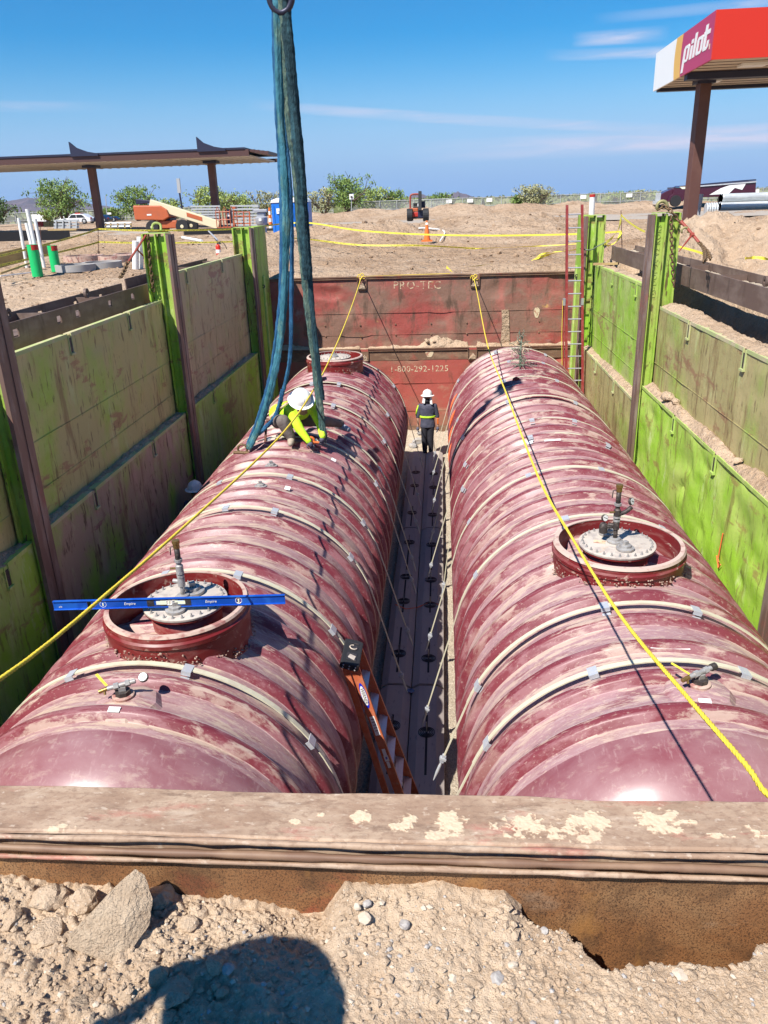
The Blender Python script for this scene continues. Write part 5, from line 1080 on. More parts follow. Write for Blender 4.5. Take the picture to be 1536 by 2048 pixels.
# ------------------------------------------------------------------ chains and binders
def chain(t, pts, m=m_chain, link=.075, r=.0095):
    P = smooth_path(pts, 60); L = 0; acc = [0]
    for i in range(1, len(P)): acc.append(acc[-1]+(P[i]-P[i-1]).length)
    n = int(acc[-1]/(link*.72)); me = None
    for k in range(n):
        s = (k+.5)*link*.72; i = max(j for j in range(len(acc)) if acc[j] <= s); i = min(i, len(P)-2)
        f = (s-acc[i])/max(1e-6, acc[i+1]-acc[i]); c = P[i].lerp(P[i+1], f); d = (P[i+1]-P[i]).normalized()
        if me is None:
            b = MB(); b.tube([Vector((link*.5*math.cos(a)*1.0, link*.28*math.sin(a), 0)) for a in np.linspace(0, 2*PI, 11)], r, 5, cap=False)
            o = b.build('link', m, None, smooth=True); me = o.data; o.parent = t
        else:
            o = bpy.data.objects.new('link', me); COL.objects.link(o); o.parent = t
        q = d.to_track_quat('X', 'Z'); o.rotation_mode = 'QUATERNION'
        from mathutils import Quaternion
        o.rotation_quaternion = q @ Quaternion((1, 0, 0), PI/2*(k % 2)); o.location = c-t.location
def ring_hook(t, c, r, m, n=(0, -1, 0)):
    part('grab_hook', m, t, lambda b: b.tube([Vector(c)+Vector((r*math.cos(a), 0, r*math.sin(a))) for a in np.linspace(-.6, 3.9, 12)], [r*.34]*11+[r*.15], 8), smooth=True)
YR1 = 14.25
t = thing('load_chain', onx(1341, 440, RX+.5), 'rusty chain hanging down beside the middle right post', 'chain', 'rusty chains on the posts')
chain(t, [ony(1342, 432, YR1), ony(1343, 470, YR1), ony(1345, 530, YR1), ony(1348, 580, YR1)], link=.095, r=.011)
t = thing('chain_binder', ony(1400, 470, 14.3), 'rusty chain with a red ratchet binder running from the right post to the beam', 'chain', 'rusty chains on the posts')
chain(t, [ony(1316, 420, 14.45), ony(1330, 414, 14.4), ony(1343, 424, 14.3), ony(1356, 440, 14.3), ony(1364, 447, 14.2)], link=.10, r=.013)
ring_hook(t, ony(1324, 413, 14.5), .085, m_hook2); ring_hook(t, ony(1370, 462, 14.1), .055, m_hook2)
part('binder_barrel', m_redS, t, lambda b: (b.tube([ony(1362, 443, 14.2), ony(1376, 458, 14.1), ony(1398, 485, 13.9)], [.03, .024, .026], 8), b.tube([ony(1384, 470, 14.0), ony(1358, 503, 13.6)], [.02, .008], 6), b.lathe([(.04, -.03), (.04, .03)], ony(1384, 470, 14.0), 'x', 8)))
chain(t, [ony(1398, 485, 13.9), ony(1408, 498, 13.6), ony(1410, 520, 12.9), ony(1400, 525, 12.8)], link=.10, r=.013)
chain(t, [ony(1406, 494, 13.7), ony(1416, 505, 13.4), ony(1421, 518, 13.0)], link=.10, r=.013)
t = thing('load_chain', ony(300, 470, 14.1), 'dark chain hanging down beside the middle left post', 'chain', 'rusty chains on the posts')
chain(t, [ony(296, 470, 14.1), ony(298, 505, 14.1), ony(303, 550, 14.1), ony(308, 590, 14.1)], link=.095, r=.011)
t = thing('chain_binder', ony(262, 510, 14.1), 'rusty chain with red binder rods leaning from the left post to the beam', 'chain', 'rusty chains on the posts')
part('binder_rod', m_redS, t, lambda b: (b.tube([ony(292, 470, 14.1), ony(254, 528, 13.8)], .018, 6), b.tube([ony(272, 497, 14), ony(302, 527, 14.3)], .014, 6)))
chain(t, [ony(255, 524, 13.8), ony(249, 540, 13.5), ony(240, 556, 13.1)], link=.11, r=.015)
solo('green_hose', M('dull_green_hose', (.30, .36, .10), rough=.6), lambda b: b.tube(smooth_path([ony(304, 458, 14.35), ony(306, 449, 14.4), ony(313, 446, 14.4), ony(321, 450, 14.4), ony(322, 461, 14.35)], 16), .022, 8), 'loop of green hose hanging over the top of the middle left post', 'hose')

# ------------------------------------------------------------------ people
def limb(b, a, c, r0, r1, seg=12):
    a = Vector(a); c = Vector(c); n = 6
    b.tube([a.lerp(c, i/n) for i in range(n+1)], [r0+(r1-r0)*i/n for i in range(n+1)], seg); b.ball(a, r0, seg, 8); b.ball(c, r1, seg, 8)
def fuse(b, name, mat, parent, vox=.014, sm=4):
    o = b.build(name, mat, parent, fixn=False); r = o.modifiers.new('r', 'REMESH'); r.mode = 'VOXEL'; r.voxel_size = vox; r.use_smooth_shade = True
    s = o.modifiers.new('s', 'SMOOTH'); s.iterations = sm; s.factor = .5; return o
def hand(b, w, d, up, curl=.5, r=.0085, L=.085, s=1):
    """palm and five separate bent fingers; w wrist, d direction of the hand, up its back"""
    w = Vector(w); d = Vector(d).normalized(); up = Vector(up); up = (up-d*up.dot(d)).normalized(); sd = d.cross(up)*s
    pc = w+d*.05; b.ball(pc, (.042, .042, .036), 10, 8); b.tube([w, w+d*.09], [.026, .036], 10)
    for k, ln in enumerate((.9, 1.05, 1.0, .8)):
        q = w+d*.085+sd*(.030-.020*k); a1 = q+d*L*.42*ln-up*curl*.012; a2 = a1+(d*.8-up*curl*1.2).normalized()*L*.32*ln; a3 = a2+(d*.2-up*curl*2.0).normalized()*L*.26*ln
        b.tube([q, a1, a2, a3], [r*1.1, r, r*.95, r*.8], 7)
    q = w+d*.035+sd*.035; b.tube([q, q+(d*.6+sd*.8).normalized()*.040, q+(d*.9+sd*.35).normalized()*.07-up*.015], [r*1.35, r*1.15, r*.95], 7)
def hardhat(c, up, fwd, parent, R=.135, brim=True):
    c = Vector(c); up = Vector(up).normalized(); fwd = Vector(fwd); fwd = (fwd-up*up.dot(fwd)).normalized(); rt = fwd.cross(up)
    def tf(b2, prof, seg=28, ov=1.12):
        vs = []
        for r, h in prof:
            for k in range(seg): a = 2*PI*k/seg; vs.append(c + rt*(r*math.cos(a)) + fwd*(r*ov*math.sin(a)) + up*h)
        n = len(prof); b2.add(vs, [(i*seg+k, i*seg+(k+1) % seg, (i+1)*seg+(k+1) % seg, (i+1)*seg+k) for i in range(n-1) for k in range(seg)])
    t = part('hard_hat', m_hat, parent, lambda b: tf(b, [(R+.045, -.004), (R+.05, .004), (R+.002, .012), (R, .03), (R*.96, .075), (R*.82, .115), (R*.55, .145), (R*.25, .157), (.001, .159)]), smooth='auto')
    part('ridge', m_hat, t, lambda b: b.tube([c+fwd*(R*1.08*math.cos(a))+up*(.03+.135*math.sin(a)) for a in np.linspace(.25, 2.9, 12)], .012, 6), smooth=True)
    return t
def head(b, c, r=.10, fwd=(0, -1, 0), up=(0, 0, 1)):
    c = Vector(c); fwd = Vector(fwd).normalized(); up = Vector(up).normalized(); rt = fwd.cross(up)
    b.ball(c, (r*.80, r*.95, r*1.12), 16, 12); b.ball(c+fwd*.02-up*.05, (.062, .068, .07), 14, 10)
    b.ball(c+fwd*.095-up*.005, (.015, .018, .024), 8, 6); b.ball(c+fwd*.080-up*.055, (.028, .016, .010), 8, 6)
    for s in (-1, 1): b.ball(c+rt*s*.082-up*.01, (.014, .022, .032), 8, 6); b.ball(c+fwd*.082+rt*s*.033+up*.018, (.014, .010, .009), 8, 6)

def torso(b, c):
    t2 = MB(); t2.lathe([(.001, 1.47), (.075, 1.465), (.13, 1.44), (.185, 1.40), (.205, 1.33), (.20, 1.22), (.185, 1.10), (.183, 1.0), (.198, .88), (.200, .81), (.17, .80), (.001, .80)], (0, 0, 0), 'z', 24)
    b.add([(c.x+v[0], c.y+v[1]*.62, c.z+v[2]) for v in t2.v], t2.f)
def standing_worker():
    f = onz(856, 908, -6.30); x, y = f.x, f.y; g = -6.36; t = thing('person', (x, y, g), 'person in navy shirt and white hard hat standing in the pit between the tanks', 'person')
    def P(dx, dy, z): return Vector((x+dx, y+dy, g+z))
    b = MB(); head(b, P(0, 0, 1.60)); limb(b, P(0, .01, 1.36), P(0, 0, 1.52), .06, .055); b.ball(P(0, 0, 1.15), (.15, .10, .25)); limb(b, P(-.08, 0, .92), P(-.09, 0, .1), .075, .04); limb(b, P(.08, 0, .92), P(.07, 0, .1), .075, .04); b.ball(P(0, 0, .95), (.15, .10, .12))
    for s in (-1, 1): limb(b, P(s*.20, 0, 1.36), P(s*.25, .02, 1.08), .045, .038); limb(b, P(s*.25, .02, 1.08), P(s*.26, -.06, .84), .038, .028)
    limb(b, P(-.15, 0, 1.38), P(.15, 0, 1.38), .05, .05); fuse(b, 'body', m_skin, t, .014)
    b = MB()
    torso(b, P(0, 0, 0))
    for s in (-1, 1): limb(b, P(s*.19, 0, 1.38), P(s*.255, .02, 1.09), .065, .058)
    fuse(b, 'shirt', m_navy, t, .014)
    part('lime_band', m_hv, t, lambda b: [b.lathe([(r, h) for r, h in ((.188, -.022), (.196, -.020), (.196, .020), (.188, .022))], P(0, 0, 1.10), 'z', 28)] and b.v.__setitem__(slice(None), [(x+(v[0]-x)*1.06, y+(v[1]-y)*.66, v[2]) for v in b.v]))
    part('lime_sleeve_panel', m_hv, t, lambda b: b.tube([P(-.235, -.02, 1.40), P(-.275, -.02, 1.28), P(-.305, -.01, 1.13)], [.022, .026, .024], 8, squash=.8), smooth=True)
    b = MB()
    for s in (-1, 1): limb(b, P(s*.085, 0, .88), P(s*.085-.01, -.02, .48), .10, .078); limb(b, P(s*.085-.01, -.02, .48), P(s*.08, .01, .10), .078, .062)
    b.ball(P(0, 0, .90), (.175, .115, .12)); fuse(b, 'trousers', m_dpants, t, .014)
    for s in (-1, 1): part('boot', m_boot, t, lambda b: (b.ball(P(s*.08, -.05, .055), (.05, .13, .055), 12, 8), b.box(tuple(P(s*.08-.05, -.17, .0)), tuple(P(s*.08+.05, .07, .02)))), smooth=True)
    for s in (-1, 1):
        b = MB(); hand(b, P(s*.262, -.06, .83), (0, -.1, -1), (s, 0, 0), .5, s=s); b.build('glove', m_glove, t, smooth=True)
    hardhat(P(0, 0, 1.65), (0, .05, 1), (0, -1, 0), t, .125)
    part('neck_cloth', m_hat, t, lambda b: (b.prism([(-.06, 0), (.0, .0), (-.02, -.17), (-.09, -.15)], .015, (P(-.05, -.095, 1.64), (1, 0, 0), (0, .15, 1))), b.prism([(0, 0), (.05, 0), (.07, -.20), (.01, -.18)], .015, (P(.06, -.09, 1.64), (1, 0, 0), (0, .15, 1)))))
    part('face_mask', m_dpants, t, lambda b: (b.ball(P(0, -.045, 1.535), (.082, .078, .075), 14, 10), b.ball(P(0, 0, 1.44), (.10, .085, .06), 14, 8)), smooth=True)
    part('radio', m_orS, t, lambda b: b.box(tuple(P(.24, -.09, .90)), tuple(P(.29, -.04, 1.06))), bev=.01)
standing_worker()

def crouching_worker():
    g = -3.31
    f1 = Vector((-2.25, 10.98, g)); f2 = Vector((-1.62, 12.0, g-.10)); k2 = ony(645, 842, 11.45)
    k1 = ony(566, 843, 11.0); hip = ony(556, 838, 11.42); sh1 = ony(580, 822, 11.20); sh2 = ony(624, 812, 11.30); hd = ony(602, 803, 11.02)
    e1 = ony(599, 858, 11.02); e2 = ony(640, 846, 11.15); w1 = ony(617, 882, 10.92); w2 = ony(645, 872, 10.98)
    t = thing('person', (-2.1, 11.4, g), 'person in lime shirt and white hard hat crouching on the left tank over a shackle', 'person')
    back = hip+Vector((0, .05, .10)); hipR = hip+Vector((.22, .10, 0))
    b = MB(); b.ball(hd, (.085, .10, .105), 16, 12); b.ball(hd+Vector((.02, -.04, -.05)), (.06, .06, .06)); b.ball(hd+Vector((.035, -.10, -.035)), (.014, .016, .02), 8, 6)
    mid = (sh1+sh2)/2; limb(b, mid, hd, .06, .06); limb(b, mid, hip, .13, .13); limb(b, sh1, sh2, .06, .06); limb(b, sh1, e1, .045, .038); limb(b, e1, w1, .038, .028); limb(b, sh2, e2, .045, .038); limb(b, e2, w2, .038, .028)
    limb(b, hip, k1, .08, .055); limb(b, k1, f1+Vector((0, .03, .10)), .055, .04); limb(b, hipR, k2, .08, .055); limb(b, k2, f2+Vector((0, 0, .10)), .055, .04); fuse(b, 'body', m_skin, t, .014)
    b = MB(); limb(b, mid+Vector((-.03, .05, -.02)), hip+Vector((.02, .0, .08)), .17, .155, 16); b.ball(hip+Vector((.06, .04, .02)), (.17, .14, .12)); limb(b, sh1, sh2, .10, .10, 16)
    limb(b, sh1, e1, .088, .072); limb(b, e1, w1, .070, .048); limb(b, sh2, e2, .088, .072); limb(b, e2, w2, .070, .048); fuse(b, 'shirt', m_hv, t, .013)
    b = MB(); limb(b, hip+Vector((0, 0, -.03)), k1, .12, .092); limb(b, k1, f1+Vector((0, .03, .10)), .105, .075); limb(b, hipR+Vector((0, 0, -.03)), k2, .12, .088); limb(b, k2, f2+Vector((0, 0, .12)), .088, .062); b.ball(hip+Vector((.11, .08, -.06)), (.20, .15, .13)); fuse(b, 'trousers', m_pants, t, .014)
    part('boot', m_boot, t, lambda b: (b.tube([f1+Vector((0, .10, .06)), f1+Vector((.01, -.02, .05)), f1+Vector((.02, -.12, .035))], [.050, .055, .040], 12), b.ball(f1+Vector((.02, -.12, .035)), .040), b.tube([f1+Vector((0, .06, .06)), f1+Vector((0, .05, .16))], [.055, .058], 12)), smooth=True)
    part('boot', m_greyp, t, lambda b: (b.tube([f2+Vector((-.08, .04, .08)), f2+Vector((.03, -.02, .07)), f2+Vector((.13, -.08, .045))], [.050, .055, .040], 12), b.ball(f2+Vector((.13, -.08, .045)), .040), b.tube([f2+Vector((-.05, .03, .06)), f2+Vector((-.06, .03, .17))], [.055, .058], 12)), smooth=True)
    b = MB(); hand(b, w1, Vector((.45, -.25, -.75)), (-.3, -.7, .4), .8, s=1); b.build('glove', m_glove, t, smooth=True)
    b = MB(); hand(b, w2, Vector((-.15, -.2, -1)), (.3, -.8, .2), .8, s=-1); b.build('glove', m_glove, t, smooth=True)
    hardhat(hd+Vector((.01, -.03, .035)), (.12, -.50, .85), (.35, -.7, -.4), t, .145)
    part('neck_shade', m_hat, t, lambda b: b.prism([(-.10, 0), (.10, 0), (.12, -.10), (.02, -.16), (-.12, -.08)], .01, (hd+Vector((-.05, .08, .03)), (.85, .35, 0), (.1, -.55, .7))), smooth=False)
    part('harness_strap', m_sten, t, lambda b: b.tube(smooth_path([mid+Vector((-.10, .0, .14)), (mid+hip)/2+Vector((-.10, -.10, .12)), hip+Vector((-.08, -.13, .06))], 14), .022, 8))
    part('tool_belt', m_leather, t, lambda b: (b.tube([hip+Vector((-.14, -.10, .02)), hip+Vector((-.15, 0, -.04)), hip+Vector((-.06, .14, -.04))], .028, 8), b.bar(hip+Vector((-.16, -.10, -.02)), hip+Vector((-.20, -.16, -.36)), .04, .012)))
crouching_worker()
def hidden_worker():
    c = onz(389, 972, -4.74); x, y = c.x, c.y; g = -6.42; t = thing('person', (x, y, g), 'person in the shade beside the left tank, only a white hard hat showing above it', 'person')
    def P(dx, dy, z): return Vector((x+dx, y+dy, g+z))
    b = MB(); head(b, P(0, 0, 1.56)); limb(b, P(0, 0, 1.30), P(0, 0, 1.48), .06, .055); b.ball(P(0, 0, 1.12), (.16, .11, .26))
    for s in (-1, 1): limb(b, P(s*.08, 0, .92), P(s*.08, 0, .08), .08, .045); limb(b, P(s*.19, 0, 1.33), P(s*.23, 0, 1.05), .048, .04); limb(b, P(s*.23, 0, 1.05), P(s*.22, -.1, .84), .04, .03)
    fuse(b, 'body', m_skin, t, .016)
    b = MB(); torso(b, P(0, 0, -.04)); [limb(b, P(s*.19, 0, 1.33), P(s*.23, 0, 1.05), .065, .055) for s in (-1, 1)]; fuse(b, 'shirt', m_navy, t, .016)
    b = MB(); [limb(b, P(s*.085, 0, .9), P(s*.08, 0, .1), .10, .065) for s in (-1, 1)]; fuse(b, 'trousers', m_dpants, t, .016)
    for s in (-1, 1):
        part('boot', m_boot, t, lambda b: b.ball(P(s*.08, -.04, .05), (.05, .13, .05)), smooth=True)
        b = MB(); hand(b, P(s*.22, -.1, .83), (0, 0, -1), (s, 0, 0), .5, s=s); b.build('glove', m_glove, t, smooth=True)
    hardhat(P(0, 0, 1.62), (0, 0, 1), (0, -1, 0), t, .13)
hidden_worker()
def photographer():     # stands beside the camera at the pit edge; the photograph shows the shadow
    x, y, g = -1.22, .22, -1.80; t = thing('person', (x, y, g), 'person in a wide sun hat outside the frame, casting the near shadow', 'person')
    def P(dx, dy, z): return Vector((x+dx, y+dy, g+z))
    b = MB(); head(b, P(0, 0, 1.66), fwd=(0, 1, 0)); limb(b, P(0, 0, 1.40), P(0, 0, 1.58), .06, .055); b.ball(P(0, 0, 1.2), (.16, .11, .26))
    for s in (-1, 1): limb(b, P(s*.09, 0, .95), P(s*.09, 0, .08), .085, .045); limb(b, P(s*.19, 0, 1.42), P(s*.28, .06, 1.20), .05, .042); limb(b, P(s*.28, .06, 1.20), P(s*.12, .20, 1.40), .042, .032)
    fuse(b, 'body', m_skin, t, .016)
    b = MB(); torso(b, P(0, 0, 0)); b.ball(P(0, 0, 1.25), (.24, .16, .25)); [limb(b, P(s*.19, 0, 1.42), P(s*.28, .06, 1.20), .07, .06) for s in (-1, 1)]; fuse(b, 'shirt', m_navy, t, .016)
    b = MB(); [limb(b, P(s*.09, 0, .92), P(s*.09, 0, .1), .11, .07) for s in (-1, 1)]; fuse(b, 'trousers', m_dpants, t, .016)
    part('sun_hat', m_hat, t, lambda b: b.lathe([(.20, 1.70), (.21, 1.71), (.12, 1.735), (.115, 1.80), (.07, 1.85), (0, 1.86)], (x, y, g), 'z', 24), smooth=True)
    for s in (-1, 1):
        part('boot', m_boot, t, lambda b: b.ball(P(s*.09, .04, .05), (.05, .13, .05)), smooth=True)
        b = MB(); hand(b, P(s*.12, .20, 1.40), (-s*.3, .3, .9), (0, 1, 0), .6, s=s); b.build('hand', m_skin, t, smooth=True)
photographer()

# ------------------------------------------------------------------ dead plant on the right tank
def dead_plant():
    c = Vector(onz(1040, 733, -3.24)); t = thing('dry_weed', c, 'dried wiry weed standing on the far crown of the right tank', 'dry weed'); rnd = random.Random(3)
    part('stem', m_twig, t, lambda b: b.tube([c, c+Vector((0, 0, .3)), c+Vector((.02, 0, .62))], [.022, .02, .012], 7, jit=.2))
    def tw(b):
        for k in range(70):
            p = c+Vector((rnd.uniform(-.03, .03), 0, rnd.uniform(.0, .66))); L = rnd.uniform(.06, .22)*(1 if p.z-c.z < .5 else .5); a = rnd.uniform(0, 6.28); pts = [p]
            for i in range(5): a += rnd.uniform(-.9, .9); p = p+Vector((math.cos(a)*L/4, math.sin(a)*L/5, rnd.uniform(-.03, .05))); pts.append(p)
            b.tube(pts, .0055, 4)
        for k in range(9):
            a = k*.7; p = c+Vector((0, 0, .03)); b.tube([p, p+Vector((math.cos(a)*.15, math.sin(a)*.12, .02)), p+Vector((math.cos(a)*.34, math.sin(a)*.3, -.02))], .005, 4)
    part('twigs', m_twig, t, tw, fixn=False)
    part('dry_curl', m_splat, t, lambda b: [b.tube([c+Vector((dx+.06*math.cos(a), -.02, z+.06*math.sin(a))) for a in np.linspace(0, 4.5, 9)], .012, 5) for dx, z in ((.12, .40), (-.12, .25), (.10, .30))])
dead_plant()

# ------------------------------------------------------------------ foreground rocks
S1 = [(270, 1738, -1.645), (290, 1750, -1.66), (305, 1800, -1.70), (299, 1850, -1.74), (262, 1900, -1.77), (240, 1928, -1.79), (212, 1925, -1.79), (170, 1908, -1.77), (132, 1893, -1.755), (140, 1868, -1.735), (185, 1830, -1.70), (235, 1768, -1.66), (240, 1900, -1.86), (300, 1800, -1.86), (150, 1880, -1.86), (250, 1840, -1.705)]
o = hull('large_clod', m_rockA, [onz(*p) for p in S1], noise=.0011, cuts=3, seed=4); tag(o, 'large leaning slab of caliche with a pointed top in the bottom left', 'rock')
fg = [(100, 1800, .060, 'rounded clod heap behind the leaning slab by the steel plate', .6), (168, 1800, .036, 'clod touching the left side of the leaning slab', .8), (92, 1865, .044, 'rough clod left of the leaning slab', .6), (322, 1800, .045, 'dark pointed clod right of the slab peak', .9),
      (395, 1825, .028, 'crumbly clod at the edge of the steel plate', .8), (375, 1850, .026, 'clod lying just behind the photographer shadow edge', .8), (25, 1840, .034, 'clod at the left picture edge', .7),
      (315, 1955, .028, 'rounded stone at the left inside the shadow', .8), (348, 1990, .045, 'biggest flat stone inside the shadow', .45), (385, 2010, .038, 'flat stone beside the biggest one inside the shadow', .5), (445, 1985, .018, 'small stone right of the flat stones in shadow', .7), (455, 1940, .016, 'grey pebble higher in the shadow', .7), (430, 1935, .024, 'brown stone near the top of the shadow', .7), (330, 2040, .03, 'stone at the bottom edge in the shadow', .6),
      (730, 1838, .020, 'pale stone on the soil hump in the centre', .8), (715, 1815, .014, 'small pale stone on top of the soil hump', .8), (735, 1810, .013, 'grey stone on top of the soil hump', .8), (810, 1850, .017, 'bluish grey stone left of centre right half', .7), (995, 1958, .016, 'dark grey stone below the broken soil edge', .7), (905, 1958, .013, 'pale angular stone in the centre right', .7), (1025, 1932, .015, 'light stone by the soil edge', .7), (1088, 1862, .010, 'round dark pebble on the shelf left of the hole', .8),
      (1360, 1948, .020, 'flat pale stone on the rim right of the hole', .5), (1385, 1952, .016, 'second flat stone on the rim of the hole', .5), (195, 1978, .014, 'small stone below the leaning slab', .7), (155, 2010, .022, 'stone near the bottom left corner', .6), (540, 1880, .012, 'light pebble above the shadow', .7)]
for i, (px, py, s, lab, fl) in enumerate(fg):
    p = onz(px, py, -1.78); z = float(fore(np.array(p.x), np.array(min(p.y, 1.56)))); p = onz(px, py, z)
    grey = 'grey' in lab or 'dark' in lab and 'pointed' not in lab; pale = 'pale' in lab or 'light' in lab
    rock('stone', m_rockG if grey else m_rockW if pale else m_soil if 'clod' in lab else m_rockA, (p.x, p.y, z+s*(.25*fl if s < .03 else .02)), s, 200+i, lab, 'stone', 'loose stones on the near soil', flat=fl, sub=3 if s > .03 else 2, rough=.6)
def pebbles(name, mat, N, smin, smax, seed, lab):
    rnd = random.Random(seed); b = MB(); X = []; Y = []
    while len(X) < N:
        x = rnd.uniform(-1.35, 1.15); y = rnd.uniform(1.02, 1.56)
        if rnd.random() < .35+.65*min(1, max(0, float(fbm(x*3, y*3, 2, seed))*2+.6)): X.append(x); Y.append(y)
    Z = fore(np.array(X), np.array(Y))
    base = [(0.9, 0, .1), (.3, .9, -.1), (-.75, .55, .15), (-.7, -.6, 0), (.35, -.9, .1), (0.1, .1, .75), (0, 0, -.6)]
    F = [(0, 1, 5), (1, 2, 5), (2, 3, 5), (3, 4, 5), (4, 0, 5), (1, 0, 6), (2, 1, 6), (3, 2, 6), (4, 3, 6), (0, 4, 6)]
    for x, y, z in zip(X, Y, Z):
        s = smin+(smax-smin)*rnd.random()**3.5; a = rnd.uniform(0, 6.28); ca, sa = math.cos(a), math.sin(a); k = [rnd.uniform(.7, 1.3) for _ in range(3)]
        b.add([(x+s*(ca*u*k[0]-sa*v*k[1])*rnd.uniform(.85, 1.15), y+s*(sa*u*k[0]+ca*v*k[1])*rnd.uniform(.85, 1.15), z+s*(.25+w*k[2]*.8)) for u, v, w in base], F)
    o = b.build(name, mat, None, fixn=False); o['kind'] = 'stuff'; tag(o, lab, 'pebbles')
pebbles('soil_crumbs', m_soil, 9000, .0018, .013, 1, 'loose crumbs of earth over the near soil')
pebbles('pale_pebbles', m_rockW, 700, .0018, .010, 2, 'small pale pebbles over the near soil')
pebbles('grey_pebbles', m_rockG, 700, .0018, .009, 3, 'small grey pebbles over the near soil')
def far_rubble():
    rnd = random.Random(11); b = MB()
    for k in range(1500):
        if k < 900: u = rnd.uniform(-.55, .45); Y = rnd.uniform(22.6, 50); x = u*Y
        elif k < 1200: x = rnd.uniform(6.6, 12); Y = rnd.uniform(11, 22)
        else: x = -rnd.uniform(6.2, 14); Y = rnd.uniform(10, 24)
        z = float(height(np.array([x]), np.array([Y]))[0]); s = .02+.09*rnd.random()**3*(Y/30)
        rock_mesh(b, (x, Y, z+s*.2), s, 3000+k, sub=1, rough=1)
    o = b.build('rubble_stones', m_dirt_far, None, fixn=False); o['kind'] = 'stuff'; tag(o, 'stones and clods scattered on the dirt round the pit', 'stones')
far_rubble()

# ------------------------------------------------------------------ background
def gz(x, y): return float(height(np.array([float(x)]), np.array([float(y)]))[0])
# left canopy, under construction
def left_canopy():
    zt = 4.55; A = ony(-260, 318, 70); 
    fl = ony(-330, 342, 64); fr = ony(500, 302, 66.5); z1 = ony(200, 316, 65).z
    x0 = ony(-420, 330, 65).x; x1 = ony(498, 305, 65).x; y0, y1 = 65, 76
    zb = ony(250, 311, 65).z-.35
    t = thing('fuel_canopy', (x0*.3, 70, zb), 'long flat brown canopy with a cream underside on two posts at the left', 'canopy')
    part('soffit', m_soffit, t, lambda b: b.box((x0, y0+.1, zb), (x1-.2, y1, zb+.12)))
    for k in range(46): 
        x = x0+(x1-x0)*k/46; 
        if x > ony(-20, 320, 65).x: part('deck_rib', m_soffit, t, lambda b: b.box((x, y0+.12, zb-.05), (x+.10, y1, zb-.002)))
    part('fascia', m_canB, t, lambda b: (b.box((x0, y0-.1, zb+.0), (x1, y0+.098, zb+.46)), b.box((x0, y1+.01, zb), (x1, y1+.2, zb+.30))))
    part('top_trim', m_canDark, t, lambda b: b.box((x0, y0-.16, zb+.462), (x1-.3, y1, zb+.60)))
    for k in range(4): part('stepped_end', m_canB, t, lambda b: b.box((x1+.002+.36*k, y0+.3, zb+.18-.07*k+.10), (x1+.36*k+.355, y0+4, zb+.46-.05*k)))
    for px in (140, 395): 
        p = ony(px, 300, 64.8)
        part('fin', m_canDark, t, lambda b: b.prism([(0, 0), (0, 1.05), (.5, .62), (1.3, .32), (2.2, .16), (2.2, 0)], .25, ((p.x, y0+.0, zb+.40), (1, 0, 0), (0, 0, 1))))
    for px, py in ((191, 388), (428, 380)):
        p = ony(px, py, 69)
        part('column', m_pole, t, lambda b: b.box((p.x-.28, 68.7, -1.7), (p.x+.28, 69.3, zb-.052)), bev=.02)
        part('column_head', m_canDark, t, lambda b: b.box((p.x-.55, 68.4, zb-.25), (p.x+.55, 69.6, zb-.055)))
left_canopy()

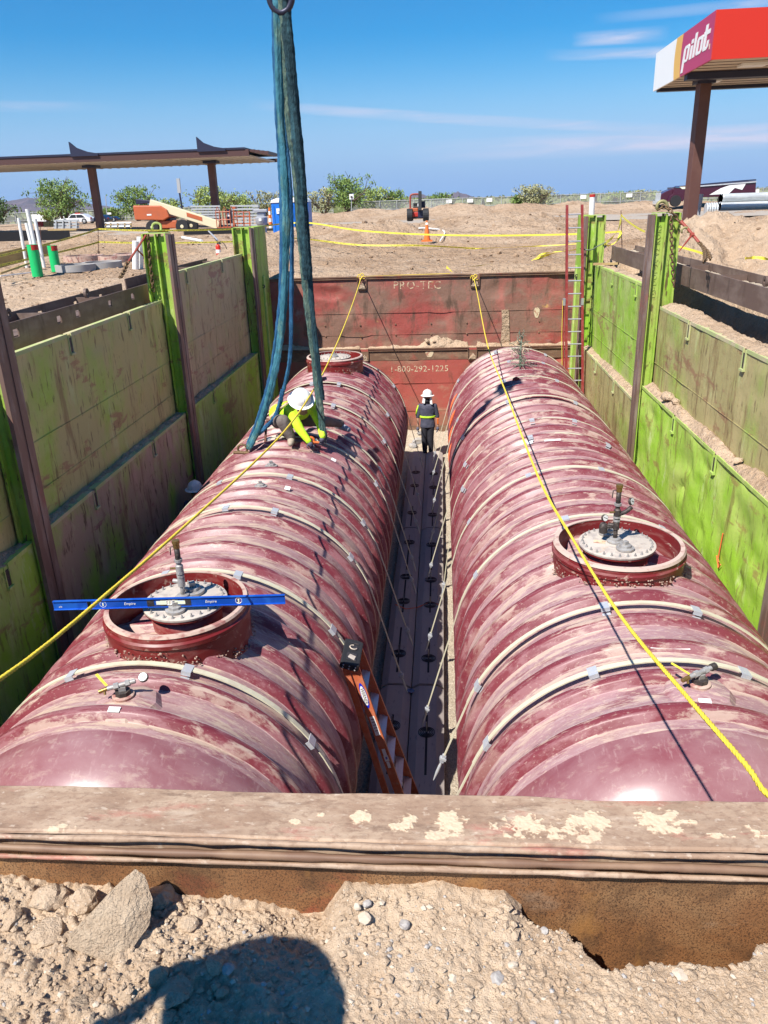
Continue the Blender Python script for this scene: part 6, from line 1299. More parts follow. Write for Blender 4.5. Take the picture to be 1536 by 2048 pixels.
def right_canopy():
    zb = 3.46; zt = 3.46+1.22
    Cn = onz(1421, 120, zb); Cf = onz(1306, 183, zb); d = (Cf-Cn); d.z = 0; Ld = d.length; d.normalize()
    r = onz(1536, 114.5, zb)-Cn; r.z = 0; r.normalize(); n = d.cross(Vector((0, 0, 1)))
    if n.dot(-Cn) < 0: n = -n
    t = thing('station_canopy', Cn, 'big red petrol station canopy with white brand lettering at the top right', 'canopy')
    up = Vector((0, 0, 1)); W = 14
    def wall(b, s0, s1, z0, z1, off=0.0, th=.12):   # along the side face
        o = Cn + n*off; b.prism([(s0, z0-zb), (s1, z0-zb), (s1, z1-zb), (s0, z1-zb)], th, (o, d, up))
    s1 = Ld*.50; s2 = Ld*.60
    # orientation of prism depth is d x up: push inside
    inn = d.cross(up)
    def side(name, m, poly, off, dep): return part(name, m, t, lambda b: b.prism(poly, dep, (Cn-inn*off if inn.dot(n) < 0 else Cn+inn*off, d, up)))
    inside = -n
    # simple slabs just inside the face plane
    def slab_(name, m, poly, proud):
        o = Cn + n*proud
        A, B = (d, up)
        return part(name, m, t, lambda b: b.prism(poly, .06, (o, A, B)) if A.cross(B).dot(n) < 0 else b.prism([(-a, c) for a, c in poly], .06, (o, -A, B)))
    Hh = zt-zb; curve = [(.0, 0), (.12, .35), (.17, .61), (.12, .9), (0, Hh)]
    sa = Ld*.475; sb = Ld*.585
    slab_('side_fascia', m_magF, [(0, 0), (sa, 0)]+[(sa+.10*math.sin(PI*k/8)*1.0, Hh*k/8) for k in range(9)]+[(0, Hh)], .0)
    slab_('amber_stripe', m_yelF, [(sa, .001)]+[(sb, .001)]+[(sb+.14*math.sin(PI*k/8), Hh*k/8) for k in range(9)]+[(sa+.10*math.sin(PI*k/8), Hh*k/8) for k in range(8, -1, -1)], .0015)
    slab_('white_fascia', m_whiF, [(sb, 0)]+[(Ld, 0), (Ld, Hh)]+[(sb+.14*math.sin(PI*k/8), Hh*k/8) for k in range(8, -1, -1)], .0)
    # front face
    part('front_fascia', m_redF, t, lambda b: b.prism([(0.002, 0), (W, 0), (W, Hh), (0.002, Hh)], .06, (Cn, r, up)) )
    # underside and roof
    P = [Cn+inside*.07, Cn+r*W, Cn+r*W+d*Ld*.985, Cn+d*Ld*.985]
    P[0] = Cn+r*.08+d*.08; P[3] = Cn+d*(Ld-.08)+r*.08
    def plate(b, z0, z1):
        vs = [(p.x, p.y, z0) for p in P]+[(p.x, p.y, z1) for p in P]; b.add(vs, [(0, 1, 2, 3), (4, 7, 6, 5), (0, 4, 5, 1), (1, 5, 6, 2), (2, 6, 7, 3), (3, 7, 4, 0)])
    part('soffit', m_soffit, t, lambda b: plate(b, zb+.06, zb+.12)); part('roof', m_whiF, t, lambda b: plate(b, zt-.3, zt-.2))
    for k in range(12): part('soffit_seam', m_canB, t, lambda b: b.bar(Cn+d*(Ld*(k+.5)/12)+r*.1+up*.052, Cn+d*(Ld*(k+.5)/12)+r*(W-.1)+up*.052, .03, .012))
    part('soffit_beam', m_canDark, t, lambda b: (b.bar(Cn+d*Ld*.42+r*.1+up*-.05, Cn+d*Ld*.42+r*W+up*-.05, .38, .20), b.bar(Cn+d*(Ld-.25)+r*.1+up*.0, Cn+d*(Ld-.25)+r*W+up*.0, .30, .1)))
    for a, c in ((.22, 1.3), (.70, 1.0)): part('soffit_light', m_whiF, t, lambda b: b.bar(Cn+d*Ld*a+r*c+up*.02, Cn+d*Ld*a+r*(c+.75)+up*.02, .5, .07))
    # block lettering, slanted, built stroke by stroke: seen right to left along d, so x = -d
    ls = .66; sh = .16
    G = {'P': ([[(0, -.42), (.22, -.42), (.22, 0), (.52, 0), (.62, .1), (.62, .62), (.52, .74), (.12, .74), (0, .62)]], [[(.22, .12), (.42, .12), (.42, .6), (.22, .6)]], .74),
         'i': ([[(0, 0), (.22, 0), (.22, .58), (0, .58)], [(0, .66), (.22, .66), (.22, .84), (0, .84)]], [], .32),
         'l': ([[(0, 0), (.22, 0), (.22, 1.02), (0, 1.02)]], [], .32),
         'o': ([[(.1, 0), (.5, 0), (.6, .1), (.6, .64), (.5, .74), (.1, .74), (0, .64), (0, .1)]], [[(.21, .13), (.40, .13), (.40, .6), (.21, .6)]], .68),
         't': ([[(.06, 0), (.40, 0), (.52, .1), (.52, .36), (.34, .36), (.34, .14), (.22, .14), (.22, .62), (.50, .62), (.50, .80), (.22, .80), (.22, 1.05), (.0, 1.05), (.0, .80), (-.08, .80), (-.08, .62), (0, .62), (0, .1)]], [], .6)}
    x = 0; gx = []
    for ch in 'Pilot': gx.append((ch, x)); x += G[ch][2]
    tot = x; start = sa-.18; wid = sa-.50; k = wid/tot
    import mathutils
    for ch, x in gx:
        outs, holes, _ = G[ch]
        def L(b):
            for poly in outs:
                loops = [[Vector((px_+py_*.18, py_, 0)) for px_, py_ in poly]] + [[Vector((px_+py_*.18, py_, 0)) for px_, py_ in h] for h in holes]
                flat = [v for lp in loops for v in lp]; tr = mathutils.geometry.tessellate_polygon(loops)
                o = Cn + n*.012; vs = [o + d*(start-(x+v.x)*k) + up*(.34+v.y*.62) for v in flat]
                b.add(vs, tr)
                i0 = 0
                for lp in loops:
                    m_ = len(lp); b.add([vs[i0+j] for j in range(m_)]+[vs[i0+j]-n*.012 for j in range(m_)], [(j, (j+1) % m_, m_+(j+1) % m_, m_+j) for j in range(m_)]); i0 += m_
        part('letter', m_white, t, L, fixn=False)
    part('registered_mark', m_soffit, t, lambda b: b.bar(Cn+n*.01+d*(.22)+up*.30, Cn+n*.01+d*(.22)+up*.44, .07, .01, n))
    # column
    ct = onz(1404, 160, zb-.05); ct = Cn+d*Ld*.42+r*.25; pxm = ony(1399, 250, Cn.y+4.2)
    colx, coly = pxm.x, pxm.y
    part('column', m_pole, t, lambda b: b.box((colx-.19, coly-.19, -1.8), (colx+.19, coly+.19, zb+.06), rot=Matrix.Rotation(.15, 3, 'Z')), bev=.012)
    part('column_plate', m_canDark, t, lambda b: b.box((colx-.30, coly-.30, zb-.14), (colx+.30, coly+.30, zb+.055)))
    return colx, coly
cxy = right_canopy()
solo('grey_pipe', m_greyp, lambda b: b.tube([ony(1396, 430, cxy[1]+2), ony(1403, 388, cxy[1]+2)], .075, 12), 'grey pipe standing just right of the brown canopy column', 'pipe')
solo('coiled_duct', m_chrome, lambda b: [b.lathe([(.19, h), (.21, h+.03), (.19, h+.06)], ony(1423, 418, 29), 'x', 18, close=False) for h in (-.2, -.12, -.04, .04, .12)], 'short silver corrugated duct lying beyond the spoil heap', 'duct')
# galvanised pipes in a stack
for k in range(4):
    z = ony(1450, 404, 36).z + (.34 if k > 1 else 0) - .18; y = 36+.38*(k % 2) + .19*(k > 1)
    x0_ = ony(1441, 404, 36).x; o = solo('galvanised_pipe', m_chrome, lambda b: (b.lathe([(.16, 0), (.17, .02), (.17, 7), (.15, 7), (.15, .02), (.16, 0)], (x0_+.05*k, y, z), 'x', 18),), ['bottom front', 'bottom rear', 'top front', 'top rear'][k]+' silver pipe of the stack at the right edge', 'pipe', 'stack of silver pipes')
solo('pipe_strap', m_canDark, lambda b: b.box((x0_+3.2, 35.80, z-.55), (x0_+3.23, 35.83, z+.20)), 'dark band round the right part of the pipe stack', 'strap')

def dump_truck():
    Y = 82; u = Y/F_PX; c = ony(1353, 412, Y); g = c.z-.05; t = thing('dump_truck', (c.x+4, Y, g), 'plum coloured dump truck parked behind the brown canopy column', 'dump truck')
    x0 = ony(1322, 405, Y).x; x1 = ony(1508, 392, Y).x; cabx = ony(1347, 400, Y).x; bx0 = ony(1396, 390, Y).x; top = ony(1372, 371, Y).z
    def bx(n, m, a, b_, y0=0, y1=2.4, **k): return part(n, m, t, lambda b: b.box((a[0], Y+y0, a[1]), (b_[0], Y+y1, b_[1])), **k)
    zc = top; L = x1-x0
    part('bonnet', m_purple, t, lambda b: b.prism([(x0, g+.5), (x0, g+1.15), (x0+.35, g+1.35), (cabx-.05, g+1.62), (cabx-.05, g+.5)], -1.9, ((0, Y+.2, 0), (1, 0, 0), (0, 0, 1))), bev=.06)
    part('cab', m_purple, t, lambda b: b.prism([(cabx-.1, g+.6), (cabx-.1, g+1.75), (cabx+.40, zc-.15), (cabx+.62, zc), (bx0-.1, zc), (bx0-.1, g+.6)], -2.3, ((0, Y, 0), (1, 0, 0), (0, 0, 1))), bev=.05)
    part('windscreen', M('teal_windscreen', (.08, .22, .27), rough=.15, spec=.7), t, lambda b: b.prism([(cabx-.13, g+1.72), (cabx+.36, zc-.18), (cabx+.60, zc-.18), (cabx+.22, g+1.72)], .03, ((0, Y-.005, 0), (1, 0, 0), (0, 0, 1))))
    part('side_window', m_glass, t, lambda b: b.prism([(cabx+.42, g+1.75), (cabx+.70, zc-.30), (cabx+1.35, zc-.30), (cabx+1.35, g+1.75)], .02, ((0, Y-.005, 0), (1, 0, 0), (0, 0, 1))))
    part('grille', m_chrome, t, lambda b: b.box((x0-.06, Y+.3, g+.45), (x0-.005, Y+2.0, g+1.3)))
    part('bumper', m_chrome, t, lambda b: b.box((x0-.25, Y+.1, g+.25), (x0-.02, Y+2.2, g+.55)))
    part('dump_body', m_purple, t, lambda b: b.prism([(bx0, zc-.05), (x1, zc+.22), (x1+.1, g+1.0), (x1-1.2, g+.75), (bx0+.3, g+.75), (bx0, g+1.3)], -2.5, ((0, Y-.05, 0), (1, 0, 0), (0, 0, 1))), bev=.03)
    part('body_rail', m_chrome, t, lambda b: b.bar((bx0, Y-.12, zc-.10), (x1, Y-.12, zc+.12), .06, .10))
    part('tarp', m_canDark, t, lambda b: b.bar((bx0, Y+1.2, zc+.02), (x1, Y+1.2, zc+.30), 2.4, .10))
    part('side_graphic', m_whiF, t, lambda b: b.prism([(x1-4.2, g+.95), (x1-3.2, g+1.5), (x1-2.4, g+1.75), (x1-.9, g+1.9), (x1-1.2, g+1.3), (x1-1.9, g+1.5), (x1-2.4, g+1.0)], .02, ((0, Y-.075, 0), (1, 0, 0), (0, 0, 1))))
    part('door_lettering', m_whiF, t, lambda b: [b.box((cabx+1.0+i*.13, Y-.02, g+1.25), (cabx+1.08+i*.13, Y-.003, g+1.4)) for i in range(6)])
    part('exhaust_stack', m_chrome, t, lambda b: b.tube([(bx0-.35, Y+.15, g+1), (bx0-.35, Y+.15, zc+.35)], .08, 8))
    part('mudguard', m_purple, t, lambda b: b.prism([(.75*math.cos(a), .75*math.sin(a)) for a in np.linspace(0, PI, 12)], -.5, ((x0+1.35, Y-.02, g+.45), (1, 0, 0), (0, 0, 1))), bev=.03)
    for i, x in enumerate((x0+1.35, x1-2.8, x1-1.5)):
        w = part('wheel', m_black, t, lambda b: b.lathe([(.30, -.05), (.50, -.05), (.52, 0), (.52, .25), (.3, .28)], (x, Y-.08 if i else Y-.1, g+.5), 'y', 20)); part('rim', m_chrome, w, lambda b: b.lathe([(.28, -.03), (.1, .02), (0, .0)], (x, Y-.10, g+.5), 'y', 16))
dump_truck()

def boom_lift():
    Y = 56; t0 = ony(318, 455, Y); g = -1.62; t = thing('boom_lift', (t0.x, Y, g), 'orange boom lift with a cream arm lowered to its basket', 'boom lift')
    def X(px): return ony(px, 430, Y).x
    def Z(py, px=330): return ony(px, py, Y).z
    part('engine_hood', m_or, t, lambda b: b.prism([(X(268), Z(440, 268)), (X(268), Z(411, 268)), (X(322), Z(411, 322)), (X(335), Z(420, 335)), (X(338), Z(434, 338)), (X(325), Z(441, 325))], -2.0, ((0, Y, 0), (1, 0, 0), (0, 0, 1))), bev=.06)
    part('boom_pivot', m_canDark, t, lambda b: b.prism([(X(268), Z(409, 268)), (X(269), Z(398, 269)), (X(298), Z(401, 298)), (X(308), Z(413, 308)), (X(303), Z(412, 303)), (X(295), Z(406, 295))], -.5, ((0, Y+.6, 0), (1, 0, 0), (0, 0, 1))), bev=.03)
    a = Vector((X(282), Y+.8, Z(405, 282))); c = Vector((X(436), Y+.5, Z(452, 436)))
    part('boom_arm', m_cream, t, lambda b: (b.bar(Vector((X(300), Y+.4, Z(407, 300))), Vector((X(434), Y+.4, Z(451, 434))), .45, .55)), bev=.03)
    part('arm_badge', m_or, t, lambda b: b.prism([(0, 0), (1.05, -.34), (1.05, -.08), (0, .26)], -.02, ((X(372), Y+.155, Z(433, 372)), (1, 0, 0), (0, 0, 1))))
    part('hood_badge', m_whiF, t, lambda b: b.box((X(294), Y-.02, Z(430)), (X(303), Y-.005, Z(427))))
    part('chassis', m_or, t, lambda b: b.box((X(308), Y+.2, g+.35), (X(350), Y+1.9, g+.85)), bev=.05)
    part('turntable', m_canDark, t, lambda b: b.box((X(300), Y+.4, g+.86), (X(335), Y+1.8, g+1.02)))
    for px, dy in ((302, 0), (362, 0), (304, 1.9), (364, 1.9)):
        w = part('wheel', m_black, t, lambda b: b.lathe([(.20, 0), (.42, 0), (.46, .05), (.46, .32), (.42, .36), (.2, .36)], (X(px), Y-.1+dy, g+.45), 'y', 20)); part('hub', m_cream, w, lambda b: b.lathe([(.18, .03), (.1, -.01), (0, -.01)], (X(px), Y-.1+dy, g+.45), 'y', 12))
    xa, xb = X(434), X(462); zb, ztp = Z(463, 448), Z(426, 448)
    part('basket_floor', m_or, t, lambda b: b.box((xa, Y-.3, g+.25), (xb, Y+1.6, g+.33)))
    def bars(b):
        for z in (g+.8, g+1.3): 
            for y in (-.3, 1.6): b.tube([(xa, Y+y, z), (xb, Y+y, z)], .035, 6)
            for x in (xa, xb): b.tube([(x, Y-.3, z), (x, Y+1.6, z)], .035, 6)
        for x in np.linspace(xa, xb, 5): 
            for y in (-.3, 1.6): b.tube([(x, Y+y, g+.3), (x, Y+y, g+1.32)], .03, 6)
        for x in np.linspace(xa, xb, 3): b.tube([(x, Y-.3, g+1.3), (x+.15, Y-.3, g+1.65), (x+.3, Y-.3, g+1.3)], .03, 6)
    part('basket_rail', m_or, t, bars)
    part('control_box', m_canDark, t, lambda b: b.box((X(452), Y-.2, g+.55), (X(463), Y+.2, g+1.45))); part('control_label', m_whiF, t, lambda b: b.box((X(455), Y-.215, g+1.0), (X(461), Y-.203, g+1.2)))
boom_lift()
# pipe racks stacked behind
t = thing('pipe_rack', ony(440, 440, 66), 'grey galvanised rack of long rails standing behind the boom basket', 'rack', 'galvanised racks in the yard')
def rack(px0, px1, py0, py1, Y, rows, t, m=m_fence):
    for k in range(rows):
        py = py0+(py1-py0)*k/(rows-1); part('rack_rail', m, t, lambda b: b.bar(ony(px0+k*2, py, Y), ony(px1, py-.5, Y), .12, .13))
    for px in np.linspace(px0+3, px1-2, 6): part('rack_post', m, t, lambda b: b.bar(ony(px, py0-1, Y+.1), ony(px, py1+4, Y+.1), .08, .10, (1, 0, 0)))
rack(381, 440, 413, 440, 66, 6, t)
t = thing('pipe_rack', ony(490, 440, 66), 'second galvanised rack to the right near the hand wash stand', 'rack', 'galvanised racks in the yard'); rack(461, 518, 412, 450, 66, 7, t)
part('header_box', m_fence, t, lambda b: b.box(tuple(ony(505, 415, 65.9)), tuple(ony(519, 409, 66.4))))
t = thing('orange_rack', ony(485, 450, 58), 'low orange frame stand right of the boom basket', 'frame')
for px in (467, 487, 499): part('frame_post', m_or, t, lambda b: b.bar(ony(px, 424, 58), ony(px+1, 452, 58), .08, .08, (1, 0, 0)))
for py in (424, 432, 447): part('frame_bar', m_or, t, lambda b: b.bar(ony(466, py, 58), ony(500, py, 58), .07, .07))
part('orange_hood', m_or, t, lambda b: b.box(tuple(ony(464, 418, 57.9)), tuple(ony(474, 413, 58.5))))
t = thing('utility_cart', ony(290, 440, 64), 'low white steel frame trailer behind the left canopy column', 'trailer')
for py in (446, 453): part('frame_bar', m_white, t, lambda b: b.bar(ony(210, py, 64), ony(263, py-1, 64), .10, .12))
for px in (212, 222, 236, 250, 262): part('frame_post', m_wood, t, lambda b: b.bar(ony(px, 446, 64), ony(px, 456, 64), .10, .10, (1, 0, 0)))
part('deck', m_white, t, lambda b: b.box(tuple(ony(212, 455, 64.1)), tuple(ony(262, 448, 64.5))))
t = thing('steel_table', ony(135, 448, 62), 'pale grey steel frames stacked on the ground left of the dirt heap', 'steel frame')
for py in (442, 449, 455): part('frame_bar', m_fence, t, lambda b: b.bar(ony(108, py, 62), ony(158, py-1, 62), .10, .16))
for px in (112, 126, 140, 153): part('frame_post', m_fence, t, lambda b: b.bar(ony(px, 441, 61.9), ony(px, 457, 61.9), .09, .09, (1, 0, 0)))
for i, (a, c, py) in enumerate(((97, 154, 460), (75, 118, 472))): solo('timber_plank', m_wood, lambda b: b.bar(ony(a, py, 55-i*8), ony(c, py-1, 55-i*8), .25, .10), ['long plank lying in front of the pale steel frames', 'short plank lying left of the dirt heap'][i], 'plank', 'planks on the ground at the left')
for i, (px, m) in enumerate(((80, m_redtape), (93, m_wood), (106, m_wood), (116, m_wood))): solo('pallet_crate', m, lambda b: b.box(tuple(ony(px-5, 454, 72)), tuple(Vector(ony(px+5, 443, 72))+Vector((0, 1, 0)))), ['red and white crate left of the timber crates', 'first timber crate by the fence', 'second timber crate by the fence', 'third timber crate by the steel frames'][i], 'crate', 'crates by the fence at the left')

def car(px0, px1, py_b, py_t, Y, m, lab, lights=False):
    a = ony(px0, py_b, Y); c = ony(px1, py_b, Y); z0 = min(a.z, c.z); z1 = ony((px0+px1)/2, py_t, Y).z; L = c.x-a.x; Hh = z1-z0
    t = thing('parked_car', ((a.x+c.x)/2, Y, z0), lab, 'car'); x = a.x
    part('body', m, t, lambda b: b.prism([(x, z0+.12*Hh), (x, z0+.42*Hh), (x+.06*L, z0+.5*Hh), (x+.30*L, z0+.58*Hh), (x+.40*L, z0+.95*Hh), (x+.48*L, z1), (x+.72*L, z1), (x+.80*L, z0+.9*Hh), (x+.93*L, z0+.58*Hh), (x+L, z0+.5*Hh), (x+L, z0+.14*Hh)], -1.8, ((0, Y, 0), (1, 0, 0), (0, 0, 1))), bev=.05)
    part('side_window', m_carG, t, lambda b: b.prism([(x+.34*L, z0+.6*Hh), (x+.42*L, z0+.92*Hh), (x+.56*L, z0+.92*Hh), (x+.56*L, z0+.6*Hh)], .02, ((0, Y-.004, 0), (1, 0, 0), (0, 0, 1))))
    part('side_window', m_carG, t, lambda b: b.prism([(x+.58*L, z0+.6*Hh), (x+.58*L, z0+.92*Hh), (x+.75*L, z0+.9*Hh), (x+.84*L, z0+.6*Hh)], .02, ((0, Y-.004, 0), (1, 0, 0), (0, 0, 1))))
    for f in (.2, .8):
        w = part('wheel', m_black, t, lambda b: b.lathe([(.0, -.03), (.30, -.03), (.32, .0), (.32, .2)], (x+f*L, Y-.02, z0+.24), 'y', 18)); part('hubcap', m_fence, w, lambda b: b.lathe([(.17, -.035), (0, -.06)], (x+f*L, Y-.02, z0+.24), 'y', 12))
    if lights: part('light_bar', m_redtape, t, lambda b: b.box((x+.50*L, Y+.4, z1+.005), (x+.66*L, Y+1.4, z1+.12)))
    part('tail_light', m_redtape, t, lambda b: b.box((x+.985*L, Y+.1, z0+.45*Hh), (x+L+.01, Y+.5, z0+.6*Hh)))
car(118, 182, 446, 428, 98, m_carW, 'white car with a light bar parked behind the left canopy column', True)
car(176, 216, 444, 430, 99, m_carD, 'dark blue car parked behind the left canopy column')
car(208, 232, 443, 433, 104, m_carD, 'small dark car with a red tail light beyond the left canopy column')

def toilet():
    Y = 49; a = ony(546, 458, Y); c = ony(619, 456, Y); zt = ony(580, 396, Y).z; z0 = -1.66; x0, x1 = a.x, c.x
    x1 = x0+1.2 if x1-x0 > 2.6 else x1
    t = thing('portable_toilet', ((x0+x1)/2, Y, z0), 'blue portable toilet with a white roof behind the hanging slings', 'portable toilet')
    part('body', m_toilet, t, lambda b: b.box((x0, Y, z0), (x1, Y+1.3, zt-.25)), bev=.03)
    for k in range(6): part('wall_rib', m_toilet, t, lambda b: b.box((x0+.12+k*(x1-x0-.24)/5-.04, Y-.03, z0+.15), (x0+.12+k*(x1-x0-.24)/5+.04, Y-.001, zt-.4)))
    part('roof', m_whiF, t, lambda b: b.prism([(x0-.05, 0), (x1+.05, 0), (x1-.05, .16), (x1-.35, .26), (x0+.35, .26), (x0+.05, .16)], -1.4, ((0, Y-.05, zt-.248), (1, 0, 0), (0, 0, 1))), bev=.03)
    part('door_sign', m_whiF, t, lambda b: b.box((x0+.30, Y-.05, zt-.85), (x0+.75, Y-.032, zt-.55)))
    text_part('sign_lettering', 'LAV', .16, m_toilet, t, (x0+.52, Y-.055, zt-.70), (1, 0, 0), (0, 0, 1), .002)
toilet()
def wash_stand():
    c = ony(524, 452, 50); z = -1.62; t = thing('hand_wash_stand', (c.x, 50, z), 'grey plastic hand wash stand left of the blue toilet', 'wash stand')
    part('pedestal', m_greyp, t, lambda b: b.lathe([(.30, 0), (.26, .5), (.36, .62), (.38, .95), (.26, 1.02)], (c.x, 50, z), 'z', 16), smooth='auto')
    part('basin_top', m_greyp, t, lambda b: (b.box((c.x-.22, 49.9, z+1.02), (c.x+.22, 50.3, z+1.25)), b.box((c.x-.42, 49.8, z+1.25), (c.x+.42, 50.2, z+1.42))), bev=.03)
    part('label', m_whiF, t, lambda b: b.box((c.x-.08, 49.60, z+.75), (c.x+.08, 49.62, z+.90)))
wash_stand()
def cone():
    Y = 33.5; c = ony(854, 481, Y); z = gz(c.x, Y); z = max(z, c.z-.03); t = thing('traffic_cone', (c.x, Y, z), 'orange traffic cone with two white bands beyond the end wall', 'traffic cone')
    zc = ony(856, 441, Y).z; h = zc-z
    part('base', m_orCone, t, lambda b: b.box((c.x-.22, Y-.22, z), (c.x+.22, Y+.22, z+.05)))
    def fr(b, a, e): b.lathe([(.13-.10*a, a*h), (.13-.10*e, e*h)], (c.x, Y, z), 'z', 18)
    part('cone_body', m_orCone, t, lambda b: b.lathe([(.15, .05), (.135, .05), (.03, h), (0, h)], (c.x, Y, z), 'z', 18), smooth='auto')
    for a, e in ((.42, .56), (.68, .90)): part('white_band', m_whiF, t, lambda b: b.lathe([(.138-.107*a, a*h), (.138-.107*e, e*h)], (c.x, Y, z), 'z', 18), smooth=True)
cone()
for i, (px, py0, py1, Y) in enumerate(((542, 415, 458, 52), (520, 418, 440, 90))):
    a = ony(px, py1, Y); c = ony(px, py0, Y); t = thing('channelizer', a, ['orange and white delineator post left of the blue toilet', 'distant orange delineator near the wash stand'][i], 'delineator', 'orange delineators'); Hh = c.z-a.z
    part('base', m_black, t, lambda b: b.box((a.x-.3, Y-.3, a.z-.1), (a.x+.3, Y+.3, a.z+.05)))
    for k in range(6): part('band', m_orCone if k % 2 else m_whiF, t, lambda b: b.lathe([(.13-.012*k, Hh*k/6), (.13-.012*(k+1), Hh*(k+1)/6)], a, 'z', 12))
solo('bent_conduit', m_white, lambda b: b.tube(smooth_path([ony(837, 457, 36), ony(846, 456, 36), ony(870, 458, 36), ony(886, 461, 36), ony(889, 468, 35), ony(880, 482, 34)], 24), .03, 8), 'bent white conduit lying behind the traffic cone', 'pipe')
def trencher():
    Y = 58; c = ony(833, 438, Y); g = c.z; s = Y/F_PX; t = thing('trencher', (c.x, Y, g), 'small orange ride-on trencher with a roll bar parked on the grey road', 'trencher')
    def P(px, py, dy=0): v = ony(px, py, Y); return Vector((v.x, Y+dy, v.z))
    for x0, x1 in ((814, 821), (846, 853)): 
        for dy in (0, 1.6): w = part('wheel', m_black, t, lambda b: b.lathe([(.0, 0), (.40, 0), (.42, .05), (.42, .38), (0, .4)], (P(x0, 430).x-.0, Y+dy, P(x0, 430).z), 'x', 18))
    part('chassis', m_redtape, t, lambda b: b.box(tuple(P(820, 434)), tuple(P(848, 424, 1.8))), bev=.05)
    part('front_axle', m_black, t, lambda b: b.box(tuple(P(817, 438, .05)), tuple(P(850, 428, 1.2))))
    part('engine', m_canDark, t, lambda b: b.box(tuple(P(836, 436, -.2)), tuple(P(850, 420, .8))), bev=.04)
    part('hood', m_or, t, lambda b: b.box(tuple(P(818, 424)), tuple(P(836, 416, 1))), bev=.05)
    part('seat', m_black, t, lambda b: (b.box(tuple(P(826, 416, .3)), tuple(P(836, 413, .9))), b.box(tuple(P(826, 413, .8)), tuple(P(836, 406, .95)))))
    part('roll_bar', m_redS, t, lambda b: b.tube(smooth_path([P(820, 418, .6), P(820, 396, .6), P(823, 389, .6), P(836, 388, .6)], 20), .06, 8))
    part('trencher_boom', m_black, t, lambda b: b.bar(P(840, 422, -.2), P(840, 384, .1), .22, .5, (0, 1, 0)))
    part('control_console', m_canDark, t, lambda b: b.box(tuple(P(843, 416, .2)), tuple(P(850, 402, .8))))
    part('fuel_can', m_whiF, t, lambda b: b.box(tuple(P(835, 413, .1)), tuple(P(839, 407, .4))))
trencher()
# light poles and signs
t = thing('sign_pole', ony(363, 425, 90), 'tall leaning lamp pole beyond the boom lift', 'lamp post')
part('pole', m_canDark, t, lambda b: b.tube([ony(366, 430, 90), ony(359, 385, 90)], .10, 8)); part('lamp_head', m_fence, t, lambda b: b.bar(ony(359, 386, 90), ony(356, 357, 90), .35, .20, (0, 1, 0)))
t = thing('road_sign', ony(703, 430, 110), 'white square sign on a post in front of the tall green tree', 'sign')
part('post', m_fence, t, lambda b: b.tube([ony(703, 430, 110), ony(703, 388, 110)], .06, 6)); part('sign_face', m_whiF, t, lambda b: b.box(tuple(ony(699, 399, 109.8)), tuple(Vector(ony(707, 388, 109.8))+Vector((0, .05, 0)))))
part('print', m_ink, t, lambda b: b.box(tuple(ony(701, 396, 109.7)), tuple(Vector(ony(705, 392, 109.7))+Vector((0, .02, 0)))))
t = thing('thin_mast', ony(212, 440, 110), 'thin pale mast beside the left canopy column', 'mast'); part('pole', m_fence, t, lambda b: b.tube([ony(214, 432, 110), ony(211, 391, 110)], .05, 6)); part('sign_face', m_whiF, t, lambda b: b.box(tuple(ony(215, 429, 109.8)), tuple(Vector(ony(222, 425, 109.8))+Vector((0, .05, 0)))))

# chain link fence: one thing, its posts, rails, mesh and hung signs as parts
def fence(x0, x1, Y, lab, zt=.12, step=3.05, signs=()):
    t = thing('chain_link_fence', ((x0+x1)/2, Y, -1.65), lab, 'fence', 'chain link fence along the site')
    part('top_rail', m_fence, t, lambda b: b.bar((x0, Y, zt), (x1, Y, zt), .07, .09)); part('bottom_rail', m_fence, t, lambda b: b.bar((x0, Y, -1.1), (x1, Y, -1.1), .05, .07))
    part('mesh', m_fab, t, lambda b: b.box((x0, Y+.05, -1.6), (x1, Y+.055, zt-.05)))
    n = int((x1-x0)/step)
    for k in range(n+1): part('post', m_fence, t, lambda b: b.box((x0+k*step-.045, Y-.09, -1.7), (x0+k*step+.045, Y-.041, zt+.08)))
    for sx in signs: part('hung_sign', m_whiF, t, lambda b: b.box((sx-.45, Y-.14, -.55), (sx+.45, Y-.10, -.02)))
fence(-78, -17, 130, 'left stretch of chain link fence behind the canopy and boom lift')
fence(-15, 58, 132, 'right stretch of chain link fence behind the spoil berm', .12, 3.05, [-8.5, 1.2, 4.5, 7.5, 13, 22, 29, 36, 43, 48])
fence(-14, 1, 122, 'short nearer run of fence panels behind the slings', .08, 2.5)
t = thing('white_screens', ony(85, 440, 122), 'four white banner panels hung on the fence at the far left', 'banner')
for a, c in ((65, 80), (82, 101), (117, 132), (134, 152)): part('banner', m_whiF, t, lambda b: b.box(tuple(ony(a, 443, 128)), tuple(Vector(ony(c, 428.5, 128))+Vector((0, .05, 0)))))

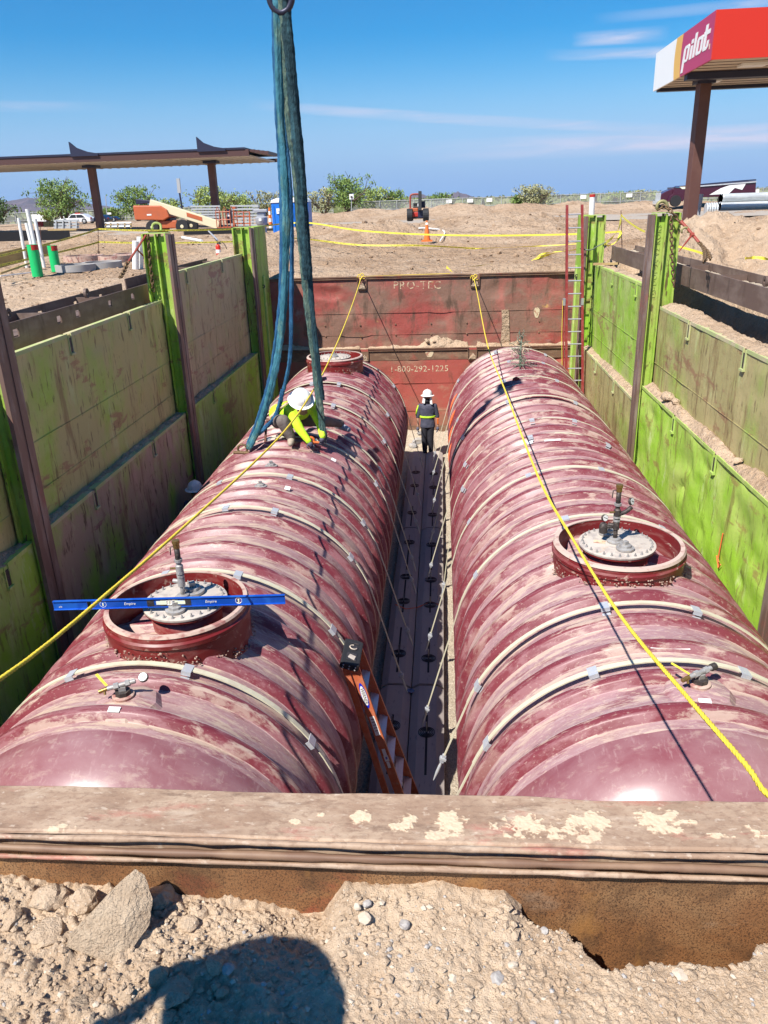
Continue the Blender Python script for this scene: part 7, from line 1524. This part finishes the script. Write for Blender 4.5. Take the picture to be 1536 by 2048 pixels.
# trees: trunk, limbs, and a crown of many leaf clumps
def tree(px, py_top, wpx, Y, lm, lab, seed, dens=1.0, bare=.0, base=None):
    rnd = random.Random(seed); c = ony(px, 420, Y); g = -1.7; top = ony(px, py_top, Y).z; Hh = top-g; W = wpx*Y/F_PX
    t = thing('desert_tree', (c.x, Y, g), lab, 'tree', 'desert trees beyond the fence'); x = c.x
    b = MB(); tips = []
    nst = rnd.randint(3, 5)
    for k in range(nst):
        a = 2*PI*k/nst+rnd.uniform(-.4, .4); p = Vector((x+rnd.uniform(-.2, .2), Y, g)); pts = [p]; d = Vector((math.cos(a)*.5, math.sin(a)*.4, 1))
        n = 5
        for i in range(n): d = (d+Vector((rnd.uniform(-.3, .3)+math.cos(a)*.12, rnd.uniform(-.3, .3), rnd.uniform(-.1, .1)))).normalized(); p = p+d*Hh*.16; pts.append(p); 
        b.tube(pts, [.16*(1-i/7) for i in range(n+1)], 6)
        for q in pts[2:]:
            for _ in range(3):
                e = q+Vector((rnd.uniform(-1, 1)*W*.32, rnd.uniform(-1, 1)*W*.3, rnd.uniform(-.08, .36)*Hh)); b.tube([q, q.lerp(e, .5)+Vector((0, 0, .1)), e], [.06, .04, .015], 5); tips.append(e)
    b.build('trunk', m_bark, t, fixn=False)
    b = MB(); N = int(2600*dens); cl_ = []
    for _ in range(int(30+10*W)):
        a = rnd.uniform(0, 2*PI); rr = math.sqrt(rnd.random()); h = rnd.uniform(.22, .93); sh = math.sin(PI*min(1, (h-.1)/.95))**.7
        cl_.append((Vector((x+math.cos(a)*rr*W*.5*sh, Y+math.sin(a)*rr*W*.42*sh, g+Hh*h)), rnd.uniform(.10, .20)*W*.55+.15))
    cl_ += [(e, .12*W*.5+.2) for e in tips if e.z < top]
    for _ in range(N):
        c0, r0 = cl_[rnd.randrange(len(cl_))]; v = Vector((rnd.gauss(0, 1), rnd.gauss(0, 1), rnd.gauss(0, .75))); p = c0+v*r0*.55
        if p.z > top+.1 or p.z < g+.25: continue
        s = rnd.uniform(.07, .19); u = Vector((rnd.gauss(0, 1), rnd.gauss(0, 1), rnd.gauss(0, 1))).normalized(); w = u.orthogonal().normalized()*s*.6; u = u*s+Vector((0, 0, s*.4))
        b.add([p-u, p+w, p+u, p-w], [(0, 1, 2, 3)])
    b.build('crown', lm, t, fixn=False)
for i, (px, pt, w, Y, m, lab, d) in enumerate(((-12, 396, 60, 112, m_leafD, 'dark tree cut off by the left edge of the picture', 1.), (125, 357, 96, 112, m_leafA, 'large spreading tree behind the white banners at the left', 1.5), (95, 419, 16, 118, m_leafB, 'small round bush under the mountain at the left', .3),
      (275, 372, 78, 125, m_leafA, 'round green tree behind the orange boom lift', 1.3), (338, 397, 44, 130, m_leafB, 'pale low tree between the boom lift and the lamp pole', .7), (222, 416, 44, 130, m_leafA, 'low green shrub right of the left canopy column', .6), (424, 372, 72, 125, m_leafB, 'yellow green tree left of the second canopy column', 1.2), (478, 386, 66, 130, m_leafB, 'low yellow green tree right of the second canopy column', 1.0),
      (533, 380, 34, 125, m_leafC, 'thin pale tree left of the blue toilet', .45), (648, 374, 46, 125, m_leafC, 'sparse olive tree just right of the slings', .6), (694, 347, 66, 120, m_leafA, 'tallest tree of the row, bright green behind the white sign', 1.5), (755, 374, 66, 128, m_leafB, 'wide olive tree with dry top right of the tallest tree', 1.0), (793, 380, 40, 128, m_leafA, 'green bush beside the wide olive tree', .7),
      (880, 386, 44, 140, m_leafA, 'low green bush right of the trencher', .6), (1070, 370, 66, 128, m_leafC, 'bare pale tree alone left of the red ladder', .9), (1035, 390, 22, 130, m_leafA, 'small green bush at the foot of the bare pale tree', .4), (1236, 383, 36, 135, m_leafB, 'thin low tree left of the dump truck', .5), (1275, 381, 42, 135, m_leafC, 'pale scrubby tree close to the dump truck bonnet', .5), (1178, 388, 20, 150, m_leafB, 'tiny bush right of the red ladder on the skyline', .3),
      (600, 392, 40, 130, m_leafB, 'low tree partly hidden by the slings', .6), (840, 396, 30, 150, m_leafB, 'small shrub behind the trencher', .3), (1310, 385, 30, 150, m_leafB, 'small shrub just left of the truck grille', .3))):
    tree(px, pt, w, Y, m, lab, 500+i, d)
def scrub():
    rnd = random.Random(9); b = MB()
    for _ in range(9000):
        Y = 136+rnd.random()**2*700; x = rnd.uniform(-.62, .62)*Y; s = rnd.uniform(.25, .8)*(1+Y/350); z = -1.66+rnd.random()*s*1.1; u = Vector((rnd.gauss(0, 1), rnd.gauss(0, .5), rnd.gauss(0, 1))).normalized()*s; w = u.orthogonal().normalized()*s*.6
        p = Vector((x, Y, z)); b.add([p-u, p+w, p+u, p-w], [(0, 1, 2, 3)])
    o = b.build('desert_scrub', m_scrub, None, fixn=False); o['kind'] = 'stuff'; tag(o, 'low green desert scrub stretching to the horizon behind the fence', 'scrub')
scrub()

# ------------------------------------------------------------------ caution tape, stakes and things on the left bank
def ribbon(name, pts, w, m, lab, grp='caution tapes round the pit', sag=.0, twist=0, flatness=0, cat='tape'):
    w *= .72; P = smooth_path([Vector(p) for p in pts], 14*len(pts)); n = len(P); b = MB(); vs = []; L = 0; uv = []
    for i, p in enumerate(P):
        if i: L += (P[i]-P[i-1]).length
        s = i/(n-1); d = (P[min(i+1, n-1)]-P[max(i-1, 0)]).normalized(); up = Vector((0, 0, 1)); r = d.cross(up).normalized(); a = twist*math.sin(s*9)+flatness
        u = (r*math.sin(a)+r.cross(d)*math.cos(a)); q = p-Vector((0, 0, sag*4*s*(1-s)))
        vs += [q-u*w/2, q+u*w/2, q+u*w/2+r*.002, q-u*w/2+r*.002]; uv.append(L)
    fs = []
    for i in range(n-1):
        k = i*4; fs += [(k, k+1, k+5, k+4), (k+1, k+2, k+6, k+5), (k+2, k+3, k+7, k+6), (k+3, k, k+4, k+7)]
    b.add(vs, fs); o = b.build(name, m, None, fixn=False); lay = o.data.uv_layers.new(name='UVMap')
    for li, lp in enumerate(o.data.loops): vi = lp.vertex_index; lay.data[li].uv = (uv[vi//4], 1.0 if vi % 4 in (1, 2) else 0.0)
    return tag(o, lab, cat, grp)
A = ony(197, 458, 30); B_ = ony(198, 484, 30)
ribbon('caution_tape', [ony(-60, 512, 22), ony(0, 503, 24), A], .085, m_tapeP, 'upper printed caution tape on the left running to the thin stake', sag=.12)
ribbon('caution_tape', [ony(-60, 536, 22), ony(0, 525, 24), B_], .085, m_tapeP, 'lower printed caution tape on the left running to the thin stake', sag=.08)
ribbon('caution_tape', [A, ony(300, 461, 30), ony(470, 458, 32), ony(560, 448, 34)], .075, m_tapeP, 'upper caution tape between the stake and the far left post')
ribbon('caution_tape', [B_, ony(300, 486, 30), ony(470, 483, 31), ony(560, 474, 33)], .075, m_tapeP, 'lower caution tape between the stake and the far left post')
ribbon('caution_tape', [ony(560, 448, 34), ony(620, 446, 33), ony(720, 461, 31), ony(850, 469, 30), ony(1000, 471, 29), ony(1160, 468, 28), ony(1243, 463, 26)], .075, m_tape, 'long upper yellow tape crossing behind the end wall')
ribbon('caution_tape', [ony(560, 474, 33), ony(620, 479, 31), ony(720, 490, 29), ony(840, 491, 28), ony(950, 497, 27)], .075, m_tapeP, 'lower tape crossing behind the end wall on the left of the cone', twist=.6)
ribbon('caution_tape', [ony(950, 497, 27), ony(1080, 492, 26.5), ony(1170, 486, 26), ony(1243, 475, 25)], .045, m_tape, 'thin twisted tape from the cone towards the right stake', twist=1.2)
ribbon('caution_tape', [ony(905, 546, 22.7), ony(930, 535, 23), ony(985, 531, 23.5), ony(1040, 536, 23.5), ony(1078, 516, 24.0), ony(1110, 506, 24.0), ony(1160, 498, 24.0)], .10, m_tape, 'crumpled yellow tape lying on the dirt behind the end wall', twist=1.4)
ribbon('caution_tape', [ony(1000, 534, 23.2), ony(1050, 528, 23.5), ony(1085, 508, 24.0), ony(1130, 502, 24)], .07, m_tape, 'second crumpled strand beside the red ladder', twist=2)
ribbon('caution_tape', [ony(722, 553, FWY-.02), ony(800, 550, FWY+.1), ony(900, 547, FWY+.15)], .02, m_rope, 'thin yellow line lying along the top of the end wall')
ribbon('caution_tape', [ony(893, 534, 22.9), ony(905, 547, 22.5)], .11, m_tape, 'short tape tail hanging over the end wall')
ST = ony(1243, 430, 24)
ribbon('caution_tape', [ST, ony(1238, 455, 23.6), ony(1225, 475, 23), ony(1206, 490, 22)], .10, m_tape, 'wide yellow tape falling from the right stake to the corner post', twist=.5)
ribbon('caution_tape', [ST, ony(1262, 443, 22), ony(1290, 463, 20)], .07, m_tape, 'yellow tape from the right stake to the middle right post', sag=.05)
ribbon('caution_tape', [ony(1243, 462, 24), ony(1235, 480, 23.4), ony(1218, 492, 22.5), ony(1212, 488, 22)], .09, m_tape, 'bunched tape hanging at the foot of the right stake', twist=1.6)
ribbon('caution_tape', [ony(1345, 490, 17), ony(1390, 502, 16.5), ony(1420, 512, 16)], .06, m_tape, 'yellow tape on the dirt right of the middle post')
ribbon('caution_tape', [ony(1490, 517, 15), ony(1515, 515, 15), ony(1545, 520, 14.5)], .07, m_tape, 'piece of yellow tape at the right edge on the bank', twist=.8)
for p0, p1, lab in ((ony(197, 512, 30), ony(196, 446, 30), 'thin stake holding the left caution tapes'), (ony(1244, 497, 24), ony(1242, 421, 24), 'thin stake holding the tapes beside the corner post'), (ony(83, 490, 28), ony(80, 450, 28), 'thin survey stake behind the green pipes')):
    solo('stake', m_pole, lambda b: b.tube([p0, p1], .012, 6), lab, 'stake', 'thin tape stakes')
# green standpipes, white risers, manhole rings
for (pb, ptp, r, lab, Y) in (((76, 553), (68, 489), .155, 'taller green plastic standpipe with red tape', 23.2), ((113, 543), (105, 491), .145, 'shorter green plastic standpipe with red tape', 24.6)):
    a = ony(*pb, Y); c = ony(*ptp, Y); a.z = min(a.z, -1.72); t = thing('green_standpipe', a, lab, 'pipe', 'green standpipes on the left bank')
    part('pipe', m_green_pipe, t, lambda b: b.lathe([(r, 0), (r, c.z-a.z), (r-.015, c.z-a.z), (r-.015, .3)], a, 'z', 24), smooth='auto')
    part('red_tape', m_redtape, t, lambda b: b.grid(np.array([[[a.x+(r+.005)*math.cos(q), a.y+(r+.005)*math.sin(q), h] for h in (c.z-.15, c.z-.003)] for q in np.linspace(-1.35, .3, 9)])))
for (x0, y0, x1, y1, Y, r) in ((70, 489, 54, 418, 23.4, .055), (46, 495, 37, 436, 26, .05), (66, 490, 53, 446, 25, .06), (82, 500, 70, 438, 26, .055)):
    a = ony(x0, y0, Y); c = ony(x1, y1, Y); 
    solo('white_riser', m_white, lambda b: b.tube([Vector((a.x, a.y, -1.8 if Y > 24 else a.z-.3)), c], r, 12), {54: 'tallest white riser pipe standing in the green standpipe', 37: 'white riser leftmost at the picture edge', 53: 'short white riser just left of the tallest one', 70: 'white riser with a red top right of the tallest one'}[x1], 'pipe', 'white riser pipes at the left')
for i, (px, Y) in enumerate(((271, 25), (280, 25.3))): a = ony(px, 540, Y); solo('white_riser', m_white, lambda b: b.tube([(a.x, Y, -1.8), tuple(ony(px, 482-i*8, Y))], .10, 14), ['shorter white pipe stub behind the left chain binder', 'taller white pipe stub behind the left chain binder'][i], 'pipe', 'white pipe stubs by the left post')
t = thing('white_vent_pipe', ony(1184, 430, 26), 'white vent pipe with a red cap behind the far right corner post', 'pipe'); part('pipe', m_white, t, lambda b: b.tube([(ony(1183, 440, 26).x, 26, -1.8), tuple(ony(1185, 392, 26))], .085, 16), smooth='auto'); part('red_cap', m_redtape, t, lambda b: b.tube([ony(1185, 394, 26), ony(1185, 388.5, 26)], .09, 16))
for i, (px, py, R, Y) in enumerate(((205, 533, .62, 25.6), (232, 524, .58, 27.8), (152, 541, .60, 24.6), (262, 516, .6, 29), (168, 521, .7, 28.5))):
    c = ony(px, py, Y); z = -1.72 if py > 530 else -1.66; t = solo('manhole_ring', m_conc if i in (0, 2) else m_rim, lambda b: b.lathe([(R, 0), (R, .20), (R-.10, .20), (R-.10, 0)], (c.x, Y, z), 'z', 36, close=True), ['grey concrete ring in the middle of the group', 'tan ring behind the grey concrete ring', 'grey ring beside the shorter green standpipe', 'tan ring nearest the middle left post', 'tan ring farthest back behind the standpipes'][i], 'manhole ring', 'manhole rings on the left bank', smooth='auto')
solo('dark_hole', m_black, lambda b: b.lathe([(.28, 0), (.0, .004)], (ony(145, 541, 24.4).x, 24.4, -1.745+.02), 'z', 18), 'dark round opening in the dirt by the green standpipes', 'hole')
solo('timber_form', m_wood, lambda b: (b.bar(ony(-40, 530, 24), ony(62, 505, 27), .05, .45), b.bar(ony(62, 505, 27), ony(100, 500, 29), .05, .4)), 'long wooden formwork board behind the green standpipes', 'formwork')
solo('timber_plank', m_wood, lambda b: b.bar(ony(0, 547, 21.5), ony(66, 524, 24), .05, .05), 'thin wooden batten lying on the left bank', 'plank', 'planks on the ground at the left')
solo('marked_stake', m_white, lambda b: b.bar(ony(0, 552, 21), ony(62, 545, 22), .04, .03), 'white stake with red paint lying on the left bank', 'stake'); 
solo('edge_form', m_black, lambda b: b.bar(ony(-30, 474, 44), ony(140, 470, 46), .3, .5), 'dark trench edge beyond the white risers at the left', 'trench form')
t = thing('fire_extinguisher', ony(438, 512, 30), 'red fire extinguisher standing on the dirt behind the far left panel', 'fire extinguisher'); a = ony(438, 513, 29)
part('cylinder', m_ext, t, lambda b: b.lathe([(.085, 0), (.09, .02), (.09, .34), (.07, .39), (.03, .42), (0, .42)], a, 'z', 20), smooth='auto'); part('label', m_whiF, t, lambda b: b.lathe([(.0915, .12), (.0915, .24)], a, 'z', 20)); part('valve', m_blk2, t, lambda b: (b.lathe([(.03, .42), (.03, .47)], a, 'z', 10), b.bar(a+Vector((-.02, 0, .48)), a+Vector((.13, 0, .52)), .02, .02))); part('hose', m_black, t, lambda b: b.tube(smooth_path([a+Vector((.02, 0, .46)), a+Vector((.18, 0, .48)), a+Vector((.30, 0, .30)), a+Vector((.33, 0, .05))], 14), .012, 6))
solo('white_pipe', m_white, lambda b: b.tube([ony(365, 475, 38), ony(404, 482, 35)], .06, 10), 'white pipe lying on the dirt below the boom lift', 'pipe')
solo('black_pipe', m_greyp, lambda b: b.tube([ony(417, 462, 44), ony(435, 480, 38)], .04, 8), 'thin grey rod leaning on the dirt under the boom arm', 'rod')
solo('loading_ramp', m_black, lambda b: b.bar(ony(368, 464, 50), ony(520, 460, 52), .5, .35), 'long low black kerb form under the boom lift basket', 'kerb form')

# ------------------------------------------------------------------ air: a closed box of thin even haze
def haze():
    m = bpy.data.materials.new('haze'); n, l = nodes_of(m)
    for q in list(n):
        if q.type != 'OUTPUT_MATERIAL': n.remove(q)
    v = n.new('ShaderNodeVolumePrincipled'); v.inputs['Color'].default_value = (.62, .76, 1.0, 1); v.inputs['Density'].default_value = HAZE; v.inputs['Anisotropy'].default_value = .0
    l.new(v.outputs[0], [q for q in n if q.type == 'OUTPUT_MATERIAL'][0].inputs['Volume'])
    o = solo('haze', m, lambda b: b.box((-11500, -600, -9.0), (11500, 11800, 900)), 'thin blue air haze over the whole desert', 'haze', kind='stuff'); return o
HAZE = 4.0e-5
haze()
